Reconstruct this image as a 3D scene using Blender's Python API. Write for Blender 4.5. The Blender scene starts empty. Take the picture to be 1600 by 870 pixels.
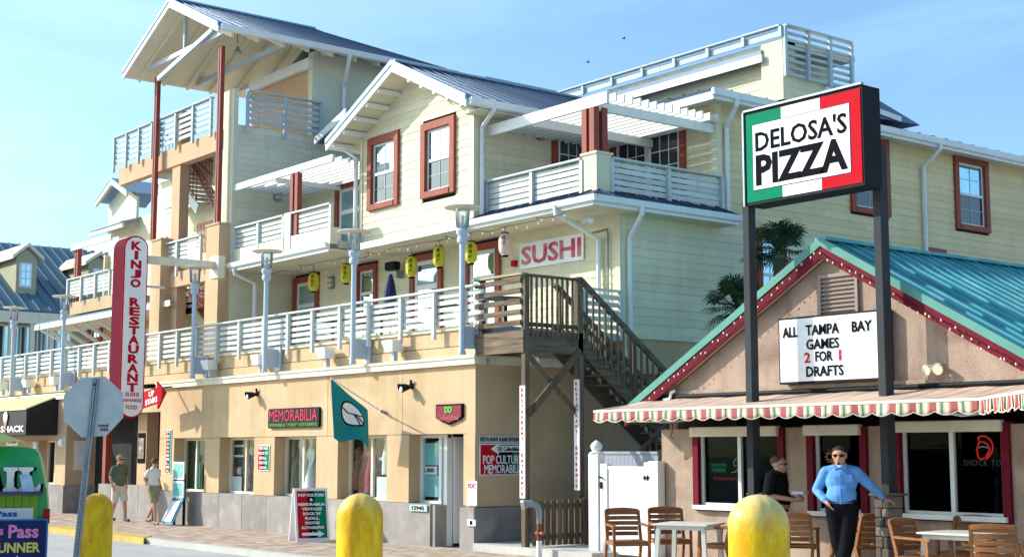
import bpy, bmesh, math, random
from mathutils import Vector, Matrix
random.seed(7)
S = bpy.context.scene
COL = S.collection
R = math.radians
# ---------------------------------------------------------------- camera, world, sun, exposure
EYE = 1.88
cam_d = bpy.data.cameras.new('camera'); cam = bpy.data.objects.new('camera', cam_d); COL.objects.link(cam)
F_PX = 2225.0; AL = math.atan2(1775, 2241); TH = math.atan2(269, F_PX)
cam_d.sensor_width = 36; cam_d.lens = F_PX / 1600 * 36; cam_d.clip_start = 0.1; cam_d.clip_end = 3000
sa, ca, st, ct = math.sin(AL), math.cos(AL), math.sin(TH), math.cos(TH)
FW = Vector((-ca*ct, sa*ct, st)); RT = Vector((sa, ca, 0)); UP = Vector((ca*st, -sa*st, ct))
cam.matrix_world = Matrix(((RT.x, UP.x, -FW.x, 0), (RT.y, UP.y, -FW.y, 0), (RT.z, UP.z, -FW.z, EYE), (0, 0, 0, 1)))
S.camera = cam
S.render.resolution_x = 1024; S.render.resolution_y = 556
SUN_TO = Vector((-0.70, -0.55, 0.50)).normalized()
sun_d = bpy.data.lights.new('sun', 'SUN'); sun = bpy.data.objects.new('sun', sun_d); COL.objects.link(sun)
sun_d.energy = 4.3; sun_d.angle = R(0.5); sun_d.color = (1.0, 0.95, 0.86)
sun.rotation_euler = SUN_TO.to_track_quat('Z', 'Y').to_euler()
W = bpy.data.worlds.new("World"); S.world = W; W.use_nodes = True
wn, wl = W.node_tree.nodes, W.node_tree.links
bg = wn['Background']
sky = wn.new('ShaderNodeTexSky'); sky.sky_type = 'NISHITA'; sky.sun_disc = False
sky.sun_elevation = math.asin(SUN_TO.z); sky.sun_rotation = math.atan2(SUN_TO.x, SUN_TO.y)
sky.air_density = 1.0; sky.dust_density = 2.0; sky.ozone_density = 1.6
tc = wn.new('ShaderNodeTexCoord'); mp = wn.new('ShaderNodeMapping'); mp.inputs['Scale'].default_value = (1.0, 1.0, 4.5)
mp.inputs['Rotation'].default_value = (0.25, 0.1, 0.3)
nz = wn.new('ShaderNodeTexNoise'); nz.inputs['Scale'].default_value = 2.2; nz.inputs['Detail'].default_value = 7; nz.inputs['Roughness'].default_value = 0.58; nz.inputs['Distortion'].default_value = 0.5
rp = wn.new('ShaderNodeValToRGB'); rp.color_ramp.elements[0].position = 0.48; rp.color_ramp.elements[1].position = 0.82
mxs = wn.new('ShaderNodeMix'); mxs.data_type = 'RGBA'; mxs.inputs[7].default_value = (9.5, 10.0, 10.6, 1)
mth = wn.new('ShaderNodeMath'); mth.operation = 'MULTIPLY'; mth.inputs[1].default_value = 0.16
wl.new(tc.outputs['Generated'], mp.inputs[0]); wl.new(mp.outputs[0], nz.inputs['Vector']); wl.new(nz.outputs['Fac'], rp.inputs[0])
wl.new(rp.outputs[0], mth.inputs[0]); wl.new(mth.outputs[0], mxs.inputs[0]); wl.new(sky.outputs[0], mxs.inputs[6]); tnt = wn.new('ShaderNodeMix'); tnt.data_type = 'RGBA'; tnt.blend_type = 'MULTIPLY'; tnt.inputs[0].default_value = 1; tnt.inputs[7].default_value = (.93, 1.20, 1.33, 1)
wl.new(mxs.outputs[2], tnt.inputs[6]); wl.new(tnt.outputs[2], bg.inputs[0])
bg.inputs[1].default_value = 0.15
S.view_settings.view_transform = 'Standard'; S.view_settings.look = 'None'; S.view_settings.gamma = 1.0
S.view_settings.exposure = 0.4
S.render.engine = 'CYCLES'
S.cycles.max_bounces = 6; S.cycles.transparent_max_bounces = 8

# ---------------------------------------------------------------- helpers
def hy(px, py, y):      # world X, Z of the point seen at a photo position on the wall plane at this Y
    d = FW*F_PX + RT*(px-800) + UP*(435-py); t = y/d.y
    return d.x*t, EYE + d.z*t
def hx(px, py, x):      # world Y, Z on the wall plane at this X
    d = FW*F_PX + RT*(px-800) + UP*(435-py); t = x/d.x
    return d.y*t, EYE + d.z*t
class MB:
    def __init__(s): s.v = []; s.f = []; s.m = []; s.cm = 0
    def poly(s, pts, faces):
        b = len(s.v); s.v += [Vector(p) for p in pts]
        for f in faces: s.f.append([b+i for i in f]); s.m.append(s.cm)
        return s
    def box(s, x0, x1, y0, y1, z0, z1):
        p = [(x0,y0,z0),(x1,y0,z0),(x1,y1,z0),(x0,y1,z0),(x0,y0,z1),(x1,y0,z1),(x1,y1,z1),(x0,y1,z1)]
        return s.poly(p, [(0,3,2,1),(4,5,6,7),(0,1,5,4),(1,2,6,5),(2,3,7,6),(3,0,4,7)])
    def prism(s, pts, vec):          # flat polygon pushed along vec
        n = len(pts); vec = Vector(vec); a = [Vector(p) for p in pts]
        fs = [tuple(range(n)), tuple(range(2*n-1, n-1, -1))] + [(i, (i+1) % n, n+(i+1) % n, n+i) for i in range(n)]
        return s.poly(a + [p+vec for p in a], fs)
    def beam(s, p0, p1, w, h, up=(0, 0, 1)):
        p0, p1 = Vector(p0), Vector(p1); d = (p1-p0).normalized(); u = Vector(up)
        r = d.cross(u)
        if r.length < 1e-4: r = d.cross(Vector((0, 1, 0)))
        r.normalize(); u = r.cross(d).normalized()
        q = [p0 - r*w/2 - u*h/2, p0 + r*w/2 - u*h/2, p0 + r*w/2 + u*h/2, p0 - r*w/2 + u*h/2]
        return s.prism(q, p1-p0)
    def tube(s, pts, r, n=8, cap=True):
        pts = [Vector(p) for p in pts]; rs = r if isinstance(r, (list, tuple)) else [r]*len(pts)
        b = len(s.v); prev = None
        for i, p in enumerate(pts):
            d = (pts[min(i+1, len(pts)-1)] - pts[max(i-1, 0)]).normalized()
            if prev is None: a = d.orthogonal().normalized()
            else: a = (prev - d*prev.dot(d)).normalized()
            prev = a; c = d.cross(a)
            for k in range(n):
                t = 2*math.pi*k/n; s.v.append(p + (a*math.cos(t) + c*math.sin(t))*rs[i])
        for i in range(len(pts)-1):
            for k in range(n):
                s.f.append([b+i*n+k, b+i*n+(k+1) % n, b+(i+1)*n+(k+1) % n, b+(i+1)*n+k]); s.m.append(s.cm)
        if cap:
            s.f.append([b+k for k in range(n)][::-1]); s.m.append(s.cm)
            s.f.append([b+(len(pts)-1)*n+k for k in range(n)]); s.m.append(s.cm)
        return s
    def lathe(s, c, prof, n=16):      # prof: (radius, z) from bottom to top
        c = Vector(c)
        return s.tube([c + Vector((0, 0, z)) + Vector((0, 0, 1e-5*i)) for i, (r, z) in enumerate(prof)], [max(r, 1e-4) for r, z in prof], n)
    def ball(s, c, r, nu=10, nv=6, sc=(1, 1, 1), rot=None):
        c = Vector(c); b = len(s.v)
        for j in range(nv+1):
            th = math.pi*j/nv
            for i in range(nu):
                ph = 2*math.pi*i/nu
                p = Vector((r*sc[0]*math.sin(th)*math.cos(ph), r*sc[1]*math.sin(th)*math.sin(ph), r*sc[2]*math.cos(th)))
                if rot: p = rot @ p
                s.v.append(c + p)
        for j in range(nv):
            for i in range(nu):
                s.f.append([b+j*nu+i, b+j*nu+(i+1) % nu, b+(j+1)*nu+(i+1) % nu, b+(j+1)*nu+i]); s.m.append(s.cm)
        return s
    def xf(s, M, start=0):
        for i in range(start, len(s.v)): s.v[i] = M @ s.v[i]
        return s
def prop(o, label=None, cat=None, group=None, kind=None):
    if label: o['label'] = label
    if cat: o['category'] = cat
    if group: o['group'] = group
    if kind: o['kind'] = kind
    return o
def wloc(o):
    v = Vector((0, 0, 0))
    while o: v += Vector(o.location); o = o.parent
    return v
SPLIT = dict(plank='plank', outriggers='outrigger', rafters='rafter', roof_brackets='roof_bracket', truss='truss_member', corner_board='corner_board', column='column_tube', shoes='shoe', sandals='sandal', stand='stand_leg', wall_panel='wall_panel', stringers='stringer', pergola_slats='slat')
def loose(mb):
    g = list(range(len(mb.v)))
    def f(x):
        while g[x] != x: g[x] = g[g[x]]; x = g[x]
        return x
    for fc in mb.f:
        for k in fc[1:]: g[f(k)] = f(fc[0])
    out = {}
    for fc, mi in zip(mb.f, mb.m): out.setdefault(f(fc[0]), []).append((fc, mi))
    res = []
    for fs in out.values():
        q = MB(); ids = {}
        for fc, mi in fs:
            for k in fc:
                if k not in ids: ids[k] = len(q.v); q.v.append(mb.v[k])
            q.f.append([ids[k] for k in fc]); q.m.append(mi)
        res.append(q)
    return res
def obj(name, mb, m, parent=None, **kw):
    if name in SPLIT:
        r = None
        for q in loose(mb): r = obj1(SPLIT[name], q, m, parent, **kw)
        return r
    return obj1(name, mb, m, parent, **kw)
def obj1(name, mb, m, parent=None, smooth=False, recalc=True, label=None, kind=None, local=False, bevel=0):
    me = bpy.data.meshes.new(name)
    off = Vector((0, 0, 0)) if (parent is None or local) else wloc(parent)
    me.from_pydata([tuple(v-off) for v in mb.v], [], mb.f)
    ms = m if isinstance(m, (list, tuple)) else [m]
    for k in ms: me.materials.append(k)
    if len(ms) > 1: me.polygons.foreach_set('material_index', mb.m)
    bm = bmesh.new(); bm.from_mesh(me)
    bmesh.ops.remove_doubles(bm, verts=bm.verts, dist=1e-6) if smooth else None
    if recalc: bmesh.ops.recalc_face_normals(bm, faces=bm.faces)
    bm.to_mesh(me); bm.free()
    if smooth:
        me.polygons.foreach_set('use_smooth', [True]*len(me.polygons)); me.set_sharp_from_angle(angle=R(40))
    o = bpy.data.objects.new(name, me); COL.objects.link(o); o.parent = parent
    if bevel:
        b = o.modifiers.new('b', 'BEVEL'); b.width = bevel; b.segments = 2; b.limit_method = 'ANGLE'
    return prop(o, label=label, kind=kind)
def thing(name, label, cat, loc=(0, 0, 0), rotz=0, group=None):
    o = bpy.data.objects.new(name, None); COL.objects.link(o); o.location = loc; o.rotation_euler = (0, 0, rotz)
    o.empty_display_size = 0.3
    return prop(o, label, cat, group)
def copy_tree(o, parent=None):
    c = o.copy(); COL.objects.link(c); c.parent = parent
    for ch in list(o.children): copy_tree(ch, c)
    return c
def top(name, mb, m, label, cat, group=None, **k):     # a thing that is one mesh, its origin at its base
    lo = Vector((sum(v.x for v in mb.v)/len(mb.v), sum(v.y for v in mb.v)/len(mb.v), min(v.z for v in mb.v)))
    mb.v = [v-lo for v in mb.v]
    o = obj(name, mb, m, None, **k); o.location = lo
    return prop(o, label, cat, group)
def struct(name, mb, m, **k):
    o = obj(name, mb, m, None, **k); o['kind'] = 'structure'; return o
class Fr:        # a wall plane: 'y' faces the street (-Y), 'x' faces +X ; a runs along the wall, d outwards
    def __init__(s, ax, c): s.ax = ax; s.c = c
    def pt(s, a, d, z): return Vector((a, s.c-d, z)) if s.ax == 'y' else Vector((s.c+d, a, z))
    def hit(s, px, py): return hy(px, py, s.c) if s.ax == 'y' else hx(px, py, s.c)
    def box(s, mb, a0, a1, d0, d1, z0, z1):
        p, q = s.pt(a0, d0, z0), s.pt(a1, d1, z1)
        return mb.box(min(p.x, q.x), max(p.x, q.x), min(p.y, q.y), max(p.y, q.y), z0, z1)
    def prism(s, mb, az, d0, d1):
        a = [s.pt(u, d0, z) for u, z in az]
        return mb.prism(a, s.pt(0, d1, 0)-s.pt(0, d0, 0))

# ---------------------------------------------------------------- materials
MATS = {}
def mat(name, col, rough=0.6, var=0.1, scale=2.0, bump=0.0, bscale=60, metal=0.0, streak=0.0, col2=None, p2=(0.5, 0.7), s2=6, spec=0.18, emit=None, estr=1.0, coat=0.0):
    m = bpy.data.materials.new(name); m.use_nodes = True; n, l = m.node_tree.nodes, m.node_tree.links
    b = n['Principled BSDF']; b.inputs['Roughness'].default_value = rough; b.inputs['Metallic'].default_value = metal
    b.inputs['Specular IOR Level'].default_value = spec; b.inputs['Coat Weight'].default_value = coat
    t = n.new('ShaderNodeTexCoord'); src = None
    def noise(sc, det, vec, dist=0):
        k = n.new('ShaderNodeTexNoise'); k.inputs['Scale'].default_value = sc; k.inputs['Detail'].default_value = det; k.inputs['Distortion'].default_value = dist
        l.new(vec, k.inputs['Vector']); return k
    def mixc(fac, a, bcol):
        x = n.new('ShaderNodeMix'); x.data_type = 'RGBA'
        if isinstance(fac, float): x.inputs[0].default_value = fac
        else: l.new(fac, x.inputs[0])
        for i, q in ((6, a), (7, bcol)):
            if isinstance(q, tuple): x.inputs[i].default_value = q
            else: l.new(q, x.inputs[i])
        return x.outputs[2]
    c = tuple(col)+(1,)
    n1 = noise(scale, 5, t.outputs['Object'])
    r1 = n.new('ShaderNodeValToRGB'); r1.color_ramp.elements[0].position = .3; r1.color_ramp.elements[1].position = .7; l.new(n1.outputs['Fac'], r1.inputs[0])
    hi = tuple(min(1, x*(1+var)) for x in col)+(1,); lo = tuple(x*(1-var) for x in col)+(1,)
    out = mixc(r1.outputs[0], lo, hi)
    if col2:
        n2 = noise(s2, 6, t.outputs['Object'], .4); r2 = n.new('ShaderNodeValToRGB'); r2.color_ramp.elements[0].position = p2[0]; r2.color_ramp.elements[1].position = p2[1]
        l.new(n2.outputs['Fac'], r2.inputs[0]); out = mixc(r2.outputs[0], out, tuple(col2)+(1,))
    if streak:
        mpn = n.new('ShaderNodeMapping'); mpn.inputs['Scale'].default_value = (1, 1, .12); l.new(t.outputs['Object'], mpn.inputs[0])
        n3 = noise(5, 5, mpn.outputs[0]); r3 = n.new('ShaderNodeValToRGB'); r3.color_ramp.elements[0].position = .5; r3.color_ramp.elements[1].position = .75
        l.new(n3.outputs['Fac'], r3.inputs[0]); q = n.new('ShaderNodeMath'); q.operation = 'MULTIPLY'; q.inputs[1].default_value = streak; l.new(r3.outputs[0], q.inputs[0])
        out = mixc(q.outputs[0], out, tuple(x*.45 for x in col)+(1,))
    l.new(out, b.inputs['Base Color'])
    if bump:
        n4 = noise(bscale, 4, t.outputs['Object']); bp = n.new('ShaderNodeBump'); bp.inputs['Strength'].default_value = bump; bp.inputs['Distance'].default_value = .02
        l.new(n4.outputs['Fac'], bp.inputs['Height']); l.new(bp.outputs[0], b.inputs['Normal'])
    if emit:
        b.inputs['Emission Color'].default_value = tuple(emit)+(1,); b.inputs['Emission Strength'].default_value = estr
    MATS[name] = m; return m
def vary(m, amt):      # each separate board a shade of its own
    n, l = m.node_tree.nodes, m.node_tree.links; b = n['Principled BSDF']; old = b.inputs['Base Color'].links[0].from_socket
    oi = n.new('ShaderNodeObjectInfo'); mr = n.new('ShaderNodeMapRange'); mr.inputs[3].default_value = 1-amt; mr.inputs[4].default_value = 1+amt*.3
    l.new(oi.outputs['Random'], mr.inputs[0]); h = n.new('ShaderNodeHueSaturation'); l.new(mr.outputs[0], h.inputs['Value']); l.new(old, h.inputs['Color']); l.new(h.outputs[0], b.inputs['Base Color'])
def wood_mat(name, c1, c2, ax=2, sc=9, rough=.8):
    m = mat(name, c1, rough, .15, 3, .3, 50); n, l = m.node_tree.nodes, m.node_tree.links; b = n['Principled BSDF']
    old = b.inputs['Base Color'].links[0].from_socket
    t = n.new('ShaderNodeTexCoord'); mpn = n.new('ShaderNodeMapping'); v = [sc, sc, sc]; v[ax] = sc*.06
    mpn.inputs['Scale'].default_value = v; l.new(t.outputs['Object'], mpn.inputs[0])
    k = n.new('ShaderNodeTexNoise'); k.inputs['Scale'].default_value = 2.5; k.inputs['Detail'].default_value = 6; l.new(mpn.outputs[0], k.inputs['Vector'])
    r = n.new('ShaderNodeValToRGB'); r.color_ramp.elements[0].position = .38; r.color_ramp.elements[1].position = .66; l.new(k.outputs['Fac'], r.inputs[0])
    x = n.new('ShaderNodeMix'); x.data_type = 'RGBA'; l.new(r.outputs[0], x.inputs[0]); l.new(old, x.inputs[6]); x.inputs[7].default_value = tuple(c2)+(1,); l.new(x.outputs[2], b.inputs['Base Color'])
    return m
def glass_mat(name, tint=(.8, .9, .95), refl=(.85, .95, 1.0), fac=.25, rough=.02, mul=1.0):    # see-through pane with a real reflection
    m = bpy.data.materials.new(name); m.use_nodes = True; n, l = m.node_tree.nodes, m.node_tree.links
    o = n['Material Output']; n.remove(n['Principled BSDF'])
    a = n.new('ShaderNodeBsdfTransparent'); a.inputs[0].default_value = tuple(tint)+(1,)
    g = n.new('ShaderNodeBsdfGlossy'); g.inputs[0].default_value = tuple(refl)+(1,); g.inputs['Roughness'].default_value = rough
    fr = n.new('ShaderNodeFresnel'); fr.inputs[0].default_value = 1.5
    ad = n.new('ShaderNodeMath'); ad.operation = 'MULTIPLY_ADD'; ad.inputs[1].default_value = mul; ad.inputs[2].default_value = fac; ad.use_clamp = True
    x = n.new('ShaderNodeMixShader'); l.new(fr.outputs[0], ad.inputs[0]); l.new(ad.outputs[0], x.inputs[0]); l.new(a.outputs[0], x.inputs[1]); l.new(g.outputs[0], x.inputs[2]); l.new(x.outputs[0], o.inputs[0])
    return m
M_side = mat('cream_lap_siding', (.74, .68, .48), .65, .06, 1.5, .15, 90, streak=.16)
M_sideL = mat('pale_lap_siding', (.70, .66, .50), .65, .05, 1.5, .12, 90, streak=.12)
M_sideT = mat('tan_lap_siding', (.74, .60, .35), .65, .06, 1.5, .15, 90, streak=.14)
M_stucco = mat('tan_stucco', (.59, .42, .25), .85, .07, .9, .5, 70, streak=.20, col2=(.53, .37, .21), s2=.8, p2=(.5, .62))
M_stuccoO = mat('peach_stucco', (.58, .38, .235), .85, .06, 1.2, .35, 120, streak=.10)
M_dado = mat('grey_concrete_panel', (.30, .27, .25), .85, .12, 1.6, .3, 90, streak=.15, col2=(.38, .34, .31), s2=3)
M_white = mat('white_trim_paint', (.78, .79, .76), .5, .04, 2, .05, 60, streak=.10)
M_rail = mat('off_white_rail_paint', (.60, .64, .61), .5, .05, 3, .1, 60, streak=.22)  # greyed from white: the shade on the slats is put into the paint
M_gut = mat('white_gutter_metal', (.76, .78, .78), .35, .04, 2, streak=.12)
M_cornice = mat('cream_cornice_paint', (.76, .70, .54), .6, .05, 2, .1, 60, streak=.25)
M_red = mat('brick_red_trim', (.30, .075, .045), .55, .08, 3, .1, 80)
M_redcol = mat('brick_red_steel', (.27, .06, .04), .4, .1, 3, .05, 60, streak=.15)
M_blue = mat('blue_grey_metal_roof', (.11, .16, .24), .38, .10, .8, .05, 40, metal=.35, streak=.15)
M_apron = mat('dark_blue_apron_metal', (.045, .07, .13), .6, .1, .8, spec=.08, streak=.1)
M_bluel = mat('pale_blue_metal_roof', (.27, .37, .47), .4, .08, .8, .05, 40, metal=.3, streak=.15)
M_soff = mat('cream_soffit_boards', (.70, .64, .48), .7, .05, 2, .1, 60)
M_glass = mat('coated_window_glass', (.42, .60, .70), .04, .12, 1.5, 0, metal=.85)
M_glassd = mat('dark_window_glass', (.035, .045, .055), .05, .2, 2, 0, spec=.9)
M_pane = glass_mat('clear_shop_glass', (.92, .95, .95), fac=.0, mul=.09)
M_railb = mat('shaded_blue_grey_rail_paint', (.46, .53, .55), .5, .05, 3, .1, 60, streak=.2)  # blue-grey of the shaded upper rails put into the paint colour
M_lampglass = glass_mat('lamp_lens_glass', (.86, .9, .92), (.9, .95, 1), fac=.12, rough=.08)
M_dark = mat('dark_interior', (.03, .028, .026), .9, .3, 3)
M_black = mat('black_metal', (.009, .010, .013), .6, .1, 3, spec=.15)
M_lamp = mat('pale_blue_grey_lamp_paint', (.48, .56, .64), .4, .06, 3, streak=.12)
M_wwood = wood_mat('weathered_timber', (.20, .145, .09), (.09, .068, .05), 2)
M_wwoodx = wood_mat('weathered_board', (.21, .15, .10), (.08, .06, .045), 0)
M_wwoody = wood_mat('weathered_rail', (.17, .13, .095), (.08, .065, .05), 1)
M_teak = wood_mat('orange_brown_chair_wood', (.36, .15, .055), (.24, .09, .035), 0, rough=.5)
M_teal = mat('teal_metal_roof', (.07, .33, .37), .5, .14, .7, .05, 30, metal=.1, streak=.25, col2=(.17, .45, .48), s2=1.8)
M_tealtrim = mat('pale_teal_trim', (.10, .28, .23), .5, .08, 3)
M_dred = mat('dark_red_fascia_paint', (.15, .008, .02), .6, .1, 3, .1, 60, spec=.1)
M_pink = mat('rough_pink_stucco', (.40, .30, .23), .9, .14, 2.2, .6, 45, streak=.18, col2=(.34, .215, .165), s2=3)
M_yel = mat('yellow_bollard_plastic', (.80, .56, .015), .4, .12, 3, .12, 30, col2=(.62, .33, .01), p2=(.52, .66), s2=5, streak=.25)
M_yeltop = mat('pale_yellow_plastic', (.62, .58, .25), .45, .15, 5, .1, 30)
M_whiteP = mat('white_vinyl', (.80, .80, .79), .35, .03, 2)
M_signw = mat('white_sign_face', (.80, .80, .80), .3, .03, 2)
M_signr = mat('red_sign_paint', (.50, .010, .02), .75, .06, 2, spec=.05)
M_maroon = mat('maroon_sign_side', (.12, .006, .02), .8, .08, 2, spec=.05)
M_green = mat('green_sign_paint', (.006, .20, .10), .75, .06, 2, spec=.05)
M_txt = mat('black_lettering', (.008, .008, .01), .9, .1, 5, spec=.05)
M_txtr = mat('red_lettering', (.6, .02, .03), .8, .05, 5, spec=.05)
M_galv = mat('galvanised_steel', (.25, .30, .32), .45, .15, 5, .1, 60, metal=.5)
M_asph = mat('pale_road_concrete', (.42, .41, .39), .9, .08, .8, .3, 60, col2=(.34, .33, .32), s2=.7)
M_paver = mat('brick_pavers', (.40, .29, .22), .85, .18, 2.5, .3, 60, col2=(.46, .37, .30), s2=3)
M_paver2 = mat('pale_brick_pavers', (.47, .38, .31), .85, .14, 2.5, .3, 60)
M_conc = mat('light_concrete', (.50, .48, .44), .85, .1, 2, .3, 60, streak=.1)
M_ycurb = mat('yellow_curb_paint', (.55, .38, .10), .7, .15, 4, .2, 50)
for m_, k_ in ((M_side, .10), (M_sideT, .10), (M_sideL, .10), (M_stucco, .06), (M_dado, .14), (M_rail, .14), (M_railb, .12), (M_teal, .12), (M_blue, .2), (M_wwood, .25), (M_wwoodx, .3), (M_teak, .2), (M_white, .06)): vary(m_, k_)
def simple(name, col, rough=.55, **k): return mat(name, col, rough, **k)

# ---------------------------------------------------------------- lettering
def text_mb(s, body, size, fr_o, ax_u, ax_v, ax_n, depth=.006, bold=0.0, xs=1.0, align='CENTER', spacing=1.0, ital=0.0):
    """adds real lettering, standing depth proud of the plane through fr_o spanned by ax_u (right) and ax_v (up)"""
    cu = bpy.data.curves.new('t', 'FONT'); cu.body = body; cu.size = size; cu.extrude = depth/2; cu.offset = bold
    cu.align_x = align; cu.align_y = 'CENTER'; cu.resolution_u = 2; cu.space_character = spacing; cu.shear = ital
    o = bpy.data.objects.new('t', cu); COL.objects.link(o)
    bpy.context.view_layer.update()
    me = o.to_mesh()
    ax_u, ax_v, ax_n, fr_o = Vector(ax_u), Vector(ax_v), Vector(ax_n), Vector(fr_o)
    b = len(s.v)
    for v in me.vertices: s.v.append(fr_o + ax_u*(v.co.x*xs) + ax_v*v.co.y + ax_n*(v.co.z + depth/2))
    for p in me.polygons: s.f.append([b+i for i in p.vertices]); s.m.append(s.cm)
    o.to_mesh_clear(); bpy.data.objects.remove(o); bpy.data.curves.remove(cu)
    return s
def fit_text(s, body, o, u, v, n, w, h, depth=.006, bold=0.0, spacing=1.0, ital=0.0):   # lettering scaled to a width and height, centred at o
    t = MB(); text_mb(t, body, 1.0, (0, 0, 0), (1, 0, 0), (0, 1, 0), (0, 0, 1), depth, bold, spacing=spacing, ital=ital)
    if not t.v: return s
    x0, x1 = min(p.x for p in t.v), max(p.x for p in t.v); y0, y1 = min(p.y for p in t.v), max(p.y for p in t.v)
    o, u, v, n = Vector(o), Vector(u), Vector(v), Vector(n); b = len(s.v)
    for p in t.v: s.v.append(o + u*((p.x-(x0+x1)/2)/(x1-x0)*w) + v*((p.y-(y0+y1)/2)/max(1e-6, (y1-y0))*h) + n*p.z)
    for f in t.f: s.f.append([b+i for i in f]); s.m.append(s.cm)
    return s
UY, VZ, NY = (1, 0, 0), (0, 0, 1), (0, -1, 0)      # street-facing lettering frame
UX, NX = (0, 1, 0), (1, 0, 0)                        # side-facing
# ================================================================ THE SETTING
F = 16.6; XG = -22.1; XS = -21.8; Y2 = 20.18; ZD = 4.3; ZC = 3.69
FF = Fr('y', F); F2 = Fr('y', Y2); FS = Fr('x', XS); FG = Fr('x', XG)
struct('ground', MB().poly([(-900, -300, -.16), (700, -300, -.16), (700, 1500, -.16), (-900, 1500, -.16)], [(0, 1, 2, 3)]), M_conc, recalc=False)
struct('road', MB().box(-120, 40, -40, 13.25, -.4, -.12), M_asph)
cp = MB(); cp.box(-120, 40, 13.25, 13.45, -.4, -.0); struct('curb', cp, M_conc)
cy = MB(); x0 = hy(75, 820, 13.3)[0]; x1 = hy(228, 835, 13.2)[0]
cy.prism([(x0, 13.15, 0.012), (x1, 13.15, 0.012), (x1-.9, 13.75, 0.012), (x0, 13.75, .012)], (0, 0, -.2)); struct('painted_curb', cy, M_ycurb)
pv = struct('pavement', MB().box(-120, 30, 13.45, 40, -.4, -.02), M_conc)
pm = MB()
xx = -50.0; row = 0
y = 13.48
while y < F - .05:
    xx = -50 + (row % 2)*.2
    while xx < -18:
        pm.cm = 0 if random.random() < .6 else 1
        hgt = random.uniform(-.006, 0)
        pm.box(xx+.008, xx+.392, y+.008, y+.192, -.015, hgt); xx += .4
    y += .2; row += 1
obj('brick_pavers', pm, [M_paver, M_paver2], pv, kind='stuff')

def siding(par, fr, a0, a1, z0, z1, ops=(), lim=None, m=None, course=.18, name='plank', d=0.0):
    z = z0
    while z < z1 - .02:
        zt = min(z+course, z1); zm = (z+zt)/2; mb = MB()
        lo, hi = a0, a1
        if lim:
            l0, h0 = lim(z); l1, h1 = lim(zt)
        else: l0 = l1 = lo; h0 = h1 = hi
        if h0 - l0 > .05:
            segs = [(l0, h0, l1, h1)]
            for (oa, ob, oz0, oz1) in ops:
                if oz0 < zm < oz1:
                    ns = []
                    for (p, q, p1, q1) in segs:
                        if ob <= p or oa >= q: ns.append((p, q, p1, q1)); continue
                        if oa - p > .03: ns.append((p, oa, p1, oa))
                        if q - ob > .03: ns.append((ob, q, ob, q1))
                    segs = ns
            j = random.uniform(-.003, .002)
            ns = []
            for (p, q, p1, q1) in segs:          # long courses are butted boards
                if q-p > 6.5:
                    t_ = p + random.uniform(2.5, 5.5) if q-p < 12 else p+random.uniform(3, 7); ns += [(p, t_-.004, p1, t_-.004), (t_+.004, q, t_+.004, q1)]
                else: ns.append((p, q, p1, q1))
            segs = ns
            for (p, q, p1, q1) in segs:
                a = [fr.pt(p, d-.02, z-.004), fr.pt(q, d-.02, z-.004), fr.pt(q, d+.020+j, z), fr.pt(p, d+.020+j, z), fr.pt(p1, d-.02, zt), fr.pt(max(p1+.01, q1), d-.02, zt), fr.pt(max(p1+.01, q1), d+.006+j, zt+.004), fr.pt(p1, d+.006+j, zt+.004)]
                mb.poly(a, [(0, 1, 2, 3), (4, 5, 6, 7), (0, 1, 5, 4), (1, 2, 6, 5), (2, 3, 7, 6), (3, 0, 4, 7)])
            if mb.v: obj(name, mb, m or M_side, par)
        z += course
def window(par, fr, a0, a1, z0, z1, cas=.14, muntins=2, d=.03, glass=None, casing=None, name='window', rail=.5, glass2=None):
    """casing > sash, pane (upper and lower), muntin"""
    c = MB(); D = d+.06
    fr.box(c, a0, a0+cas, -.1, D, z0, z1); fr.box(c, a1-cas, a1, -.1, D, z0, z1)
    fr.box(c, a0+cas, a1-cas, -.1, D, z1-cas, z1); fr.box(c, a0+cas, a1-cas, -.1, D+.02, z0, z0+cas*.8)
    w = obj(name, c, casing or M_red, par)
    b0, b1, y0, y1 = a0+cas, a1-cas, z0+cas*.8, z1-cas; s = MB(); t = .055; e = d-.03
    fr.box(s, b0, b0+t, -.09, e, y0, y1); fr.box(s, b1-t, b1, -.09, e, y0, y1); fr.box(s, b0+t, b1-t, -.09, e, y1-t, y1); fr.box(s, b0+t, b1-t, -.09, e, y0, y0+t)
    ym = y0 + (y1-y0)*rail; fr.box(s, b0+t, b1-t, -.09, e+.012, ym-.035, ym+.035); obj('sash', s, M_white, w)
    obj('pane', fr.box(MB(), b0+t, b1-t, -.08, e-.016, y0+t, ym-.035), glass2 or glass or M_glass, w)
    obj('pane', fr.box(MB(), b0+t, b1-t, -.08, e-.013, ym+.035, y1-t), glass or M_glass, w)
    if muntins:
        k = MB()
        for (p, q) in ((y0+t, ym-.035), (ym+.035, y1-t)):
            fr.box(k, (b0+b1)/2-.008, (b0+b1)/2+.008, -.08, e-.004, p, q); fr.box(k, b0+t, b1-t, -.08, e-.006, (p+q)/2-.008, (p+q)/2+.008)
        obj('muntin', k, M_railb, w)
    return w
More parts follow.
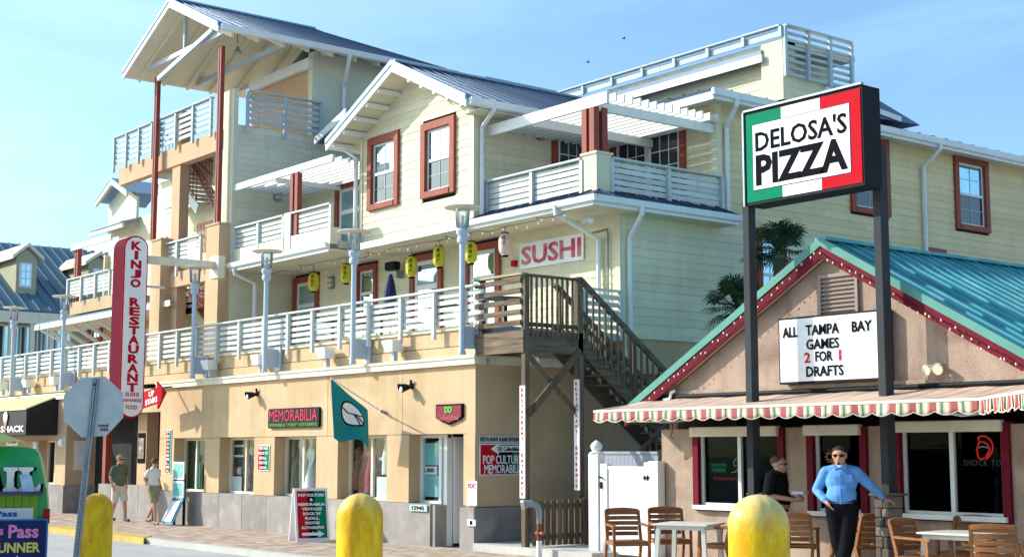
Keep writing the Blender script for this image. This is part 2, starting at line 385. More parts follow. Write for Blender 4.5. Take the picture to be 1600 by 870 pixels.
def glazed_door(par, fr, a0, a1, z0, z1, leaves=1, cas=.16, d=.03, glass=None, trans=True, mull=False):
    c = MB(); D = d+.06
    fr.box(c, a0, a0+cas, -.1, D, z0, z1); fr.box(c, a1-cas, a1, -.1, D, z0, z1); fr.box(c, a0+cas, a1-cas, -.1, D, z1-cas, z1)
    w = obj('door', c, M_red, par); b0, b1 = a0+cas, a1-cas; n = leaves; e = d
    for i in range(n):
        p, q = b0+(b1-b0)*i/n+.005, b0+(b1-b0)*(i+1)/n-.005; s = MB(); t = .1
        fr.box(s, p, p+t, -.09, e, z0, z1-cas); fr.box(s, q-t, q, -.09, e, z0, z1-cas); fr.box(s, p+t, q-t, -.09, e, z1-cas-t, z1-cas); fr.box(s, p+t, q-t, -.09, e, z0, z0+.3)
        zt = z1-cas-t
        if trans: fr.box(s, p+t, q-t, -.09, e, zt-.62, zt-.50)
        if mull:
            for k in (1, 2): fr.box(s, p+t+(q-p-2*t)*k/3-.012, p+t+(q-p-2*t)*k/3+.012, -.09, e-.006, z0+.3, zt)
            for k in range(1, 5): fr.box(s, p+t, q-t, -.09, e-.008, z0+.3+(zt-z0-.3)*k/5-.012, z0+.3+(zt-z0-.3)*k/5+.012)
        obj('door_leaf', s, M_white, w)
        if trans:
            obj('pane', fr.box(MB(), p+t, q-t, -.08, e-.016, zt-.50, zt), M_glass, w); obj('pane', fr.box(MB(), p+t, q-t, -.08, e-.018, z0+.3, zt-.62), glass or M_glass, w)
        else: obj('pane', fr.box(MB(), p+t, q-t, -.08, e-.016, z0+.3, zt), glass or M_glassd, w)
    return w
def railing(par, p0, p1, z0, z1, n=5, sp=1.25, m=None, pw=.09, drop=.2, bh=.1, out=(0, -1), posts=None, cap=True, mp_=None):
    m = m or M_rail; p0, p1 = Vector((p0[0], p0[1], 0)), Vector((p1[0], p1[1], 0)); L = (p1-p0).length; d = (p1-p0)/L; o = Vector((out[0], out[1], 0))
    c = MB()
    c.beam(p0+Vector((0, 0, z1-.02)) + o*.03, p1+Vector((0, 0, z1-.02)) + o*.03, .16, .04) if cap else c.beam(p0+Vector((0, 0, z1-.03)), p1+Vector((0, 0, z1-.03)), .06, .06)
    r = obj('railing', c, m, par)
    ts = posts if posts is not None else [L*i/max(1, round(L/sp)) for i in range(int(round(L/sp))+1)]
    step = (z1-.06-z0)/n
    nb = max(1, int(round(L/4.8)))
    for k in range(n):
        zz = z0 + bh/2 + step*k + .01
        for b in range(nb):
            q0, q1 = p0+d*(L*b/nb+.003), p0+d*(L*(b+1)/nb-.003); j = random.uniform(-.006, .006)
            obj('slat', MB().beam(q0+Vector((0, 0, zz+j)), q1+Vector((0, 0, zz-j)), .03, bh), m, r)
    for t in ts:
        q = p0+d*t+o*.055; j = random.uniform(-.01, .01)
        mb = MB(); mb.beam(q+Vector((0, 0, z0-drop+j)), q+Vector((0, 0, z1-.045)), .07, pw, up=d)
        obj('post', mb, mp_ or m, r)
    return r
def downspout(par, pts, r=.055, m=None):
    return obj('downspout', MB().tube(pts, r, 8), m or M_gut, par, smooth=True)
def roof_slope(par, a, b, c, d, m, n, th=.06, seam=.035, name='roof_panel'):
    """standing seam roof: a-b along the eave, d-c along the ridge; one panel object each with its seam"""
    a, b, c, d = map(Vector, (a, b, c, d)); nn = (b-a).cross(d-a)
    if nn.length < 1e-6: nn = (b-a).cross(c-a)
    nn.normalize(); nn = nn if nn.z > 0 else -nn
    for i in range(n):
        u0, u1 = i/n, (i+1)/n
        q = [a.lerp(b, u0), a.lerp(b, u1), d.lerp(c, u1), d.lerp(c, u0)]
        if (q[2]-q[3]).length < 1e-4: q = q[:3]
        mb = MB(); mb.prism(q, -nn*th)
        mb.beam(q[0]+nn*seam/2, q[-1]+nn*seam/2, .035, seam, up=nn)
        obj(name, mb, m, par)

# ================================================================ THE BOARDWALK BUILDING
B = thing('boardwalk_building', 'large cream and tan building with stacked decks, white railings and blue metal roofs', 'building', (-30, F, 0))
# ---- ground floor facade
zd = hy(450, 775.6, F)[1]; zh = 2.21
def ax(px, y=700, p=F): return hy(px, y, p)[0]
ops = [(ax(272), ax(320)), (ax(343), ax(397)), (ax(429), ax(494)), (ax(528), ax(604)), (ax(639), ax(724))]
x_l = ax(249); TH_W = .42
core = MB(); core.box(-50, XG-.5, F+.95, 36, -.1, ZC-.1); core.box(XG-.5, XG-.03, F+.5, 36, -.1, ZC-.1); obj('wall', core, M_dark, B)
def wall_piece(a0, a1, z0, z1, m=None, nm='wall_panel', d0=-TH_W, d1=0): obj(nm, FF.box(MB(), a0+.005, a1-.005, d0, d1+random.uniform(-.004, .004), z0+.005, z1-.005), m or M_stucco, B)
edges = [x_l] + [e for o in ops for e in o] + [XG]
for i in range(0, len(edges), 2): wall_piece(edges[i], edges[i+1], zd, zh)
mids = [x_l] + [(ops[i][1]+ops[i+1][0])/2 for i in range(4)] + [ops[4][0]-.25, XG]
for i in range(len(mids)-1): wall_piece(mids[i], mids[i+1], zh, ZC-.12)
for (a0, a1) in ops[:4]: obj('window_sill', FF.box(MB(), a0+.002, a1-.002, -TH_W, .0, zd-.02, zd+.004), M_dado, B)
# dado panels
xs_ = [x_l]
while xs_[-1] < ax(622)-1.3: xs_.append(xs_[-1]+1.22)
xs_.append(hy(676, 800, F)[0])
for i in range(len(xs_)-1): obj('dado_panel', FF.box(MB(), xs_[i]+.004, xs_[i+1]-.004, -.4, .06, -.05, zd-.004), M_dado, B, bevel=.008)
obj('dado_panel', FF.box(MB(), ax(722)+.02, XG+.06, -.4, .07, -.05, zd-.03), M_dado, B, bevel=.008)
for i in range(20): obj('dado_panel', FG.box(MB(), F+.404+i*1.22, F+.4+(i+1)*1.22-.006, -.3, .05, -.05, zd-.03), M_dado, B, bevel=.008)
for i in range(10): obj('wall_panel', FG.box(MB(), F+.006+i*2.44, F+(i+1)*2.44-.006, -.3, .0, zd-.02, ZC-.12), M_stucco, B)
# cornice ledge, and the deck face above it
def cornice(x0, x1, side=True):
    c = MB(); FF.prism(c, [(x0, ZC-.14), (x1+.1, ZC-.14), (x1+.1, ZC-.02), (x0, ZC-.02)], -.2, .10); c.box(x0, x1+.13, F-.13, F+.3, ZC-.02, ZC+.03)
    if side: c.box(XG-.2, XG+.10, F+.3, 22, ZC-.14, ZC-.02); c.box(XG-.3, XG+.13, F+.3, 22, ZC-.02, ZC+.03)
    obj('cornice', c, M_cornice, B)
cornice(ax(249, 600), XG)
c = MB(); c.box(-50, XG-.02, F+.06, F+.2, ZC+.03, 3.93); obj('deck_face_board', c, M_stucco, B)
c = MB(); c.box(-50, XG-.02, F+.075, F+.2, 3.945, 4.26); c.box(XG-.15, XG-.03, F+.2, Y2, ZC+.03, 4.26); obj('deck_face_board', c, M_stucco, B)
c = MB(); c.box(-50, XG-.02, F+.03, F+.2, 4.26, 4.34); obj('deck_edge_trim', c, M_cornice, B)
c = MB(); c.box(-50, XS, F+.2, 25, 4.14, ZD); obj('deck_floor', c, M_conc, B)
# shop windows
def shop_window(a0, a1, z0, z1, splits, items=(), frame=M_cornice):
    splits = tuple(u*(a1-a0-.40)/(a1-a0) for u in splits)
    s = MB(); e0, e1 = -.36, -.29; t = .06
    FF.box(s, a0, a0+t, e0, e1, z0, z1); FF.box(s, a1-t, a1, e0, e1, z0, z1); FF.box(s, a0+t, a1-t, e0, e1, z1-t, z1); FF.box(s, a0+t, a1-t, e0, e1+.02, z0, z0+t)
    for u in splits: FF.box(s, a0+(a1-a0)*u-.035, a0+(a1-a0)*u+.035, e0, e1-.003, z0+t, z1-t)
    w = obj('shop_window', s, frame, B)
    us = [0]+list(splits)+[1]
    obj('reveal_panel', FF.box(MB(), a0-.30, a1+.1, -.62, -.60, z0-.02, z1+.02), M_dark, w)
    for i in range(len(us)-1):
        p, q = a0+(a1-a0)*us[i]+.05, a0+(a1-a0)*us[i+1]-.05
        obj('pane', FF.box(MB(), p, q, -.335, -.325, z0+t, z1-t), M_pane, w)
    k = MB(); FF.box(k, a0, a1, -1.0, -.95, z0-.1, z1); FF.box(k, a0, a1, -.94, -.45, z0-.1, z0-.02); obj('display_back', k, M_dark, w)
    return w
M_paperb = simple('pale_blue_print', (.16, .50, .52), col2=(.40, .50, .28), s2=9); M_paperw = simple('white_paper', (.72, .72, .70))
M_fig = simple('pale_mannequin', (.62, .60, .52)); M_redc = simple('red_cloth', (.35, .04, .05)); M_brn = simple('brown_goods', (.18, .10, .06), col2=(.35, .25, .16), s2=6)
def print_card(par, fr, a0, a1, z0, z1, d, m, name='poster', th=.012): return obj(name, fr.box(MB(), a0, a1, d, d+th, z0, z1), m, par)
def mannequin(par, x, y, z, h, m, dress):
    mb = MB(); mb.lathe((x, y, z), [(.10*dress, 0), (.075*dress, h*.3), (.10, h*.45), (.065, h*.58), (.10, h*.74), (.03, h*.84), (.055, h*.9), (.05, h*.97), (.01, h)], 12)
    mb.tube([(x-.10, y, z+h*.76), (x-.17, y-.03, z+h*.6), (x-.12, y-.08, z+h*.45)], .025, 6); mb.tube([(x+.10, y, z+h*.76), (x+.16, y-.03, z+h*.6), (x+.14, y-.08, z+h*.48)], .025, 6)
    obj('mannequin', mb, m, par, smooth=True)
zw0 = zd+.0; a0, a1 = ops[0]; w = shop_window(a0, a1, zw0, zh, (.52,)); print_card(w, FF, a0+.55, a0+.85, zw0+.1, zw0+.75, -.36, M_paperb)
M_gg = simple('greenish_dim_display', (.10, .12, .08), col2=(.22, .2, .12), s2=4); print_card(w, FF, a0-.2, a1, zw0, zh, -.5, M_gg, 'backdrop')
a0, a1 = ops[1]; w = shop_window(a0, a1, zw0, zh, (.6,)); print_card(w, FF, a0-.2, a1, zw0, zh, -.5, M_gg, 'backdrop'); print_card(w, FF, a0+.06, a0+.55, zw0+.06, zw0+.42, -.355, M_paperw, 'paper_panel'); print_card(w, FF, a0-.1, a0+.55, zw0+.90, zw0+.95, -.4, M_paperw, 'shelf'); print_card(w, FF, a0-.1, a0+.55, zw0+1.15, zw0+1.2, -.4, M_paperw, 'shelf')
for k in range(5): obj('figurine', MB().ball((a0+.1+k*.1, F+.41, zw0+.55), .06, sc=(1, 1, 1.8)), random.choice([M_fig, M_redc, M_paperb, M_brn]), w, smooth=True)
for k in range(8): obj('figurine', MB().ball((a0+.68+(k % 2)*.15, F+.46, zw0+.2+.17*k), .09, sc=(1, .6, 1.3)), random.choice([M_brn, M_redc, M_fig]), w, smooth=True)
a0, a1 = ops[2]; w = shop_window(a0, a1, zw0, zh, (.56,)); mannequin(w, a0+.28, F+.40, zw0+.06, 1.33, simple('bronze_mannequin', (.20, .17, .11)), 1.2); print_card(w, FF, a0-.25, a0+.62, zw0+.04, zh-.04, -.46, simple('beige_backdrop', (.52, .50, .40)), 'backdrop'); mannequin(w, a0+.92, F+.46, zw0+.05, 1.35, M_paperw, 1.9)
a0, a1 = ops[3]; w = shop_window(a0, a1, zw0, zh, (.6,)); print_card(w, FF, a0+1.05, a0+1.6, zw0+.06, zw0+.5, -.355, M_paperw, 'paper_panel'); print_card(w, FF, a0+1.0, a0+1.6, zw0+.85, zw0+.92, -.42, M_paperw, 'shelf')
M_gar = simple('patterned_garment', (.30, .10, .07), col2=(.30, .28, .08), s2=9)
for x_, z0_, m_ in ((.1, .2, M_gar), (.35, .1, M_gar), (.62, .15, M_redc), (.85, .3, M_gar), (1.3, .55, M_fig)):
    obj('hanging_garment', MB().lathe((a0+x_, F+.5, zw0+z0_), [(.17, 0), (.16, .4), (.10, .7), (.13, .85), (.02, .95)], 10), m_, w, smooth=True)
# corner bay: map window and open door
a0, a1 = ops[4]; xd = ax(694, 740); xw = hy(690, 720, F+.3)[0]
w = MB(); e0, e1 = -.36, -.28
dl = hy(701, 740, F+.3)[0]
for (p, q) in ((a0, a0+.07), (hy(687, 720, F+.3)[0], hy(691, 720, F+.3)[0])): FF.box(w, p, q, e0, e1, zd-.03, zh)
FF.box(w, a0+.07, dl, e0, e1-.004, zh-.07, zh-.003); FF.box(w, a0+.07, hy(687, 720, F+.3)[0], e0, e1-.004, zd-.03, zd+.05)
cw = obj('shop_window', w, M_white, B)
obj('pane', FF.box(MB(), a0+.07, hy(687, 720, F+.3)[0], -.325, -.318, zd+.05, zh-.07), M_pane, cw)
xm0, xm1 = hy(656.5, 700, F+.36)[0], hy(686, 700, F+.36)[0]
z_ = lambda py, px=675, yy=F+.45: hy(px, py, yy)[1]
for (p, q, nm) in ((692, 726, 'map_poster'), (742, 775, 'map_poster')):
    print_card(cw, FF, xm0, xm1, z_(q), z_(p), -.36, M_paperb, nm)
print_card(cw, FF, xm0+.1, xm1-.05, z_(741), z_(728), -.352, M_paperw, 'paper_notice')
obj('lettering', fit_text(MB(), '1,000', ((xm0+xm1)/2+.02, F+.339, z_(734.5)), UY, VZ, NY, .36, .1, bold=.02), M_txt, cw)
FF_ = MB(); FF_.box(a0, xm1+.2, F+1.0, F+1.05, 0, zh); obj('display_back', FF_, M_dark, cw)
obj('dado_panel', FF.box(MB(), a0+.0, hy(681, 800, F)[0], -.40, .02, -.05, zd-.02), M_dado, B)
dr = MB(); FF.box(dr, dl-.11, dl, -.4, -.26, 0, zh); FF.box(dr, a1-.06, a1-.003, -.4, -.2, 0, zh); dj = obj('door', dr, M_white, B)
sw = MB(); sw.box(dl+.02, dl+.07, F+.4, F+1.25, .05, zh-.05); obj('door_leaf', sw, M_white, dj)
gr = MB()
for k in range(9): FF.box(gr, dl+.12, a1-.1, -.75, -.735, .1+k*.18, .115+k*.18)
for k in range(5): FF.box(gr, dl+.15+k*.12, dl+.162+k*.12, -.76, -.745, .1, 1.6)
obj('rack', gr, M_galv, dj)
obj('red_garment', MB().ball((dl+.45, F+.9, 1.78), .17, sc=(1, .3, 1.4)), M_redc, dj, smooth=True)
obj('curtain', MB().tube([(a1-.09, F+.26, 2.0), (a1-.12, F+.2, 1.6), (a1-.07, F+.22, 1.3), (a1-.13, F+.2, .95)], [.02, .035, .03, .045], 8), M_paperw, dj, smooth=True)
# 'up stairs' recess between the two shop blocks
xr0 = ax(103, 700); yb = 18.4
k = MB(); k.box(-50, x_l-.0, F+.02, F+.4, ZC-.75, ZC-.1); obj('beam', k, M_stucco, B)
obj('recess_wall', MB().box(xr0-.3, x_l+.3, yb, yb+.2, 0, ZC), M_stucco, B)
obj('recess_wall', MB().box(x_l, x_l+.25, F+.42, yb, 0, ZC-.1), M_stucco, B)
for (p0, p1, y0p, y1p) in ((181, 201, 692, 738), (203, 223, 692, 738)):
    fr = Fr('y', yb); (u0, z0), (u1, z1) = fr.hit(p0, y1p), fr.hit(p1, y0p)
    w = MB(); fr.box(w, u0, u0+.05, 0, .06, z0, z1); fr.box(w, u1-.05, u1, 0, .06, z0, z1); fr.box(w, u0+.05, u1-.05, 0, .06, z1-.05, z1); fr.box(w, u0+.05, u1-.05, 0, .06, z0, z0+.05)
    w = obj('notice_window', w, M_black, B); obj('pane', fr.box(MB(), u0+.05, u1-.05, .0, .03, z0+.05, z1-.05), M_glassd, w)
    obj('header_strip', fr.box(MB(), u0+.05, u1-.05, .03, .045, z1-.3, z1-.1), M_txt, w)
fr = Fr('y', 17.4); u0, u1 = fr.hit(225, 700)[0], fr.hit(239, 700)[0]
obj('pier', MB().box(u0, u1, 17.2, 17.7, 0, ZC-.1), M_stuccoO, B)
pz = fr.hit(232, 722)[1]; o = MB(); fr.box(o, u0+.06, u1-.06, .2, .22, fr.hit(232, 723)[1], fr.hit(232, 676)[1]); o = obj('poster', o, M_txt, B)
obj('picture', fr.box(MB(), u0+.12, u1-.12, .22, .228, fr.hit(232, 716)[1], fr.hit(232, 684)[1]), simple('poster_picture', (.22, .14, .12), col2=(.55, .55, .5), s2=8), o)
u0, u1 = ax(156, 760), ax(241, 760)
for k in range(4): obj('low_wall_panel', FF.box(MB(), u0+(u1-u0)*k/4+.004, u0+(u1-u0)*(k+1)/4-.004, -.2, .05, -.03, FF.hit(200, 757)[1]), M_dado, B, bevel=.01)
fr = Fr('y', 17.0); u0 = fr.hit(168, 700)[0]; obj('red_column', MB().box(u0-.11, u0+.11, 16.9, 17.1, 0, ZC-.7), M_redcol, B)
# left shop block wall facing the recess, with framed menu board
frx = Fr('x', xr0); obj('wall_panel', frx.box(MB(), F, 19, -.4, 0, zd, ZC-.1), M_stucco, B); obj('dado_panel', frx.box(MB(), F+.05, 19, -.4, .05, -.05, zd), M_dado, B)
(u0, z0), (u1, z1) = frx.hit(115, 734), frx.hit(141, 688); w = MB(); frx.box(w, u0, u1, 0, .06, z0, z1); w = obj('menu_board', w, M_cornice, B)
obj('menu_paper', frx.box(MB(), u0+.08, u1-.08, .06, .07, z0+.1, z1-.08), M_paperw, w)
# left shop block facade
lops = [(ax(60), ax(87))]; e = [-50, lops[0][0], lops[0][1], xr0]
wall_piece(-50, lops[0][0], zd, zh); wall_piece(lops[0][1], xr0, zd, zh)
wall_piece(-50, -46, zh, ZC-.12); wall_piece(-46, xr0, zh, ZC-.12)
c = MB(); c.box(-50, xr0+.1, F-.12, F+.3, ZC-.22, ZC-.08); c.box(-50, xr0+.13, F-.15, F+.3, ZC-.08, ZC-.03); obj('cornice', c, M_cornice, B)
xx = -50
while xx < xr0-.1: obj('dado_panel', FF.box(MB(), xx+.004, min(xx+1.22, xr0+.05)-.004, -.4, .06, -.05, zd-.004), M_dado, B); xx += 1.22
shop_window(lops[0][0], lops[0][1], zd, zh, (.62,)); print_card(B, FF, ax(65), ax(75), .95, 2.1, -.5, simple('dim_red_display', (.25, .08, .08), col2=(.4, .3, .28), s2=7), 'display')
obj('window_poster', FF.box(MB(), ax(52), ax(58), .0, .02, FF.hit(55, 728)[1], FF.hit(55, 690)[1]), M_paperw, B)
# ---- second floor wall behind the deck
doors2 = [(461.7, 500.7), (644, 693.5), (729, 784)]; dz1 = 6.74
dd = [(F2.hit(p, 420)[0], F2.hit(q, 420)[0], ZD, dz1) for p, q in doors2]
w2 = (F2.hit(558.6, 420)[0], F2.hit(591.4, 420)[0], F2.hit(575, 500)[1], dz1)
XT = -35.55
obj('wall', MB().box(XT-.2, XS-.06, Y2+.03, Y2+.2, ZD, 6.9), M_dark, B)
siding(B, F2, XT, XS, ZD, 6.88, dd+[w2])
for (p, q, z0, z1) in dd: glazed_door(B, F2, p, q, z0, z1)
window(B, F2, *w2, muntins=0)
c = MB(); F2.box(c, XS-.13, XS+.03, 0, .05, ZD, 6.88); FS.box(c, Y2, Y2+.13, 0, .034, 3.8, 6.88); obj('corner_board', c, M_side, B)
# side wall, lower two floors
(u0, _), (u1, _) = FS.hit(1157, 400), FS.hit(1182, 400)
yE = hx(1157, 341, -21.2)[0]
winS = []
(p, za), (q, zb) = FS.hit(1182, 440), FS.hit(1224, 364); winS.append((p, q, 4.9, zb))
(p, za), (q, zb) = FS.hit(1448, 440), FS.hit(1475, 391); winS.append((p, q, 4.9, zb))
(p, z0), (q, z1) = FS.hit(1328, 334), FS.hit(1365, 262); wA = (p, q, z0, z1+.35)
(p, z0), (q, z1) = FS.hit(1492, 357), FS.hit(1540, 253); wB = (p, q, z0, z1); wA = (p-5.0, p-5.0+(q-p), z0, z1)
(pa, za_), (qa, zb_) = FS.hit(1328, 330), FS.hit(1368, 334); wA = (pa, pa+(q-p), FS.hit(1345, 333)[1], FS.hit(1345, 333)[1]+(z1-z0))
obj('wall', MB().box(XS-.3, XS-.03, Y2+.03, 42, ZC+.02, 7.0), M_dark, B)
siding(B, FS, Y2+.13, 42, 4.35, 6.9, winS)
obj('belt_board', FS.box(MB(), Y2, 42, 0, .05, 4.22, 4.35), M_cornice, B)
obj('wall_panel', FS.box(MB(), Y2, 42, -.3, .01, ZC-.2, 4.22), M_stucco, B)
for wv in winS: window(B, FS, *wv)
# ---- eaves under the third floor
def eave(pts, z0, z1, m=M_white, gut=True):
    c = MB()
    for i in range(len(pts)-1):
        c.beam((pts[i][0], pts[i][1], (z0+z1)/2), (pts[i+1][0], pts[i+1][1], (z0+z1)/2), .05, z1-z0)
    o = obj('fascia', c, m, B)
    if gut:
        g = MB()
        for i in range(len(pts)-1):
            p, q = Vector((pts[i][0], pts[i][1], 0)), Vector((pts[i+1][0], pts[i+1][1], 0)); d = (q-p).normalized(); n = Vector((d.y, -d.x, 0))*.085
            g.prism([p+n*.35+Vector((0, 0, z1-.12)), p+n*1.2+Vector((0, 0, z1-.10)), p+n*1.6+Vector((0, 0, z1+.02)), p+n*.35+Vector((0, 0, z1+.02))], q-p + (n*1.6 if i < len(pts)-2 else Vector((0, 0, 0))).length*d)
        obj('gutter', g, M_gut, o)
    return o
ZE = 7.0
bx0, bx1, BY = -30.3, -25.5, 19.1
e_l, e_r, e_s = 18.2, 18.95, -21.25
eave([(XT-.55, e_l), (bx0, e_l)], ZE-.2, ZE); eave([(bx1-.1, e_r), (e_s, e_r), (e_s, yE)], ZE-.18, ZE-.0)
# white band under the projecting bay joins the two eaves
c = MB(); c.beam((bx0, BY-.35, ZE-.1), (bx1, BY-.35, ZE-.1), .06, .16); obj('fascia', c, M_white, B)
s = MB(); s.box(XT-.5, bx0, e_l+.03, Y2, ZE-.17, ZE-.12); s.box(bx0, bx1, BY-.33, Y2, ZE-.171, ZE-.121); s.box(bx1, XS+.0, e_r+.03, Y2, ZE-.172, ZE-.122); s.box(XS, e_s-.02, e_r+.03, yE, ZE-.173, ZE-.123)
obj('soffit', s, M_soff, B)
obj('deck_floor', MB().box(XT-.4, bx0+.05, e_l+.25, 24, ZE-.1, ZE+.08), M_conc, B); obj('deck_floor', MB().box(bx0+.052, XS-.02, 19.5, 24, ZE-.1, ZE+.08), M_conc, B)
c = MB(); c.box(XT-.4, bx0, e_l+.05, e_l+.3, ZE+.0, 7.42); obj('deck_face_board', c, M_cornice, B)
# low metal apron roof round the corner balcony
by_, bx_ = 19.45, -21.72
ap = MB(); ap.prism([(bx1, e_r-.12, ZE+.02), (e_s+.12, e_r-.12, ZE+.02), (bx_, by_, 7.26), (bx1, by_, 7.26)], (0, 0, -.04)); ap.prism([(e_s+.12, e_r-.12, ZE+.02), (e_s+.12, yE, ZE+.02), (bx_, yE, 7.26), (bx_, by_, 7.26)], (0, 0, -.04))
for k in range(9):
    x = bx1+.3+k*.42; ap.beam((x, e_r-.1, ZE+.04), (x, by_, 7.28), .03, .03)
for k in range(9):
    y = e_r+.5+k*.44
    if y < yE: ap.beam((e_s+.1, y, ZE+.04), (bx_, y, 7.28), .03, .03)
obj('apron_roof', ap, M_apron, B)
# ---- gable bay
fb = Fr('y', BY); ap_x, ap_z, slo, half, ry = -27.85, 11.12, .475, 3.0, 18.42
w1 = (*[fb.hit(577.6, 280)[0], fb.hit(625.2, 280)[0]], fb.hit(600, 325.5)[1], fb.hit(600, 212.5)[1])
w2_ = (*[fb.hit(661, 250)[0], fb.hit(713.4, 250)[0]], fb.hit(687, 306)[1], fb.hit(687, 188)[1])
obj('wall', MB().prism([(bx0+.05, BY+.05, 7), (bx1-.05, BY+.05, 7), (bx1-.05, BY+.05, ap_z-.2-slo*(bx1-ap_x)), (ap_x, BY+.05, ap_z-.2), (bx0+.05, BY+.05, ap_z-.2+slo*(bx0-ap_x))], (0, .1, 0)), M_dark, B)
def limg(z):
    h = (ap_z-.12-z)/slo; return max(bx0, ap_x-h), min(bx1, ap_x+h)
siding(B, fb, bx0, bx1, 7.0, ap_z-.15, [w1, w2_], limg)
window(B, fb, *w1, cas=.17, glass2=M_glassd, d=.03); window(B, fb, *w2_, cas=.18, glass2=M_glassd, d=.03)
XB = bx1; fbx = Fr('x', XB); YN = 23.15; fbk = Fr('y', YN)
c = MB(); fb.box(c, bx1-.14, bx1+.03, 0, .04, 7.0, 9.75); fbx.box(c, BY, BY+.13, 0, .034, 7.0, 9.75); fb.box(c, bx0, bx0+.12, 0, .041, 7.0, 9.75); obj('corner_board', c, M_side, B)
(u0, _), (u1, zt) = fbx.hit(861, 260), fbx.hit(914, 202)
do = (u0, u1+.25, 7.1, fbx.hit(870, 199)[1])
obj('wall', MB().box(XB-.2, XB-.03, BY+.1, YN+.1, 7.0, 9.7), M_dark, B)
siding(B, fbx, BY+.13, YN, 7.05, 9.7, [do])
glazed_door(B, fbx, *do, leaves=1, trans=False, mull=True)
(u0, z1), (u1, z2) = fbk.hit(957, 240), fbk.hit(1072, 186)
do2 = (u0, u1, 7.1, z2)
obj('wall', MB().box(XB, XS-.05, YN+.03, YN+.2, 7.0, 9.75), M_dark, B)
siding(B, fbk, XB, XS, 7.05, 9.7, [do2])
glazed_door(B, fbk, *do2, leaves=2, trans=False, mull=True)
c = MB(); fbk.box(c, XS-.13, XS+.03, 0, .05, 7.05, 9.7); FS.box(c, YN, YN+.13, 0, .034, 7.0, 9.7); obj('corner_board', c, M_side, B)
# bay's left wall
obj('wall', MB().box(bx0+.0, bx0+.1, BY+.05, Y2+2, 7.0, 9.7), M_side, B)
# bay roof
def gable_roof(ax_, az, sl, hf, y0, y1, th, nseam, m, name='roof', back_hip=0, lower=0, m_f=M_white):
    rf = MB()
    for s in (-1, 1):
        rf.prism([(ax_, y0+.02, az-.03), (ax_+s*hf, y0+.02, az-.03-sl*hf), (ax_+s*hf, y0+.02, az-.03-th-sl*hf), (ax_, y0+.02, az-.03-th)], (0, y1-y0-back_hip-.04, 0))
    r = obj(name, rf, M_soff, B)
    for s in (-1, 1):
        roof_slope(r, (ax_+s*hf, y0, az-sl*hf), (ax_+s*hf, y1, az-sl*hf), (ax_, y1-back_hip, az), (ax_, y0, az), m, nseam)
    if back_hip: roof_slope(r, (ax_-hf, y1, az-sl*hf), (ax_+hf, y1, az-sl*hf), (ax_, y1-back_hip, az), (ax_, y1-back_hip, az), m, 8)
    f = MB()
    for s in (-1, 1):
        e = Vector((ax_+s*hf, y0, az-sl*hf)); a = Vector((ax_, y0, az)); dn = Vector((0, 0, -.24))
        f.prism([a+Vector((0, 0, -.075)), e+Vector((0, 0, -.075)), e+dn, a+dn], (0, -.045, 0))
    obj('rake_board', f, m_f, r)
    t = MB()
    for s in (-1, 1):
        e = Vector((ax_+s*hf, y0, az-sl*hf)); a = Vector((ax_, y0, az)); t.prism([a+Vector((0, 0, .05)), e+Vector((0, 0, .05)), e+Vector((0, 0, -.075)), a+Vector((0, 0, -.075))], (0, -.07, 0))
    t.beam((ax_, y0, az+.035), (ax_, y1-back_hip, az+.035), .16, .05)
    obj('rake_flashing', t, M_bluel, r)
    return r
def eave_line(par, x, y0, y1, z, sgn, m=M_gut):
    g = MB(); g.prism([(x, y0, z-.17), (x+sgn*.10, y0, z-.15), (x+sgn*.14, y0, z), (x, y0, z)], (0, y1-y0, 0)); obj('gutter', g, m, par)
br = gable_roof(ap_x, ap_z, slo, half, ry, 27.5, .16, 22, M_blue, back_hip=2.5)
eave_line(br, ap_x+half, ry+.02, YN, ap_z-slo*half-.03, 1); eave_line(br, ap_x-half, ry+.02, 22, ap_z-slo*half-.03, -1)
g = MB()      # outriggers and eave soffit
for k in range(5):
    h = .5+k*.52; x = ap_x-h-.15; g.beam((x, ry, ap_z-.26-slo*(h+.15)), (x, BY, ap_z-.26-slo*(h+.15)), .09, .10); x = ap_x+h+.15; g.beam((x, ry, ap_z-.26-slo*(h+.15)), (x, BY, ap_z-.26-slo*(h+.15)), .09, .10)
obj('outriggers', g, M_white, br)
obj('soffit', MB().box(bx1, ap_x+half-.05, BY-.3, YN, 9.46, 9.5), M_soff, br)
# corner balcony: railings, pier, red column, pergola
zr = 7.98
pw0, pw1 = hy(912, 260, by_)[0], hy(936, 260, by_)[0]
railing(B, (bx1+.05, by_), (pw0, by_), 7.28, zr, 5, 1.4, out=(0, -1))
ypr = hx(953, 260, bx_)[0]
yend = hx(1125, 262, bx_)[0]
railing(B, (bx_, ypr), (bx_, yend), 7.28, zr, 5, 1.45, out=(1, 0))
pr = MB(); pr.box(pw0+.01, bx_+.06, by_-.06, ypr-.01, 7.2, zr+.03); pr.box(pw0-.02, bx_+.09, by_-.09, ypr+.02, zr+.03, zr+.08); obj('pier', pr, M_side, B)
cx, cy_ = hy(929, 190, by_+.2)[0], by_+.2; zpg = 9.2
cl = MB()
for (i, j) in ((-1, -1), (1, -1), (-1, 1), (1, 1)): cl.box(cx+i*.12-.075, cx+i*.12+.075, cy_+j*.12-.075, cy_+j*.12+.075, zr+.08, zpg-.15)
obj('column', cl, M_redcol, B)
pg = MB(); ypf = by_+.05; pxl = hy(780, 182, ypf)[0]
pg.box(bx1-.3, pw1+.25, ypf-.05, ypf+.03, zpg-.17, zpg+.08); pgo = obj('pergola', pg, M_white, B)
fpx = Fr('x', cx+.12); y_e = YN-.05
obj('beam', MB().box(cx+.08, cx+.16, ypf+.04, y_e, zpg-.22, zpg-.02), M_white, pgo)
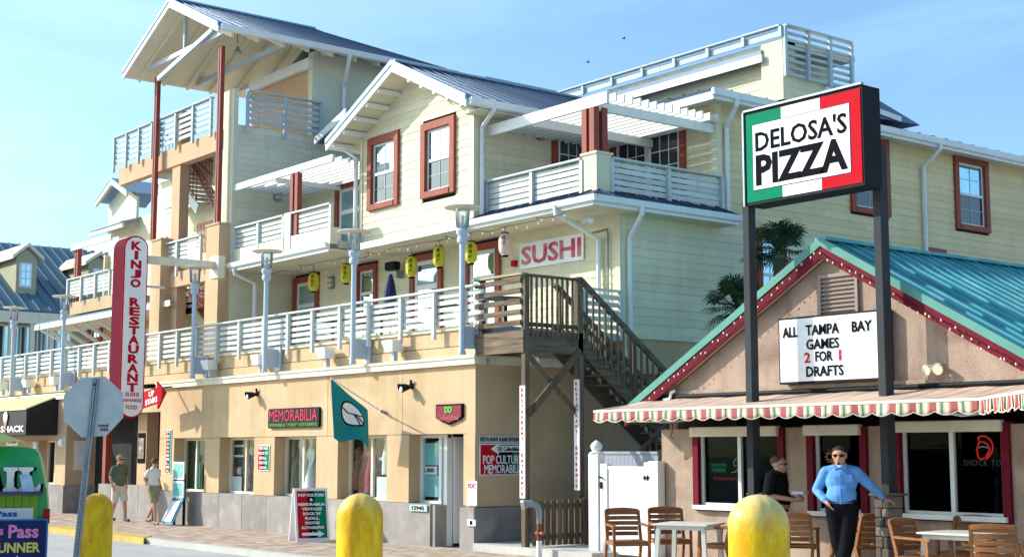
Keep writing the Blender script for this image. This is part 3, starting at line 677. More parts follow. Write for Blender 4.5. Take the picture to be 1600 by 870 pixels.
obj('beam', MB().box(cx-1.9, cx-1.8, ypf+.04, y_e, zpg-.221, zpg-.03), M_white, pgo)
n = 15
for k in range(n):
    y = ypf+.16 + (y_e-ypf-.3)*k/(n-1); obj('slat', MB().box(bx1+.05, cx+.42, y-.02, y+.02, zpg-.02, zpg+.15), M_white, pgo)
# ---- left third-floor deck with pergola
railing(B, (XT+.05, e_l+.12), (hy(440, 340, e_l)[0], e_l+.12), 7.32, 8.04, 5, 1.4, drop=.3)
railing(B, (hy(451, 335, e_l)[0], e_l+.12), (bx0-.05, e_l+.12), 7.32, 8.04, 5, 1.35, drop=.3)
yk = 20.4; f3 = Fr('y', yk)
do3 = (f3.hit(527, 300)[0], bx0+.05, 7.1, f3.hit(540, 286)[1])
siding(B, f3, XT, bx0, 7.1, 9.4, [do3]); obj('wall', MB().box(XT, bx0, yk+.03, yk+.2, 7.1, 9.5), M_dark, B)
glazed_door(B, f3, *do3)
zp = 9.2; c = MB(); c.box(XT+.02, bx0-.0, e_l+.05, e_l+.13, zp-.12, zp+.06); lp = obj('pergola', c, M_white, B)
for k in range(9): y = e_l+.35+k*.235; obj('slat', MB().box(XT+.02, bx0-.02, y-.02, y+.02, zp-.08, zp+.05), M_white, lp)
obj('beam', MB().box(XT+2.2, XT+2.3, e_l+.14, yk-.05, zp-.2, zp-.085), M_white, lp)
x = hy(461, 295, e_l+.1)[0]; cl = MB()
for i in (-1, 1): cl.box(x+i*.12-.07, x+i*.12+.07, e_l+.06, e_l+.2, 7.1, zp-.13)
obj('column', cl, M_redcol, B)
obj('parapet', MB().box(hy(441, 350, e_l)[0], hy(450, 350, e_l)[0], e_l+.04, e_l+.3, 7.42, 8.06), M_side, B)
# ---- tower
yt = 18.2; ft = Fr('y', yt); ftx = Fr('x', XT)
yo = hx(488, 140, XT)[0]
lowz, hiz = ZD, 10.92
obj('wall', MB().box(XT-.25, XT-.03, yt+.5, 26, ZD, 11.0), M_dark, B)
siding(B, ftx, yt+.12, yk, ZD, 10.98, (), m=M_sideL); siding(B, ftx, yk, yo, 9.3, 10.98, (), m=M_sideL)
obj('wall_panel', ftx.box(MB(), yo, 25.0, -.25, .0, 9.3, 13.5), M_sideL, B)
xp0, xp1 = -36.2, XT
pr = MB(); pr.box(xp0, xp1+.02, yt-.02, yt+.12, ZD, 12.0); obj('pier', pr, M_sideL, B)
blk = [(hy(323, 400, 17.88)[0], hy(343, 400, 17.88)[0]), (hy(237, 420, 17.88)[0], hy(252, 420, 17.88)[0])]
for i, (p, q) in enumerate(blk):
    zt_ = 8.12; obj('pier', MB().box(p, q, 17.85, yt+.05, ZD, zt_), M_stucco, B); c = MB(); c.box(p-.03, q+.03, 17.82, yt+.08, zt_-.0, zt_+.05); obj('pier_cap', c, M_stucco, B)
obj('pier', MB().box(blk[1][1]-.12, blk[1][1]+.42, yt-.0, yt+.3, ZD, 12.0), M_stuccoO, B)
for (px, pyb) in ((343, 200), (243, 230)):
    x = hy(px, pyb, 17.95)[0]; c = MB()
    for i in (-1, 1): c.box(x+i*.06-.035, x+i*.06+.035, 17.90, 18.02, 8.17, 13.25)
    c.box(x-.03, x+.03, 17.94, 17.98, 8.17, 13.25); obj('steel_column', c, M_redcol, B)
xL = hy(190, 230, yt)[0]; xR = hy(336, 200, yt)[0]
obj('deck_face_board', MB().box(xL, xp0+.05, yt-.05, yt+.2, 10.36, 10.93), M_stuccoO, B)
obj('deck_face_board', MB().box(blk[1][1], blk[0][0]+.05, yt-.05, yt+.2, 6.68, 7.12), M_stuccoO, B)
fl = MB(); fl.box(xL+.02, XT-.02, yt+.2, yt+5, 10.75, 10.9); obj('deck_floor', fl, M_conc, B); obj('deck_floor', MB().box(-38.6, XT-.02, yt+.2, yt+5, 6.9, 7.1), M_conc, B)
railing(B, (hy(257, 170, yt)[0], yt-.1), (xR+.05, yt-.1), 11.05, 11.96, 5, 1.3, drop=.25, m=M_railb)
railing(B, (hy(187, 200, yt)[0], yt-.1), (hy(246, 180, yt)[0], yt-.1), 11.05, 11.96, 5, .85, drop=.25, m=M_railb)
railing(B, (XT+.08, yt+.35), (XT+.08, yo+.25), 11.05, 12.0, 5, 1.35, out=(1, 0), drop=.3, m=M_railb)
railing(B, (hy(250, 380, yt)[0], yt-.1), (hy(322, 360, yt)[0], yt-.1), 7.3, 8.02, 5, 1.3, drop=.35)
obj('wall', MB().box(-39.2, XT-.02, yo+.02, yo+.2, 10.9, 13.2), M_stuccoO, B)
obj('beam', MB().box(-39.2, XT, yo-.15, yo+.0, 13.0, 13.3), M_white, B)
obj('pier', MB().box(-39.3, -38.8, yo, yo+.4, 10.9, 13.2), M_stuccoO, B)
tr_ = gable_roof(-37.88, 14.98, .465, 3.2, 17.25, 25.3, .16, 20, M_blue, back_hip=3.2)
eave_line(tr_, -37.88+3.2, 17.27, 25.3, 14.98-.465*3.2-.02, 1)
g = MB()
for k in range(8):
    y = 17.7+k*.8
    for s in (-1, 1): g.beam((-37.88, y, 14.98-.27), (-37.88+s*3.1, y, 14.98-.27-.465*3.1), .07, .13)
obj('rafters', g, M_soff, tr_)
yt_ = 17.75; g = MB()
def h3(px, py, y): p = hy(px, py, y); return (p[0], y, p[1])
g.beam(h3(220, 76, yt_), h3(336, 83, yt_), .1, .12) if False else g.beam((-40.4, yt_, 13.52), (-35.2, yt_, 13.52), .1, .14)
g.beam((-37.88, yt_+.001, 13.6), (-37.88, yt_+.001, 14.7), .09, .1, up=(0, 1, 0))
g.beam(h3(247, 124, yt_-.12), h3(333, 46, yt_-.12), .08, .14)
for y in (19.6, 21.0): g.beam((-40.9, y, 13.45), (-34.9, y, 13.45), .1, .16)
obj('truss', g, M_railb, tr_)  # greyed paint darkens the truss for the shade under the gable
# stairs inside the tower
def stairflight(x0, z0, x1, z1, y0, y1, n):
    s = MB()
    for y in (y0, y1): s.beam((x0, y, z0), (x1, y, z1), .05, .3)
    o = obj('stair', s, M_white, B)
    for k in range(n): u = (k+.5)/n; obj('tread', MB().box(min(x0, x1)+abs(x1-x0)*k/n, min(x0, x1)+abs(x1-x0)*(k+1)/n+.03, y0, y1, (z0+(z1-z0)*u if x1 > x0 else z1+(z0-z1)*u)+.08, (z0+(z1-z0)*u if x1 > x0 else z1+(z0-z1)*u)+.13), M_conc, o)
    r = MB(); r.beam((x0, y0-.05, z0+1.15), (x1, y0-.05, z1+1.15), .05, .06); r.beam((x0, y0-.05, z0+.35), (x1, y0-.05, z1+.35), .04, .05)
    for k in range(13): u = k/12; x = x0+(x1-x0)*u; z = z0+(z1-z0)*u; r.box(x-.012, x+.012, y0-.07, y0-.05, z+.3, z+1.15)
    obj('stair_guard', r, M_redcol, o)
p, q = hy(272, 250, 20.0), hy(330, 322, 20.0); stairflight(p[0], p[1], q[0]+.3, q[1]-.2, 19.4, 20.4, 12)
p, q = hy(278, 441, 19.4), hy(323, 505, 19.4); stairflight(p[0]-.4, p[1]+.3, q[0]+.2, q[1]-.1, 19.2, 20.2, 12)
g = MB()
for k in range(12): y = 20.6+k*.13; g.box(-35.95, -35.92, y, y+.02, 7.3, 10.3)
g.box(-35.97, -35.9, 20.5, 22.2, 7.25, 7.33); g.box(-35.97, -35.9, 20.5, 22.2, 8.7, 8.78); obj('stair_screen', g, M_redcol, B)
def screen(par, px0, px1, top, bot, y):      # lattice of red bars between two sloping lines, in photo positions
    m = MB(); n = max(4, int((px1-px0)/2.2))
    for k in range(n+1):
        u = k/n; px = px0+(px1-px0)*u; x, z1 = hy(px, top[0]+(top[1]-top[0])*u, y); _, z0 = hy(px, bot[0]+(bot[1]-bot[0])*u, y)
        m.box(x-.012, x+.012, y, y+.02, z0, z1)
    for v in (0, .25, .5, .75, 1):
        p = hy(px0, top[0]+(bot[0]-top[0])*v, y); q = hy(px1, top[1]+(bot[1]-top[1])*v, y); m.beam((p[0], y+.01, p[1]), (q[0], y+.01, q[1]), .03, .05)
    obj('stair_screen', m, M_redcol, par)
screen(B, 292, 332, (236, 229), (238, 322), 19.3); screen(B, 311, 327, (436, 427), (486, 506), 19.1); screen(B, 308, 331, (350, 345), (392, 395), 19.5)
# back walls of the tower (other wing behind the stairs)
obj('wall', MB().box(-46, XT-.4, 24.0, 24.3, 4.3, 9.6), M_side, B)
obj('wall', MB().box(-41.5, XT-.3, 23.2, 24.2, ZD, 6.8), M_dark, B)
# ---- right body roof, wing wall
zA = 6.95
ops3 = [wA, wB]
obj('wall', MB().box(XS-.3, XS-.03, YN+.03, 42, 6.9, 9.8), M_dark, B)
siding(B, FS, YN+.13, 42, 6.9, 9.66, ops3, m=M_sideT)
for wv in ops3: window(B, FS, *wv, cas=.17, glass2=M_glassd, d=.03)
ze3 = 9.76; x3, y3 = -21.25, 22.5
def eave3(pts):
    c = MB()
    for i in range(len(pts)-1): c.beam((*pts[i], ze3-.1), (*pts[i+1], ze3-.1), .05, .2)
    return obj('fascia', c, M_white, B)
eave3([(XB-.3, y3), (x3, y3), (x3, 42)])
g = MB(); g.prism([(x3+.02, y3-.1, ze3-.14), (x3+.11, y3-.1, ze3-.12), (x3+.14, y3-.14, ze3+.02), (x3+.02, y3-.1, ze3+.02)], (0, 19.5, 0)); obj('gutter', g, M_gut, B)
obj('soffit', MB().box(x3-.6, x3-.02, y3, 42, ze3-.12, ze3-.08), M_soff, B); obj('soffit', MB().box(XB, x3-.6, y3, YN+.1, ze3-.121, ze3-.081), M_soff, B)
rr = MB(); rr.box(-30, x3-.05, y3+.05, 42, ze3-.06, ze3+.0); rf = obj('roof', rr, M_blue, B)
roof_slope(rf, (x3+.05, y3-.05, ze3+.04), (x3+.05, 42, ze3+.04), (x3-3.5, 42, ze3+1.0), (x3-3.5, y3+3.4, ze3+1.0), M_blue, 34)
roof_slope(rf, (XB-.4, y3-.05, ze3+.04), (x3+.05, y3-.05, ze3+.04), (x3-3.5, y3+3.4, ze3+1.0), (XB-.4, y3+3.4, ze3+1.0), M_blue, 10)
(yq0, zq0), (yq1, zq1) = hx(1345, 140, -22.3), hx(1438, 196, -22.3)
hp = MB(); hp.prism([(-22.3, yq0, zq0), (-22.3, yq1, zq1), (-22.3, yq0, zq1-.1)], (-4, 0, 0)); hpo = obj('dormer_roof', hp, M_blue, B)
obj('rake_board', MB().beam((-22.26, yq0, zq0-.42), (-22.26, yq1-.9, zq1+.02), .05, .14), M_white, hpo)
# rooftop stair box, platform and railings
yr = 24.7; frr = Fr('y', yr)
zt1 = frr.hit(1213, 62)[1]
ph = [frr.hit(px, py)[1] for px, py in ((1215, 60), (1208, 76), (1208, 88))]
obj('penthouse_wall', MB().box(-29.0, -21.95, yr+.35, 27.5, 9.6, ph[0]-.15), M_side, B)
siding(B, Fr('y', yr+.3), -28, -21.9, 9.8, ph[2], (), m=M_side)
obj('penthouse_roof', MB().prism([(-30.5, yr, ph[2]+.02), (-30.5, yr, ph[2]+.22), (-30.5, yr+1.2, ph[1]+.38), (-30.5, yr+1.2, ph[1]+.18)], (8.7, 0, 0)), M_blue, B)
obj('fascia', MB().box(-30.5, -21.75, yr-.06, yr-.01, ph[2]-.08, ph[2]+.1), M_white, B)
obj('platform', MB().box(-30.2, -21.2, yr+.15, 27.4, ph[0]-.12, ph[0]), M_cornice, B)
obj('pier', MB().box(-21.85, -21.2, yr+.05, yr+.5, 9.9, ph[0]+.0), M_side, B)
siding(B, Fr('x', -21.25), yr+.5, 27.4, 9.7, 10.5); obj('penthouse_wall', MB().box(-22.2, -21.28, yr+.52, 27.4, 9.6, 10.5), M_dark, B)
zrt = frr.hit(1225, 38)[1]
railing(B, (hy(870, 141, yr)[0], yr), (-21.15, yr), ph[0]+.02, zrt, 1, 1.15, m=M_railb, bh=.16, drop=.02)
railing(B, (-21.12, yr), (-21.12, hx(1327, 70, -21.12)[0]), 10.45, zrt, 7, .8, m=M_railb, out=(1, 0), drop=.05, bh=.07)
(ya, za1), (yb1, zb1) = hx(757, 116, hy(870, 141, yr)[0]), (yr, zrt)
railing(B, (hy(870, 141, yr)[0], yr), (hy(870, 141, yr)[0], ya), ph[0]+.25, zrt, 1, .9, m=M_railb, out=(1, 0), bh=.08, drop=.02)
obj('roof_vent_box', MB().box(-21.5, -21.1, 26.2, 27.0, 10.1, 10.4), M_gut, B)
# lower roof edge seen left of the bay
(xa, za1), (xb, zb1) = hy(543, 168, 20.6), hy(494, 214, 20.6)
lr = MB(); lr.prism([(xa, 20.6, za1), (xb, 20.6, zb1), (xb, 20.6, zb1-.18), (xa, 20.6, za1-.18)], (0, 5, 0)); o = obj('lower_roof', lr, M_blue, B)
obj('rake_board', MB().prism([(xa, 20.58, za1-.03), (xb, 20.58, zb1-.03), (xb, 20.58, zb1-.24), (xa, 20.58, za1-.24)], (0, -.05, 0)), M_white, o)
# deck railing along the street
rp0 = [hy(p, 500, F)[0] for p in (256, 283, 313, 345, 380, 418, 456, 494, 537, 582, 632, 684, 729)]
x_e = hy(757, 450, F-.04)[0]
railing(B, (-50, F-.04), (rp0[0]-1.1, F-.04), 4.32, 5.05, 5, 1.15, drop=.22, bh=.085)
railing(B, (rp0[0]-1.1, F-.04), (x_e, F-.04), 4.36, 5.09, 5, posts=[x-rp0[0]+1.1 for x in rp0]+[0.05], drop=.26, bh=.085)
railing(B, (XS-.02, Y2-1.1), (XS-.02, Y2-.05), 4.36, 5.2, 5, 1.0, out=(1, 0))
# downspouts
zz = lambda px, py, y: hy(px, py, y)
a = hy(365, 425, e_l-.08); b = hy(375, 450, Y2-1.5)
downspout(B, [(a[0], e_l-.08, 6.86), (a[0], e_l-.05, 6.7), (a[0]+.15, e_l+.5, 6.45), (a[0]+.15, e_l+.5, 4.3)])
x = hy(748, 200, BY-.1)[0]
a = hx(766, 160, ap_x+half+.1)
downspout(B, [(ap_x+half+.08, BY+.0, 9.6), (ap_x+half+.06, BY+.02, 9.48), (bx1+.1, BY+.15, 9.2), (bx1+.1, BY+.15, 7.25), (bx1+.2, BY+.05, 7.2)])
downspout(B, [(ap_x-half-.05, ry+.5, 9.6), (bx0-.08, BY-.1, 9.25), (bx0-.08, BY-.1, 7.05)])
a = hy(868, 333, e_r-.08)[0]; bq = hy(934, 380, Y2-.12)[0]
downspout(B, [(a, e_r-.1, ZE-.05), (a, e_r-.08, ZE-.22), (bq, Y2-.1, 6.35), (bq, Y2-.1, 4.35)])
a = hx(1003, 330, e_s+.08)[0]; yd = Y2+.16
downspout(B, [(e_s+.08, a, ZE-.1), (e_s+.08, a, ZE-.25), (XS+.1, yd, 6.3), (XS+.1, yd, 4.0)])
a = hx(1151, 150, x3+.08)[0]
downspout(B, [(x3+.08, a, ze3-.1), (x3+.08, a, ze3-.25), (XS+.1, YN+.22, ze3-.65), (XS+.1, YN+.22, 7.1)])
a = hx(1469, 225, x3+.08)[0]; yq = hx(1440, 330, XS)[0]
downspout(B, [(x3+.08, a, ze3-.1), (x3+.08, a, ze3-.25), (XS+.1, yq, ze3-.65), (XS+.1, yq, 4.2)])
a = hx(547, 85, -34.6)[0]; yq = hx(535, 120, XT)[0]
downspout(B, [(-34.62, a, 13.4), (-34.62, a, 13.25), (XT+.1, yq, 12.6), (XT+.1, yq, 11.0)])
# ---- left wing beyond the tower (second floor wall under a low roof)
fw = Fr('y', Y2-.6); xw0, xw1 = -50, hy(236, 500, Y2-.6)[0]
(wa, wza), (wb, wzb) = fw.hit(139, 535), fw.hit(162, 496)
obj('wall', MB().box(-49, xw1, Y2-.57, Y2-.3, ZD, 6.6), M_dark, B)
siding(B, fw, -49, xw1, ZD, 6.45, [(wa, wb, wza, wzb+.2)], m=M_stucco, course=1.1, name='wall_panel')
window(B, fw, wa, wb, wza, wzb+.2, muntins=1)
yew = 18.0
(xe0, zE) = hy(56, 496, yew)
zE = 6.35
rw = MB(); rw.prism([(xe0, yew, zE), (hy(236, 480, yew)[0], yew, zE), (hy(236, 480, yew)[0], Y2, zE+.45), (xe0, Y2, zE+.45)], (0, 0, -.06)); rwo = obj('roof', rw, M_blue, B)
obj('fascia', MB().box(xe0, -38.9, yew-.03, yew+.0, zE-.24, zE-.065), M_white, B); obj('soffit', MB().box(xe0, -39, yew, Y2-.6, zE-.2, zE-.17), M_soff, B)
br_ = MB()
for k in range(7): x = xe0+.6+k*1.1; br_.beam((x, Y2-.62, zE-1.0), (x, yew+.3, zE-.25), .08, .1)
obj('roof_brackets', br_, M_white, B)
x = xe0+.5; downspout(B, [(x, yew-.05, zE-.1), (x, yew, zE-.25), (x+.7, Y2-.8, zE-1.1), (x+.7, Y2-.8, 4.4)], .05)
# upper balcony with red columns in front of a set-back storey
fu = Fr('y', 19.4)
xa = fu.hit(113, 430)[0]; xb = fu.hit(175, 430)[0]
railing(B, (xa, 19.3), (xb+.2, 19.3), 7.35, 8.05, 5, 1.2)
obj('deck_floor', MB().box(xa, xb+.6, 19.35, 24, 6.75, 7.2), M_stucco, B)
c = MB(); 
for i in (-1, 1): c.box(xa+.3+i*.1-.06, xa+.3+i*.1+.06, 19.4, 19.55, 7.2, 9.2)
obj('column', c, M_redcol, B)
pgx = MB(); pgx.box(xa, xb, 19.3, 19.38, 9.1, 9.3)
pgo_ = obj('pergola', pgx, M_white, B)
for k in range(8): obj('slat', MB().box(xa+.05, xb, 19.6+k*.3, 19.63+k*.3, 9.12, 9.24), M_white, pgo_)
# set-back storey with small gable and low eaves
fg = Fr('y', 22.6)
xg0, xg1 = fg.hit(172, 330)[0], fg.hit(262, 330)[0]
obj('wall', MB().box(xg0+.0, XT-.5, 22.62, 23, 7.0, 9.9), M_sideL, B)
xg2 = fg.hit(248, 300)[0]; zhi = fg.hit(285, 266)[1]; zlo = fg.hit(200, 345)[1]
siding(B, fg, xg0, xg2, 7.6, zlo, m=M_side, course=.36); siding(B, fg, xg2, XT-.3, 7.6, zhi, m=M_side, course=.36); obj('wall', MB().box(xg2, XT-.3, 22.65, 24, 4.3, zhi), M_side, B)
obj('fascia', MB().box(xg2-.2, XT-.3, 22.2, 22.3, zhi-.12, zhi+.06), M_white, B)
obj('wall', MB().box(xg0-.0, xg0+.1, 22.4, 22.6, 4.3, 9.7), M_side, B)
p = fg.hit(196, 283); gx, gz = p[0], p[1]; q = fg.hit(171, 318); hw = gx-q[0]; sl = (gz-q[1])/hw
g = MB()
for s in (-1, 1): g.prism([(gx, 22.0, gz), (gx+s*hw, 22.0, gz-sl*hw), (gx+s*hw, 22.0, gz-sl*hw-.2), (gx, 22.0, gz-.2)], (0, .1, 0))
g.prism([(gx, 22.5, gz-.2), (gx+hw*.9, 22.5, gz-.2-sl*hw*.9), (gx+hw*.9, 22.5, gz-2), (gx-hw*.9, 22.5, gz-2), (gx-hw*.9, 22.5, gz-.2-sl*hw*.9)], (0, .1, 0))
obj('small_gable', g, M_sideL, B)
g = MB()
for s in (-1, 1): g.prism([(gx, 21.98, gz+.06), (gx+s*hw*1.03, 21.98, gz+.06-sl*hw*1.03), (gx+s*hw*1.03, 21.98, gz-sl*hw*1.03), (gx, 21.98, gz)], (0, 2.2, 0))
obj('small_gable_roof', g, M_bluel, B)
(p, zp_), (q, zq_) = fg.hit(140, 362), fg.hit(262, 330)
for (pxa, pya, pxb, pyb) in ((138, 362, 190, 350), (255, 326, 318, 312)):
    a_, b_ = hy(pxa, pya, 21.8), hy(pxb, pyb, 21.8); zz_ = (a_[1]+b_[1])/2; c = MB(); c.box(a_[0], b_[0], 21.8, 21.9, zz_-.16, zz_); o = obj('fascia', c, M_white, B)
    c = MB(); c.prism([(a_[0], 21.75, zz_+.01), (b_[0], 21.75, zz_+.01), (b_[0], 24, zz_+.7), (a_[0], 24, zz_+.7)], (0, 0, .05)); obj('roof', c, M_bluel, o)
# ================================================================ THE PIZZA BUILDING
YD = 17.2; FD = Fr('y', YD); PZ = .1
M_pinkg = mat('stained_pink_stucco', (.40, .285, .22), .9, .14, 2.2, .6, 45, streak=.45, col2=(.22, .14, .12), s2=1.6, p2=(.52, .75))
D = thing('pizza_building', 'low pink stucco restaurant with teal metal gable roof, red rake boards and scalloped striped awning', 'building', (-13.5, YD, 0))
struct('patio', MB().box(-17.9, 2, 12.6, 30, -.3, PZ-.0), M_conc)
dw = [(*[FD.hit(1087, 700)[0], FD.hit(1226, 700)[0]], .97, 2.24), (FD.hit(1265, 700)[0], FD.hit(1355, 700)[0], .95, 2.24), (FD.hit(1400, 700)[0], FD.hit(1578, 700)[0], .97, 2.27)]
axd, azd, sld, xdl, xdr = -13.54, 4.98, .562, -17.6, -9.55
mb = MB(); e = [xdl] + [v for w in dw for v in w[:2]] + [xdr]
for i in range(0, len(e), 2): FD.box(mb, e[i], e[i+1], -.2, 0, 0, 2.24)
for w in dw: FD.box(mb, w[0], w[1], -.2, 0, 0, w[2])
for w in dw: FD.box(mb, w[0], w[1], -.2, 0, w[3]-.03, 2.24)
zt = 2.24; pts = [(xdl, YD, zt), (-9.5, YD, zt), (-9.5, YD, azd-.3-sld*4.0), (axd, YD, azd-.3), (xdl, YD, azd-.3-sld*4.06)]
obj('wall', mb, M_pink, D)
YU = 16.74; FU = Fr('y', YU); zt = 2.79; hb = (azd-.25-zt)/sld; obj('gable_wall', MB().prism([(axd-hb, YU, zt), (axd+hb, YU, zt), (axd, YU, azd-.25)], (0, .46, 0)), M_pinkg, D)
obj('wall', MB().box(xdl, xdl+.2, YD+.2, 30, 0, 2.5), M_pink, D)
obj('wall', MB().box(xdr-.2, xdr, YD+.2, 30, 0, 2.5), M_pink, D)
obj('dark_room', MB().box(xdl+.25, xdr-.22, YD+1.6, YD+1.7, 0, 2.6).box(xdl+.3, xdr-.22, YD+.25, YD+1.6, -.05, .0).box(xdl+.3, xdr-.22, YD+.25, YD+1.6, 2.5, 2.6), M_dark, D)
M_dpane = glass_mat('dark_restaurant_glass', (.30, .34, .34), (.35, .4, .42), fac=0, mul=.15)
for i, (p, q, z0, z1) in enumerate(dw):
    c = MB(); t = .1
    FD.box(c, p-.02, p+t, -.12, .06, z0-.06, z1); FD.box(c, q-t, q+.02, -.12, .06, z0-.06, z1); FD.box(c, p+t, q-t, -.12, .055, z0-.06, z0+.0)
    w = obj('window', c, M_dred, D)
    obj('roller_shade_box', FD.box(MB(), p-.03, q-.06, .0, .13, z1-.13, z1+.03), M_cornice, w, bevel=.02)
    obj('window_sill', FD.box(MB(), p+.02, q-.03, .056, .12, z0-.04, z0+.03), M_white, w)
    s = MB(); a0, a1 = p+t+.002, q-t-.002; f = .05
    FD.box(s, a0, a0+f, -.1, -.02, z0+.003, z1-.05); FD.box(s, a1-f, a1, -.1, -.02, z0+.003, z1-.05); FD.box(s, a0+f, a1-f, -.1, -.02, z0+.003, z0+.07)
    if i != 1: m_ = a0+(a1-a0)*(.5); FD.box(s, m_-.035, m_+.035, -.1, -.01, z0+.07, z1-.05)
    obj('sash', s, M_gut, w)
    obj('pane', FD.box(MB(), a0+f, a1-f, -.07, -.06, z0+.07, z1-.05), M_dpane, w)
# vent louvre
(v0, vz0), (v1, vz1) = FU.hit(1282, 487), FU.hit(1342, 427)
vz0 = FU.hit(1312, 489)[1]; vz1 = FU.hit(1312, 427)[1]
vf = MB(); FU.box(vf, v0, v0+.05, 0, .05, vz0, vz1); FU.box(vf, v1-.05, v1, 0, .05, vz0, vz1); FU.box(vf, v0+.05, v1-.05, 0, .05, vz1-.05, vz1); M_vent = simple('grey_pink_vent', (.30, .23, .20))
vo = obj('vent', vf, M_vent, D)
for k in range(9):
    z = vz0+.03+(vz1-vz0-.08)*k/8; a = MB().prism([(v0+.05, YU+.02, z+.05), (v0+.05, YU-.045, z-.0), (v0+.05, YU-.045, z+.012), (v0+.05, YU+.02, z+.062)], (v1-v0-.1, 0, 0)); obj('louvre', a, M_vent, vo)
c = MB(); FU.box(c, xdl+.4, -9.7, .0, .02, 2.80, 2.86); obj('trim_board', c, M_pink, D)
c = MB(); c.tube([(xdl+.35, YU-.05, 2.76), (-9.6, YU-.05, 2.77)], .035, 8); obj('awning_roller', c, M_black, D, smooth=True)
# roof
rf = MB()
for s in (-1, 1): rf.prism([(axd, 16.64, azd-.05), (axd+s*4.3, 16.64, azd-.05-sld*4.3), (axd+s*4.3, 16.64, azd-.2-sld*4.3), (axd, 16.64, azd-.2)], (0, 14, 0))
ro = obj('roof', rf, M_soff, D)
roof_slope(ro, (axd+4.3, 16.6, azd-sld*4.3), (axd+4.3, 31, azd-sld*4.3), (axd, 31, azd), (axd, 16.6, azd), M_teal, 46, th=.04, seam=.03)
roof_slope(ro, (axd-4.3, 16.6, azd-sld*4.3), (axd-4.3, 31, azd-sld*4.3), (axd, 31, azd), (axd, 16.6, azd), M_teal, 46, th=.04, seam=.03)
for s in (-1, 1):
    E_ = Vector((axd+s*4.3, 16.6, azd-sld*4.3)); A_ = Vector((axd, 16.6, azd)); dn = Vector((0, 0, -1))
    obj('rake_board', MB().prism([A_+dn*.09, E_+dn*.09, E_+dn*.27, A_+dn*.27], (0, -.04, 0)), M_dred, ro)
    obj('rake_flashing', MB().prism([A_-dn*.04, E_-dn*.04, E_+dn*.09, A_+dn*.09], (0, -.06, 0)), M_tealtrim, ro)
obj('ridge_cap', MB().beam((axd, 16.55, azd+.02), (axd, 31, azd+.02), .2, .05), M_teal, ro)
# string of bulbs on the rake
sl_ = thing('string_lights', 'string of small clear bulbs clipped along the red rake boards of the teal gable roof', 'string lights', (axd, 16.5, azd))
w_ = MB(); M_bulb = simple('clear_bulb', (.85, .80, .62), .2)
for s in (-1, 1):
    w_.tube([(axd+s*4.3*k/20, 16.53, azd-.17-sld*4.3*k/20 - .03*(k % 2)) for k in range(21)], .006, 4)
obj('wire', w_, M_black, sl_)
bm_ = None
for s in (-1, 1):
    for k in range(34):
        x = 4.25*(k+random.uniform(.1, .9))/34; loc = Vector((s*x, -.005+random.uniform(-.02, .01), -.17-sld*x-.04+random.uniform(-.05, .05)))
        if bm_ is None: bm_ = obj('bulb', MB().ball((0, 0, 0), .013, 6, 4, (1, 1, 1.6)), M_bulb, sl_, smooth=True, local=True); bm_.location = loc
        else: b2 = bm_.copy(); COL.objects.link(b2); b2.location = loc
# small things on the wall
(xw_, zw_) = FU.hit(1469, 573)
fl2 = thing('double_floodlight', 'cream twin floodlight on the pink gable wall right of the right black pole', 'light', (xw_, YU-.02, zw_))
o = MB(); o.lathe((xw_, YU-.05, zw_-.05), [(.05, 0), (.05, .1)], 10); obj('junction_box', o, M_cornice, fl2)
for s in (-1, 1): obj('lamp_head', MB().tube([(xw_+s*.03, YU-.06, zw_+.02), (xw_+s*.07, YU-.10, zw_), (xw_+s*.09, YU-.17, zw_-.04), (xw_+s*.095, YU-.2, zw_-.05)], [.025, .04, .07, .075], 10), M_cornice, fl2, smooth=True)
(xw_, zw_) = hy(1047, 618, YU-.1); obj('conduit', MB().tube([(xw_-.15, YU-.1, zw_-.06), (xw_, YU-.1, zw_-.05), (xw_+.03, YU-.1, zw_+.06), (xw_+.1, YU-.08, zw_+.08)], .03, 6), M_white, D, smooth=True)
# ---- awning
def stripe_mat(name, cols, k, axis=0, rough=.8, ang=0.0):
    m = bpy.data.materials.new(name); m.use_nodes = True; n, l = m.node_tree.nodes, m.node_tree.links; b = n['Principled BSDF']; b.inputs['Roughness'].default_value = rough
    t = n.new('ShaderNodeTexCoord'); sp = n.new('ShaderNodeSeparateXYZ'); l.new(t.outputs['Object'], sp.inputs[0])
    a = n.new('ShaderNodeMath'); a.operation = 'MULTIPLY'; a.inputs[1].default_value = k; l.new(sp.outputs[axis], a.inputs[0])
    f = n.new('ShaderNodeMath'); f.operation = 'FRACT'; l.new(a.outputs[0], f.inputs[0])
    r = n.new('ShaderNodeValToRGB'); r.color_ramp.interpolation = 'CONSTANT'
    while len(r.color_ramp.elements) < len(cols): r.color_ramp.elements.new(.5)
    for e_, (p, c) in zip(r.color_ramp.elements, cols): e_.position = p; e_.color = tuple(c)+(1,)
    l.new(f.outputs[0], r.inputs[0])
    nz_ = n.new('ShaderNodeTexNoise'); nz_.inputs['Scale'].default_value = 2.5; nz_.inputs['Detail'].default_value = 5; l.new(t.outputs['Object'], nz_.inputs['Vector'])
    x = n.new('ShaderNodeMix'); x.data_type = 'RGBA'; x.blend_type = 'MULTIPLY'; rr_ = n.new('ShaderNodeValToRGB'); rr_.color_ramp.elements[0].color = (.8, .78, .74, 1); rr_.color_ramp.elements[0].position = .35; rr_.color_ramp.elements[1].position = .6
    l.new(nz_.outputs['Fac'], rr_.inputs[0]); x.inputs[0].default_value = 1; l.new(r.outputs[0], x.inputs[6]); l.new(rr_.outputs[0], x.inputs[7]); l.new(x.outputs[2], b.inputs['Base Color'])
    MATS[name] = m; return m
cr, rd, gn = (.70, .60, .45), (.34, .08, .08), (.08, .15, .10)
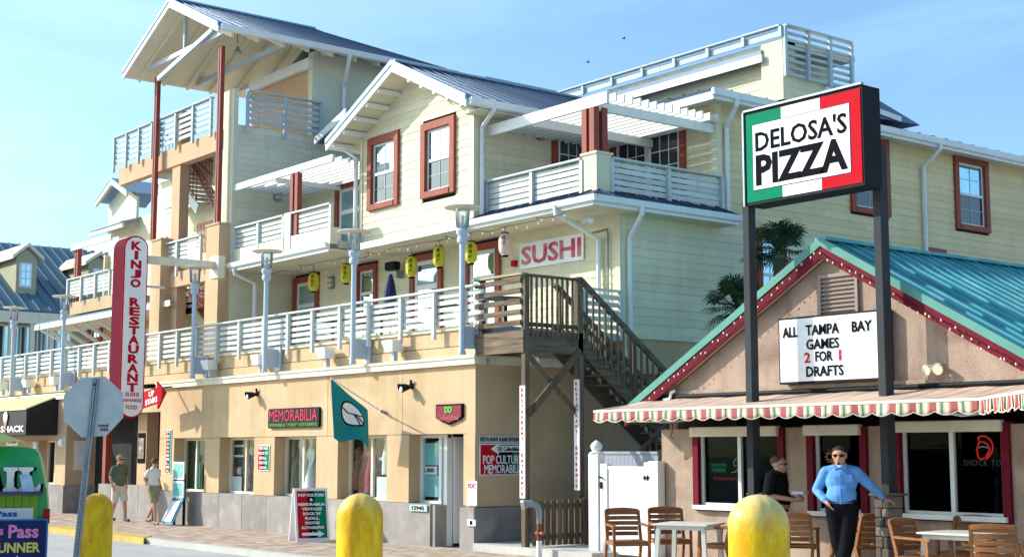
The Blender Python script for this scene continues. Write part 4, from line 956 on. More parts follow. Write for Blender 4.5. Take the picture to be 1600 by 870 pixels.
M_awv = stripe_mat('awning_valance_stripes', [(0, rd), (.34, cr), (.46, (.35, .40, .30)), (.54, gn), (.64, (.35, .40, .30)), (.72, cr), (.9, (.55, .25, .2))], 3.3)
M_awt = stripe_mat('faded_awning_canvas_stripes', [(0, (.52, .32, .24)), (.40, (.62, .48, .37)), (.60, (.40, .33, .26)), (.68, (.62, .48, .37)), (.9, (.54, .36, .28))], 3.3)
AW = thing('striped_awning', 'faded red, green and cream striped awning with scalloped valance over the restaurant windows', 'awning', (-13.5, 16.2, 2.4))
ax0, ax1 = -17.08, -10.06; ay, az0, az1 = 15.2, 2.50, 2.50
cv = MB(); NX_ = 50
P = []
for i in range(NX_+1):
    u = i/NX_; xf = ax0+(ax1-ax0)*u; xb = -17.6+( -9.6+17.6)*u
    for j in range(7): v = j/6; P.append((xf+(xb-xf)*v, ay+(YD-.05-ay)*v, az0+(2.84-az0)*v-.05*math.sin(math.pi*v)+.008*math.sin(u*70)))
cv.poly(P, [(i*7+j, (i+1)*7+j, (i+1)*7+j+1, i*7+j+1) for i in range(NX_) for j in range(6)])
o = obj('canvas', cv, M_awt, AW, smooth=True, recalc=False); sd = o.modifiers.new('s', 'SOLIDIFY'); sd.thickness = .006
def valance(p0, p1, drop, nsc, m, par):
    p0, p1 = Vector(p0), Vector(p1); P = []; N = nsc*8; dr = (p1-p0).normalized(); n = Vector((dr.y, -dr.x, 0))
    for i in range(N+1):
        u = i/N; q = p0.lerp(p1, u); dd_ = drop + .045*abs(math.sin(math.pi*nsc*u)); wv = .012*math.sin(u*57)+.01*math.sin(u*31+1)
        for j in range(4): P.append(q + n*(wv*j/3) + Vector((0, 0, -dd_*j/3)))
    v = MB().poly(P, [(i*4+j, (i+1)*4+j, (i+1)*4+j+1, i*4+j+1) for i in range(N) for j in range(3)])
    o = obj('valance', v, m, par, recalc=False, smooth=True); sd = o.modifiers.new('s', 'SOLIDIFY'); sd.thickness = .006
    e = MB(); e.tube([P[i*4+3] for i in range(N+1)], .009, 4); obj('valance_hem', e, M_cornice, par)
    obj('front_bar', MB().tube([p0+Vector((0, .0, .0)), p1], .022, 6), M_cornice, par, smooth=True)
valance((ax0, ay, az0), (ax1, ay, az1), .13, 22, M_awv, AW)
valance((-17.6, YD-.06, 2.72), (ax0, ay, az0), .13, 5, M_awv, AW)
for x in (-16.8, -11.2): obj('arm', MB().tube([(x, YD-.03, 2.05+.35), (x+.2, 16.2, 2.34), (x, ay+.05, az0-.03)], .02, 6), M_white, AW, smooth=True)
hk = hy(1050, 670, 16.6); obj('hook', MB().tube([(hk[0], 16.6, hk[1]+.12), (hk[0]+.02, 16.6, hk[1]), (hk[0]-.03, 16.6, hk[1]-.12), (hk[0]+.03, 16.6, hk[1]-.16)], .008, 5), M_black, AW)
M_awv2 = stripe_mat('dark_awning_stripes', [(0, (.36, .03, .05)), (.34, cr), (.46, (.02, .05, .04)), (.72, cr), (.82, (.02, .05, .04)), (.92, cr)], 4.2)
A2 = thing('side_awning', 'dark red and black striped awning section angled off the right end of the long awning', 'awning', (-9.5, 14.6, 2.4))
q0 = Vector((ax1, ay, az0)); q1 = q0 + Vector((.72, -.70, .0))*2.2
cv = MB().poly([q0, q1, q1+Vector((1.3, 1.4, .34)), Vector((-9.4, YD-.06, 2.84))], [(0, 1, 2, 3)]); o = obj('canvas', cv, M_awt, A2); sd = o.modifiers.new('s', 'SOLIDIFY'); sd.thickness = .008
valance(q0+Vector((.01, -.01, -.0)), q1, .14, 7, M_awv2, A2)
# ---- neon and stickers in the windows
def neon(name, label, par_pts, col, r=.008, strn=2.2):
    m = mat(name+'_tube', tuple(x*.6 for x in col), .4, .02, 3, emit=col, estr=strn*1.8); mb = MB()
    for pts in par_pts: mb.tube(pts, r, 5)
    return mb, m
def fdp(px, py, d=-.18): x, z = hy(px, py, YD-d); return Vector((x, YD-d, z))
def chain(l): return [fdp(*p) for p in l]
ns = thing('neon_beer_sign', 'red neon head with mohawk crest over pale letters in the right restaurant window', 'neon sign', fdp(1539, 725))
mb, m = neon('red_neon', '', [chain([(1528, 684), (1532, 681), (1540, 681), (1547, 686), (1551, 694), (1551, 703), (1547, 711), (1542, 717)]), chain([(1528, 684), (1531, 690), (1537, 690), (1543, 694), (1546, 701), (1545, 708), (1540, 715), (1532, 717)]),
    chain([(1530, 690), (1528, 697), (1526, 703), (1528, 706), (1527, 710), (1529, 714), (1532, 717)]), chain([(1540, 715), (1543, 708), (1546, 704)])], (1.0, .04, .03), .012, 1.6)
obj('neon_head', mb, m, ns)
mb, m = neon('white_neon', '', [chain([(1530, 699), (1535, 697), (1543, 699)])], (.6, .9, 1), .006, .8); obj('neon_glasses', mb, m, ns)
a, b = fdp(1506, 724), fdp(1571, 721); M_dimneon = mat('pale_neon_letters', (.35, .4, .4), .4, emit=(.5, .6, .6), estr=.35)
obj('lettering', fit_text(MB(), 'SHOCK TOP', (a+b)/2, UY, VZ, NY, (b-a).length, .085, spacing=1.25), M_dimneon, ns)
ns = thing('neon_pizzeria_sign', 'dim green and red neon lettering in the left restaurant window', 'neon sign', fdp(1135, 742))
M_ng = mat('green_neon', (.02, .2, .06), .4, emit=(.03, .5, .15), estr=1.6); M_nr = mat('dim_red_neon', (.2, .01, .01), .4, emit=(.5, .02, .03), estr=1.6)
o1 = fdp(1124, 727); obj('lettering', fit_text(MB(), "DELOSA'S", fdp(1124, 726), UY, VZ, NY, .33, .06), M_ng, ns); obj('lettering', fit_text(MB(), "PIZZERIA", fdp(1124, 734), UY, VZ, NY, .30, .06), M_ng, ns)
obj('lettering', fit_text(MB(), "Restaurant", fdp(1134, 746.5), UY, VZ, NY, .52, .07, bold=.01), M_nr, ns)
mb = MB()
mb.tube(chain([(1150, 716), (1154, 714), (1157, 719), (1154, 725), (1148, 728), (1146, 722), (1150, 716)]), .008, 5); mb.tube(chain([(1143, 738), (1150, 736), (1156, 728)]), .008, 5); obj('neon_figure', mb, mat('pale_neon', (.3, .3, .2), .4, emit=(.6, .6, .4), estr=1.5), ns)
st_ = thing('window_stickers', 'painted sun and pale lettering decals on the middle restaurant window', 'decals', fdp(1300, 720, -.055))
M_or = simple('orange_decal', (.62, .30, .12)); M_cd = simple('cream_decal', (.70, .66, .45)); c0 = fdp(1296.5, 713, -.05)
mb = MB(); mb.tube([c0+Vector((math.cos(t)*.05, 0, math.sin(t)*.05)) for t in [k*math.pi/8 for k in range(17)]], .008, 4)
for k in range(10): t = k*math.pi/5; mb.prism([c0+Vector((math.cos(t-.15)*.07, 0, math.sin(t-.15)*.07)), c0+Vector((math.cos(t+.15)*.07, 0, math.sin(t+.15)*.07)), c0+Vector((math.cos(t)*.105, 0, math.sin(t)*.105))], (0, -.004, 0))
obj('sun_decal', mb, M_or, st_); obj('lettering', fit_text(MB(), 'Snack', fdp(1308, 722.5, -.05), UY, VZ, NY, .2, .08, bold=.01, ital=.3), M_or, st_)
obj('lettering', fit_text(MB(), 'The', fdp(1310, 705, -.05), UY, VZ, NY, .12, .05, bold=.01), M_cd, st_); obj('lettering', fit_text(MB(), 'BAR', fdp(1299, 738, -.05), UY, VZ, NY, .15, .09, bold=.01), simple('yellow_green_decal', (.5, .6, .1)), st_)
# ---- tall double-pole sign
SG = thing('pizza_sign', "tall black double-pole sign with a green, white and red lit box reading DELOSA'S PIZZA", 'sign', (-13.2, 16, 0))
sy = 15.8; fsg = Fr('y', sy); sx0, sx1 = hy(1164, 240, sy)[0], hy(1350, 210, sy)[0]; sz0, sz1 = 5.5, 6.93; syb = hx(1377, 210, sx1)[0]
obj('cabinet', MB().box(sx0, sx1, sy, syb, sz0, sz1), M_black, SG, bevel=.015)
fw_ = sx1-sx0
def sgz(v): return sz0+.05+(sz1-sz0-.1)*v
g0 = sx0+.04; gw = fw_-.08
for (u0, u1, m, nm) in ((0, .325, M_green, 'green_panel'), (.325, .665, M_signw, 'white_panel'), (.665, 1, M_signr, 'red_panel')):
    fr = MB(); fsg.box(fr, g0+gw*u0, g0+gw*u1, 0, .012, sgz(0), sgz(1)); obj(nm, fr, m, SG)
fr = MB(); fsg.box(fr, g0+gw*.065-.012, g0+gw*.91+.012, .012, .016, sgz(.13)-.012, sgz(.865)+.012); obj('panel_border', fr, simple('dark_blue_border', (.02, .03, .12)), SG)
fsg_ = MB(); fsg.box(fsg_, g0+gw*.065, g0+gw*.91, .016, .02, sgz(.13), sgz(.865)); obj('name_panel', fsg_, M_signw, SG)
cxs = g0+gw*.49
obj('lettering', fit_text(MB(), "DELOSA'S", (cxs, sy-.021, sgz(.67)), UY, VZ, NY, gw*.80, .30, bold=.018), M_txt, SG)
obj('lettering', fit_text(MB(), "PIZZA", (cxs, sy-.021, sgz(.345)), UY, VZ, NY, gw*.80, .46, bold=.035), M_txt, SG)
M_grey = mat('dark_grey_pole_paint', (.045, .048, .052), .8, .1, 3, streak=.2, spec=.15)
fr = MB(); fr.beam((sx0, sy-.005, sz1+.012), (sx1, sy-.005, sz1+.012), .06, .03); fr.beam((sx0-.012, sy-.005, sz0), (sx0-.012, sy-.005, sz1), .03, .05, up=(0, 1, 0)); obj('cabinet_edge', fr, M_galv, SG)
def pole(px, top_):
    x0 = hy(px, 400, 15.98)[0]; w = .15
    a = obj('pole', MB().box(x0, x0+.125, 15.98, 16.14, 0, top_+.1), M_grey, SG, bevel=.008); return x0
pxl_ = pole(1161, sz0)
pxr_ = hy(1366, 400, 16.22)[0]; obj('pole', MB().box(pxr_, pxr_+.13, 16.22, 16.40, 0, 6.15), M_grey, SG, bevel=.008)
for (x, nm, lb) in ((pxl_, 'stone_pier', 'rough stone pier round the base of the left sign pole'), (pxr_, 'stone_pier', 'rough stone pier the man in blue leans on, under the right sign pole')):
    t = thing(nm, lb, 'pier', (x+.08, 16.2, 0)); k = 0
    M_st = [simple('grey_block_stone%d' % i, c_, .9, bump=.6, bscale=30) for i, c_ in enumerate([(.13, .11, .095), (.22, .18, .14), (.09, .08, .075)])] if not k and 'SM' not in globals() else SM
    SM = M_st; z = .1
    while z < 1.12:
        s = .14+random.uniform(-.02, .03); off = random.uniform(.3, .7)
        obj('stone', MB().box(x-.02, x-.02+.22*off-.005, 16.08, 16.42, z+.005, z+s), random.choice(SM), t, bevel=.02)
        obj('stone', MB().box(x-.02+.22*off+.005, x+.20, 16.08+random.uniform(-.02, .01), 16.42, z+.005, z+s), random.choice(SM), t, bevel=.02); z += s
    obj('capstone', MB().box(x-.07, x+.25, 16.02, 16.47, z+.004, z+.04), SM[0], t, bevel=.012)
# marquee letter board
ym = 16.56; fm = Fr('y', ym); mx0, mx1 = hy(1217, 545, ym)[0], hy(1384, 540, ym)[0]; mz0, mz1 = hy(1290, 597, ym)[1], hy(1290, 491, ym)[1]
MQ = thing('letter_board', 'white changeable letter board on the pink gable wall advertising drafts', 'sign', ((mx0+mx1)/2, ym, mz0))
obj('frame', MB().box(mx0, mx1, ym, ym+.17, mz0, mz1), M_black, MQ); obj('face', fm.box(MB(), mx0+.03, mx1-.03, 0, .01, mz0+.03, mz1-.03), M_signw, MQ)
tr = MB()
for k in range(1, 5): fm.box(tr, mx0+.03, mx1-.03, .01, .016, mz0+(mz1-mz0)*k/5-.006, mz0+(mz1-mz0)*k/5+.006)
obj('letter_track', tr, M_white, MQ)
def mt(body, pxa, pxb, py, m=M_txt, h=.155):
    a, b = hy(pxa, py, ym)[0], hy(pxb, py, ym)[0]; z = hy((pxa+pxb)/2, py, ym)[1]; obj('lettering', fit_text(MB(), body, ((a+b)/2, ym-.017, z), UY, VZ, NY, b-a, h, bold=.018), m, MQ)
mt('ALL', 1224, 1247, 519); mt('TAMPA', 1260, 1312, 514); mt('BAY', 1332, 1363, 509); mt('GAMES', 1261, 1312, 536.5); mt('2', 1258, 1267, 558.5, M_txtr); mt('FOR', 1275, 1302, 556); mt('1', 1312, 1315, 554, M_txtr); mt('DRAFTS', 1261, 1319, 579)

# ================================================================ TIMBER STAIR
ST = thing('timber_staircase', 'weathered timber landing and outside stair climbing to the upper deck at the building corner', 'staircase', (-21, 17.4, 0))
lx0, lx1, ly0, ly1 = XS+.12, -20.55, F-.04, 17.98; lz = 4.08
obj('landing_floor', MB().box(XG+.15, lx1, ly0, ly1, lz-.04, lz), M_wwoodx, ST)
for k in range(7): obj('landing_board', MB().box(lx0, lx1, ly0+.02+k*.195, ly0+.2+k*.195, lz+.003, lz+.035), M_wwoodx, ST)
obj('rim_board', MB().box(-22.0, lx1+.03, ly0-.045, ly0-.005, lz-.38, lz+.03), M_wwoodx, ST); obj('rim_board', MB().box(lx1+.003, lx1+.045, ly0+.0, ly1, lz-.38, lz+.03), M_wwoody, ST)
for k in range(5):
    z = lz+.12+k*.2; obj('rail_board', MB().box(-22.02, lx1-.06, ly0-.045, ly0-.01, z, z+.1), M_wwoodx, ST)
obj('rail_cap', MB().box(-22.05, lx1+.05, ly0-.1, ly0+.06, lz+1.06, lz+1.1), mat('sunbleached_timber', (.42, .33, .2), .8, .1), ST)
def post(x, y, z0, z1, w=.10): obj('post', MB().box(x-w/2, x+w/2, y-w/2, y+w/2, z0, z1), M_wwood, ST)
px1, py0 = hy(820, 700, ly0+.05)[0], ly0+.05
post(lx1-.02, py0, 0, lz+1.08, .11); post(lx1-.02, ly1-.05, 0, lz+1.12, .13); post(-22.0+.1, py0, lz-.3, lz+1.08, .1)
nb = 10
for k in range(nb):
    y = ly0+.13+(ly1-ly0-.28)*k/(nb-1)
    obj('baluster', MB().box(lx1+.046, lx1+.078, y-.018, y+.018, lz-.1, lz+1.04), M_wwood, ST)
obj('top_rail', MB().box(lx1-.03, lx1+.09, ly0-.02, ly1, lz+1.04, lz+1.08), M_wwoody, ST); obj('bottom_rail', MB().box(lx1+.01, lx1+.043, ly0+.05, ly1-.12, lz+.1, lz+.18), M_wwoody, ST)
# upper flight going down away from the street
run, drop = 2.7, 2.05
for x in (lx1+.0, XS+.45):
    obj('stringer', MB().beam((x, ly1, lz-.16), (x, ly1+run, lz-.16-drop), .05, .3), M_wwoody, ST)
    obj('hand_rail', MB().beam((x+.03, ly1-.02, lz+1.05), (x+.03, ly1+run, lz+1.05-drop), .07, .1), M_wwoody, ST)
    obj('lower_rail', MB().beam((x+.0, ly1, lz+.22), (x, ly1+run, lz+.22-drop), .04, .08), M_wwoody, ST)
    for k in range(17):
        u = (k+.6)/17; y = ly1+run*u; z = lz-drop*u; obj('baluster', MB().box(x+.035, x+.067, y-.018, y+.018, z-.1, z+1.02), M_wwood, ST)
    post(x+.0, ly1+run*.5, lz-drop*.5-.2, lz-drop*.5+1.06, .09); post(x, ly1+run, 0, lz-drop+1.06, .1)
for k in range(11):
    u = (k+.5)/11; obj('tread', MB().box(XS+.47, lx1-.03, ly1+run*k/11, ly1+run*(k+1)/11+.03, lz-drop*(k+1)/11-.0, lz-drop*(k+1)/11+.04), M_wwoodx, ST)
obj('landing_floor', MB().box(XS+.3, -19.3, ly1+run, ly1+run+1.3, lz-drop-.12, lz-drop-.02), M_wwoodx, ST)
# lower flight coming back towards the street
zl = lz-drop-.05
for x in (-20.3, -19.35):
    obj('stringer', MB().beam((x, ly1+run, zl-.14), (x, ly1+.2, .05), .05, .3), M_wwoody, ST)
    obj('hand_rail', MB().beam((x, ly1+run, zl+.95), (x, ly1+.1, 1.0), .05, .07), M_wwoody, ST)
    for k in range(14): u = (k+.5)/14; obj('baluster', MB().box(x-.015, x+.015, ly1+run-2.5*u-.015, ly1+run-2.5*u+.015, zl*(1-u), zl*(1-u)+.95), M_wwood, ST)
for k in range(10): obj('tread', MB().box(-20.28, -19.37, ly1+run-2.5*(k+1)/10, ly1+run-2.5*k/10, zl*(1-(k+1)/10), zl*(1-(k+1)/10)+.04), M_wwoodx, ST)
obj('brace', MB().beam((lx1+.05, py0+.02, 2.55), (lx1+.05, ly1-.08, lz-.3), .05, .13), M_wwood, ST)
obj('brace', MB().beam((lx1-.05, ly1-.1, 2.6), (lx1-.05, py0, lz-.35), .04, .10), M_wwood, ST)
obj('joist', MB().box(-22.0, lx1-.08, 17.2, 17.26, lz-.28, lz-.05), M_wwoodx, ST)
obj('hand_rail', MB().tube([hx_ for hx_ in [Vector((lx1+.3, 18.2, .95)), Vector((lx1+.3, 18.5, 1.12)), Vector((lx1+.3, 19.4, 1.2)), Vector((lx1+.3, 19.9, 1.5))]], .02, 6), simple('blue_pipe_paint', (.10, .18, .32)), ST, smooth=True)
# vertical entrance signs on the two posts
def vsign(x, y, px, pyt, pyb, lab):
    fr = Fr('y', y); z1, z0 = fr.hit(px, pyt)[1], fr.hit(px, pyb)[1]; x0 = x
    t = thing('vertical_sign', lab, 'sign', (x, y, z0)); obj('board', fr.box(MB(), x0-.075, x0+.075, 0, .02, z0, z1), M_signw, t)
    s = 'RESTAURANT  ENTRANCE'; n_ = len(s); mb = MB()
    for i, ch in enumerate(s):
        if ch != ' ': fit_text(mb, ch, (x0, y-.021, z1-.08-(z1-z0-.16)*i/(n_-1)), UY, VZ, NY, .06 if ch != 'I' else .02, (z1-z0)/n_*.62, bold=.02)
    obj('lettering', mb, M_txtr, t)
vsign(lx1-.02, py0-.058, 820, 602, 778, 'white vertical sign with red letters on the front post under the timber landing')
vsign(lx1+.0, ly1-.05-.068, 893, 593, 765, 'white vertical sign with red letters on the rear post under the timber landing')
fe = thing('picket_enclosure', 'weathered timber picket panel in front of the stair under the landing', 'fence', (-20.5, 16.9, 0))
for k in range(9): y = F+.05+(17.9-F)*k/9; obj('picket', MB().box(-20.43, -20.4, y, y+.10, .16, .98+random.uniform(-.01, .01)), M_wwood, fe)
for z in (.3, .85): obj('rail', MB().box(-20.47, -20.435, F+.03, 17.95, z, z+.08), M_wwoody, fe)
obj('post', MB().box(-20.5, -20.4, 17.9, 18.0, .1, 1.0), M_wwood, fe)
struct('concrete_step', MB().box(XG+.1, -18.6, F-.12, 21, -.1, .14), M_conc)
(x, z) = hy(838, 790, F-.3); fc = thing('standpipe', 'white double hose connection on a short rusty pipe beside the timber post', 'standpipe', (x, F-.3, 0))
obj('pipe', MB().tube([(x+.08, F-.3, -.02), (x+.08, F-.3, .3)], .05, 10), M_white, fc, smooth=True); obj('pipe_body', MB().tube([(x+.08, F-.3, .3), (x+.08, F-.3, .6)], .045, 10), simple('rusty_pipe', (.20, .07, .03), col2=(.05, .04, .04)), fc, smooth=True)
obj('valve', MB().tube([(x-.0, F-.3, .43), (x+.2, F-.3, .43)], .035, 8), simple('rust_red_valve', (.3, .06, .03)), fc, smooth=True)
obj('elbow', MB().tube([(x+.08, F-.3, .6), (x+.08, F-.3, .82), (x+.04, F-.33, .92), (x-.05, F-.4, .95), (x-.12, F-.48, .93)], [.045, .055, .06, .065, .075], 12), M_galv, fc, smooth=True)
obj('outlet', MB().tube([(x-.12, F-.48, .93), (x-.16, F-.53, .92)], [.085, .085], 14), M_cornice, fc, smooth=True); obj('outlet_plug', MB().tube([(x-.158, F-.528, .92), (x-.162, F-.534, .92)], [.055, .055], 12), M_black, fc)
# ---- white vinyl gate
GT = thing('vinyl_gate', 'tall white vinyl gate with black latch and hinges beside the pink restaurant', 'gate', (-18.4, 17.1, 0)); yg = 17.1; fg_ = Fr('y', yg)
gx = lambda px, py=760: hy(px, py, yg)[0]; gz = lambda py, px=980: hy(px, py, yg)[1]
p0, p1 = gx(925), gx(940); o = MB(); o.box(p0, p1, yg-.09, yg+.08, 0, gz(708, 932)); obj('post', o, M_whiteP, GT, bevel=.012)
obj('finial', MB().lathe(((p0+p1)/2, yg, gz(708, 932)), [(.12, 0), (.13, .02), (.07, .04), (.1, .09), (.11, .13), (.085, .18), (.04, .215), (.01, .235)], 14), M_whiteP, GT, smooth=True)
o = MB(); o.box(gx(941), gx(952), yg-.06, yg+.05, .0, gz(724, 946)); obj('stile', o, M_whiteP, GT, bevel=.006); o = MB(); o.box(gx(1010), gx(1017), yg-.06, yg+.05, .0, gz(722, 1013)); obj('stile', o, M_whiteP, GT, bevel=.006)
o = MB(); o.box(gx(1019), gx(1034), yg-.09, yg+.08, .0, gz(720, 1026)); obj('post', o, M_whiteP, GT, bevel=.012)
xa_, xb_ = gx(952)+.004, gx(1010)-.004
for k in range(5): obj('panel', MB().box(xa_+(xb_-xa_)*k/5+.0015, xa_+(xb_-xa_)*(k+1)/5-.0015, yg-.03, yg+.02, .1, gz(733, 980)), M_whiteP, GT)
obj('top_rail', MB().box(xa_-.0, xb_, yg-.045, yg+.04, gz(733, 980), gz(728, 980)), M_whiteP, GT)
o = MB(); x = gx(944); o.box(x-.02, x+.02, yg-.09, yg-.06, 1.22, 1.34); o.tube([(x-.02, yg-.1, 1.42), (x+.06, yg-.1, 1.41)], .018, 6); obj('latch', o, M_black, GT)
o = MB(); x = gx(1016); o.box(x-.08, x+.08, yg-.1, yg-.09, 1.41, 1.44); o.box(x-.05, x-.02, yg-.1, yg-.088, 1.38, 1.47); o.box(x+.02, x+.05, yg-.1, yg-.088, 1.38, 1.47); obj('hinge', o, M_black, GT)
FN = thing('vinyl_fence_panel', 'blue-grey vinyl fence top seen over the white gate', 'fence', (-19, 18.0, 0)); x0_, x1_ = hy(938, 715, 18)[0], hy(1028, 715, 18)[0]; z1_ = hy(980, 709, 18)[1]
M_vg = simple('blue_grey_vinyl', (.30, .33, .38))  # one even blue-grey tone for the whole fence panel
for k in range(14): obj('picket', MB().box(x0_+(x1_-x0_)*k/14+.003, x0_+(x1_-x0_)*(k+1)/14-.003, 18, 18.03, .1, z1_), M_vg, FN)
obj('top_rail', MB().box(x0_, x1_, 17.98, 18.05, z1_, z1_+.05), M_vg, FN)
# ================================================================ SIGNS ON THE MAIN BUILDING
def rsq(fr, a0, a1, z0, z1, r, d0, d1, mb=None, n=5, rt=True, rb=True):
    pts = []
    for (ca_, cz_, t0, on) in ((a1-r, z1-r, 0, rt), (a0+r, z1-r, 90, rt), (a0+r, z0+r, 180, rb), (a1-r, z0+r, 270, rb)):
        for k in range(n+1): t = R(t0+90*k/n); pts.append((ca_+r*math.cos(t), cz_+r*math.sin(t)))
    return fr.prism(mb or MB(), pts, d0, d1)
# tall projecting restaurant sign
KX = -34.72; fk = Fr('x', KX); (ka, _), (kb, _) = fk.hit(190, 500), fk.hit(228, 500); kz0, kz1 = fk.hit(209, 653)[1], fk.hit(209, 368)[1]; r_ = (kb-ka)/2-.001; TK = KX-hy(174, 500, ka)[0]
K = thing('projecting_restaurant_sign', 'tall round-ended maroon and white sign reading KINJO RESTAURANT projecting from the facade', 'sign', (KX, (ka+kb)/2, kz0))
obj('cabinet', rsq(fk, ka, kb, kz0, kz1, r_, -TK, 0, n=8), M_maroon, K)
obj('red_rim', rsq(fk, ka+.002, kb-.002, kz0+.002, kz1-.002, r_, 0, .02, n=8), M_signr, K); obj('face', rsq(fk, ka+.035, kb-.035, kz0+.045, kz1-.045, r_-.035, .02, .03, n=8), M_signw, K)
mb = MB(); s = 'KINJO RESTAURANT'; kc = (ka+kb)/2
ys = [385, 402, 419, 440, 458, None, 483, 500, 518.5, 535, 553, 569, 585, 602, 0, 0]; ztop = fk.hit(209, 384)[1]; zbot = fk.hit(209, 605)[1]
for i, ch in enumerate(s):
    if ch == ' ': continue
    z = ztop+(zbot-ztop)*i/(len(s)-1); fit_text(mb, ch, (KX+.031, kc, z), UX, VZ, NX, .29 if ch not in 'I' else .1, .225, bold=.05)
obj('lettering', mb, M_signr, K)
for body, py, w_ in (('SUSHI', 616, .36), ('JAPANESE', 626, .52), ('FOOD', 636, .30)): obj('lettering', fit_text(MB(), body, (KX+.031, kc, fk.hit(209, py)[1]), UX, VZ, NX, w_, .11, bold=.02), M_signr, K)
(_, za_) = fk.hit(235, 404); ob_ = MB(); ob_.beam((KX-.25, kb-.05, za_), (KX-.25, 17.62, za_), .16, .2); obj('support_arm', ob_, M_cornice, K)
(_, zb_) = fk.hit(235, 446); ob_ = MB(); ob_.beam((KX-.25, kb-.05, zb_), (KX-.25, 16.0, zb_), .05, .06); obj('support_arm', ob_, M_cornice, K)
obj('mounting_plate', MB().box(KX-.5, KX+.02, 17.4, 17.6, za_-.35, za_+.25), M_cornice, K)
# arrow sign
a_, b_ = hy(222, 622, 15.9), hy(258, 616, 15.9); c_ = Vector(((a_[0]+b_[0])/2, 15.9, (a_[1]+b_[1])/2)); hw = (b_[0]-a_[0])/2
AR = thing('upstairs_arrow', 'red arrow sign reading UP STAIRS pointing right below the tall restaurant sign', 'sign', c_, 0)
rot = Matrix.Translation(c_) @ Matrix.Rotation(R(-7), 4, 'Y')
m_ = MB().prism([(-hw, 0, -.21), (hw*.3, 0, -.21), (hw*.3, 0, -.36), (hw, 0, 0), (hw*.3, 0, .36), (hw*.3, 0, .21), (-hw, 0, .21)], (0, .05, 0)).xf(rot); obj('board', m_, M_signr, AR)
m_ = MB(); fit_text(m_, 'UP', (-.1, -.004, .09), UY, VZ, NY, .34, .15, bold=.04); fit_text(m_, 'STAIRS', (-.12, -.004, -.10), UY, VZ, NY, .75, .15, bold=.04); m_.xf(rot); obj('lettering', m_, M_signw, AR)
obj('bracket', MB().beam(c_+Vector((-.2, .05, .2)), c_+Vector((-.2, .75, .3)), .04, .04), M_black, AR)
# MEMORABILIA
fr = Fr('y', F-.002); (p, z0), (q, z1) = fr.hit(422, 668), fr.hit(502, 636); z0, z1 = fr.hit(462, 668)[1], fr.hit(462, 637)[1]
t = thing('memorabilia_sign', 'black sign with ornate red MEMORABILIA lettering above the shop windows', 'sign', ((p+q)/2, F, z0))
obj('board', rsq(fr, p, q, z0, z1, .06, 0, .06), M_black, t); obj('lettering', fit_text(MB(), 'MEMORABILIA', ((p+q)/2, F-.065, (z0+z1)/2+.06), UY, VZ, NY, (q-p)*.94, (z1-z0)*.58, bold=-.004), simple('pinkish_red_lettering', (.60, .03, .08)), t)
obj('lettering', fit_text(MB(), 'MEMORABILIA * MONEY * AUTOGRAPHS', ((p+q)/2, F-.065, z0+.075), UY, VZ, NY, (q-p)*.94, .075), simple('green_lettering', (.12, .45, .05)), t)
# shield badge
(p, _), (q, _) = fr.hit(684, 640), fr.hit(725, 640); z0, z1 = fr.hit(704, 663)[1], fr.hit(704, 631)[1]; cx_ = (p+q)/2
t = thing('shield_sign', 'small maroon shield sign with green DD letters above the corner shop door', 'sign', (cx_, F, z0))
obj('board', fr.prism(MB(), [(p, z1), (p, z0+.14), (p+.1, z0+.09), (cx_, z0), (q-.1, z0+.09), (q, z0+.14), (q, z1)][::-1], 0, .05), M_txt, t)
obj('border', fr.prism(MB(), [(p+.03, z1-.03), (p+.03, z0+.15), (p+.12, z0+.115), (cx_, z0+.035), (q-.12, z0+.115), (q-.03, z0+.15), (q-.03, z1-.03)][::-1], .05, .055), simple('maroon_print', (.22, .02, .04)), t)
obj('lettering', fit_text(MB(), 'DD', (cx_, F-.06, z1-.11), UY, VZ, NY, .24, .12, bold=.03), simple('bright_green_lettering', (.10, .60, .08)), t)
obj('lettering', fit_text(MB(), 'Collectibles', (cx_, F-.06, z1-.26), UY, VZ, NY, (q-p)*.8, .11, bold=.01, ital=.2), simple('pale_red_lettering', (.55, .12, .14)), t)
# posters and notices on the facade
def tricolour(par, fr, p, q, z0, z1, d):
    for (u0, u1, m) in ((0, .36, M_signr), (.36, .62, M_txt), (.62, 1, M_green)): obj('colour_field', fr.box(MB(), p+(q-p)*u0, p+(q-p)*u1, d, d+.006, z0, z1), m, par)
def notice(px0, px1, py0, py1, label, lines, tri=False, fr=fr, m=None, tm=None, th=.02):
    p, q = fr.hit(px0, (py0+py1)/2)[0], fr.hit(px1, (py0+py1)/2)[0]; pc = (px0+px1)/2; z1, z0 = fr.hit(pc, py0)[1], fr.hit(pc, py1)[1]
    t = thing('wall_sign', label, 'sign', fr.pt((p+q)/2, 0, z0)); obj('board', fr.box(MB(), p, q, 0, th, z0, z1), m or M_signw, t)
    if tri: tricolour(t, fr, p+.02, q-.02, z0+.02, z1-.02, th); th += .006
    n = len(lines); uu, nn_ = ((UY, NY) if fr.ax == 'y' else (UX, NX))
    for i, (s, ws) in enumerate(lines):
        if not s: continue
        zc = z1-(z1-z0)*(i+.5+.15)/(n+.3); obj('lettering', fit_text(MB(), s, fr.pt((p+q)/2, th+.001, zc), uu, VZ, nn_, (q-p)*ws, (z1-z0)/n*.6, bold=.02), tm or (M_signw if tri else M_txt), t)
    return t
notice(404, 422, 695, 735, 'small red and green rock and roll poster between two shop windows', [('VINTAGE', .8), ("ROCK 'N'", .8), ('ROLL', .6), ('PHOTOS', .7), ('>>>>', .6)], tri=True)
notice(260, 268, 671, 739, 'narrow vertical red, white and green sign left of the first shop window', [(k_, .5) for k_ in 'MEMORABILIA'], tri=True)
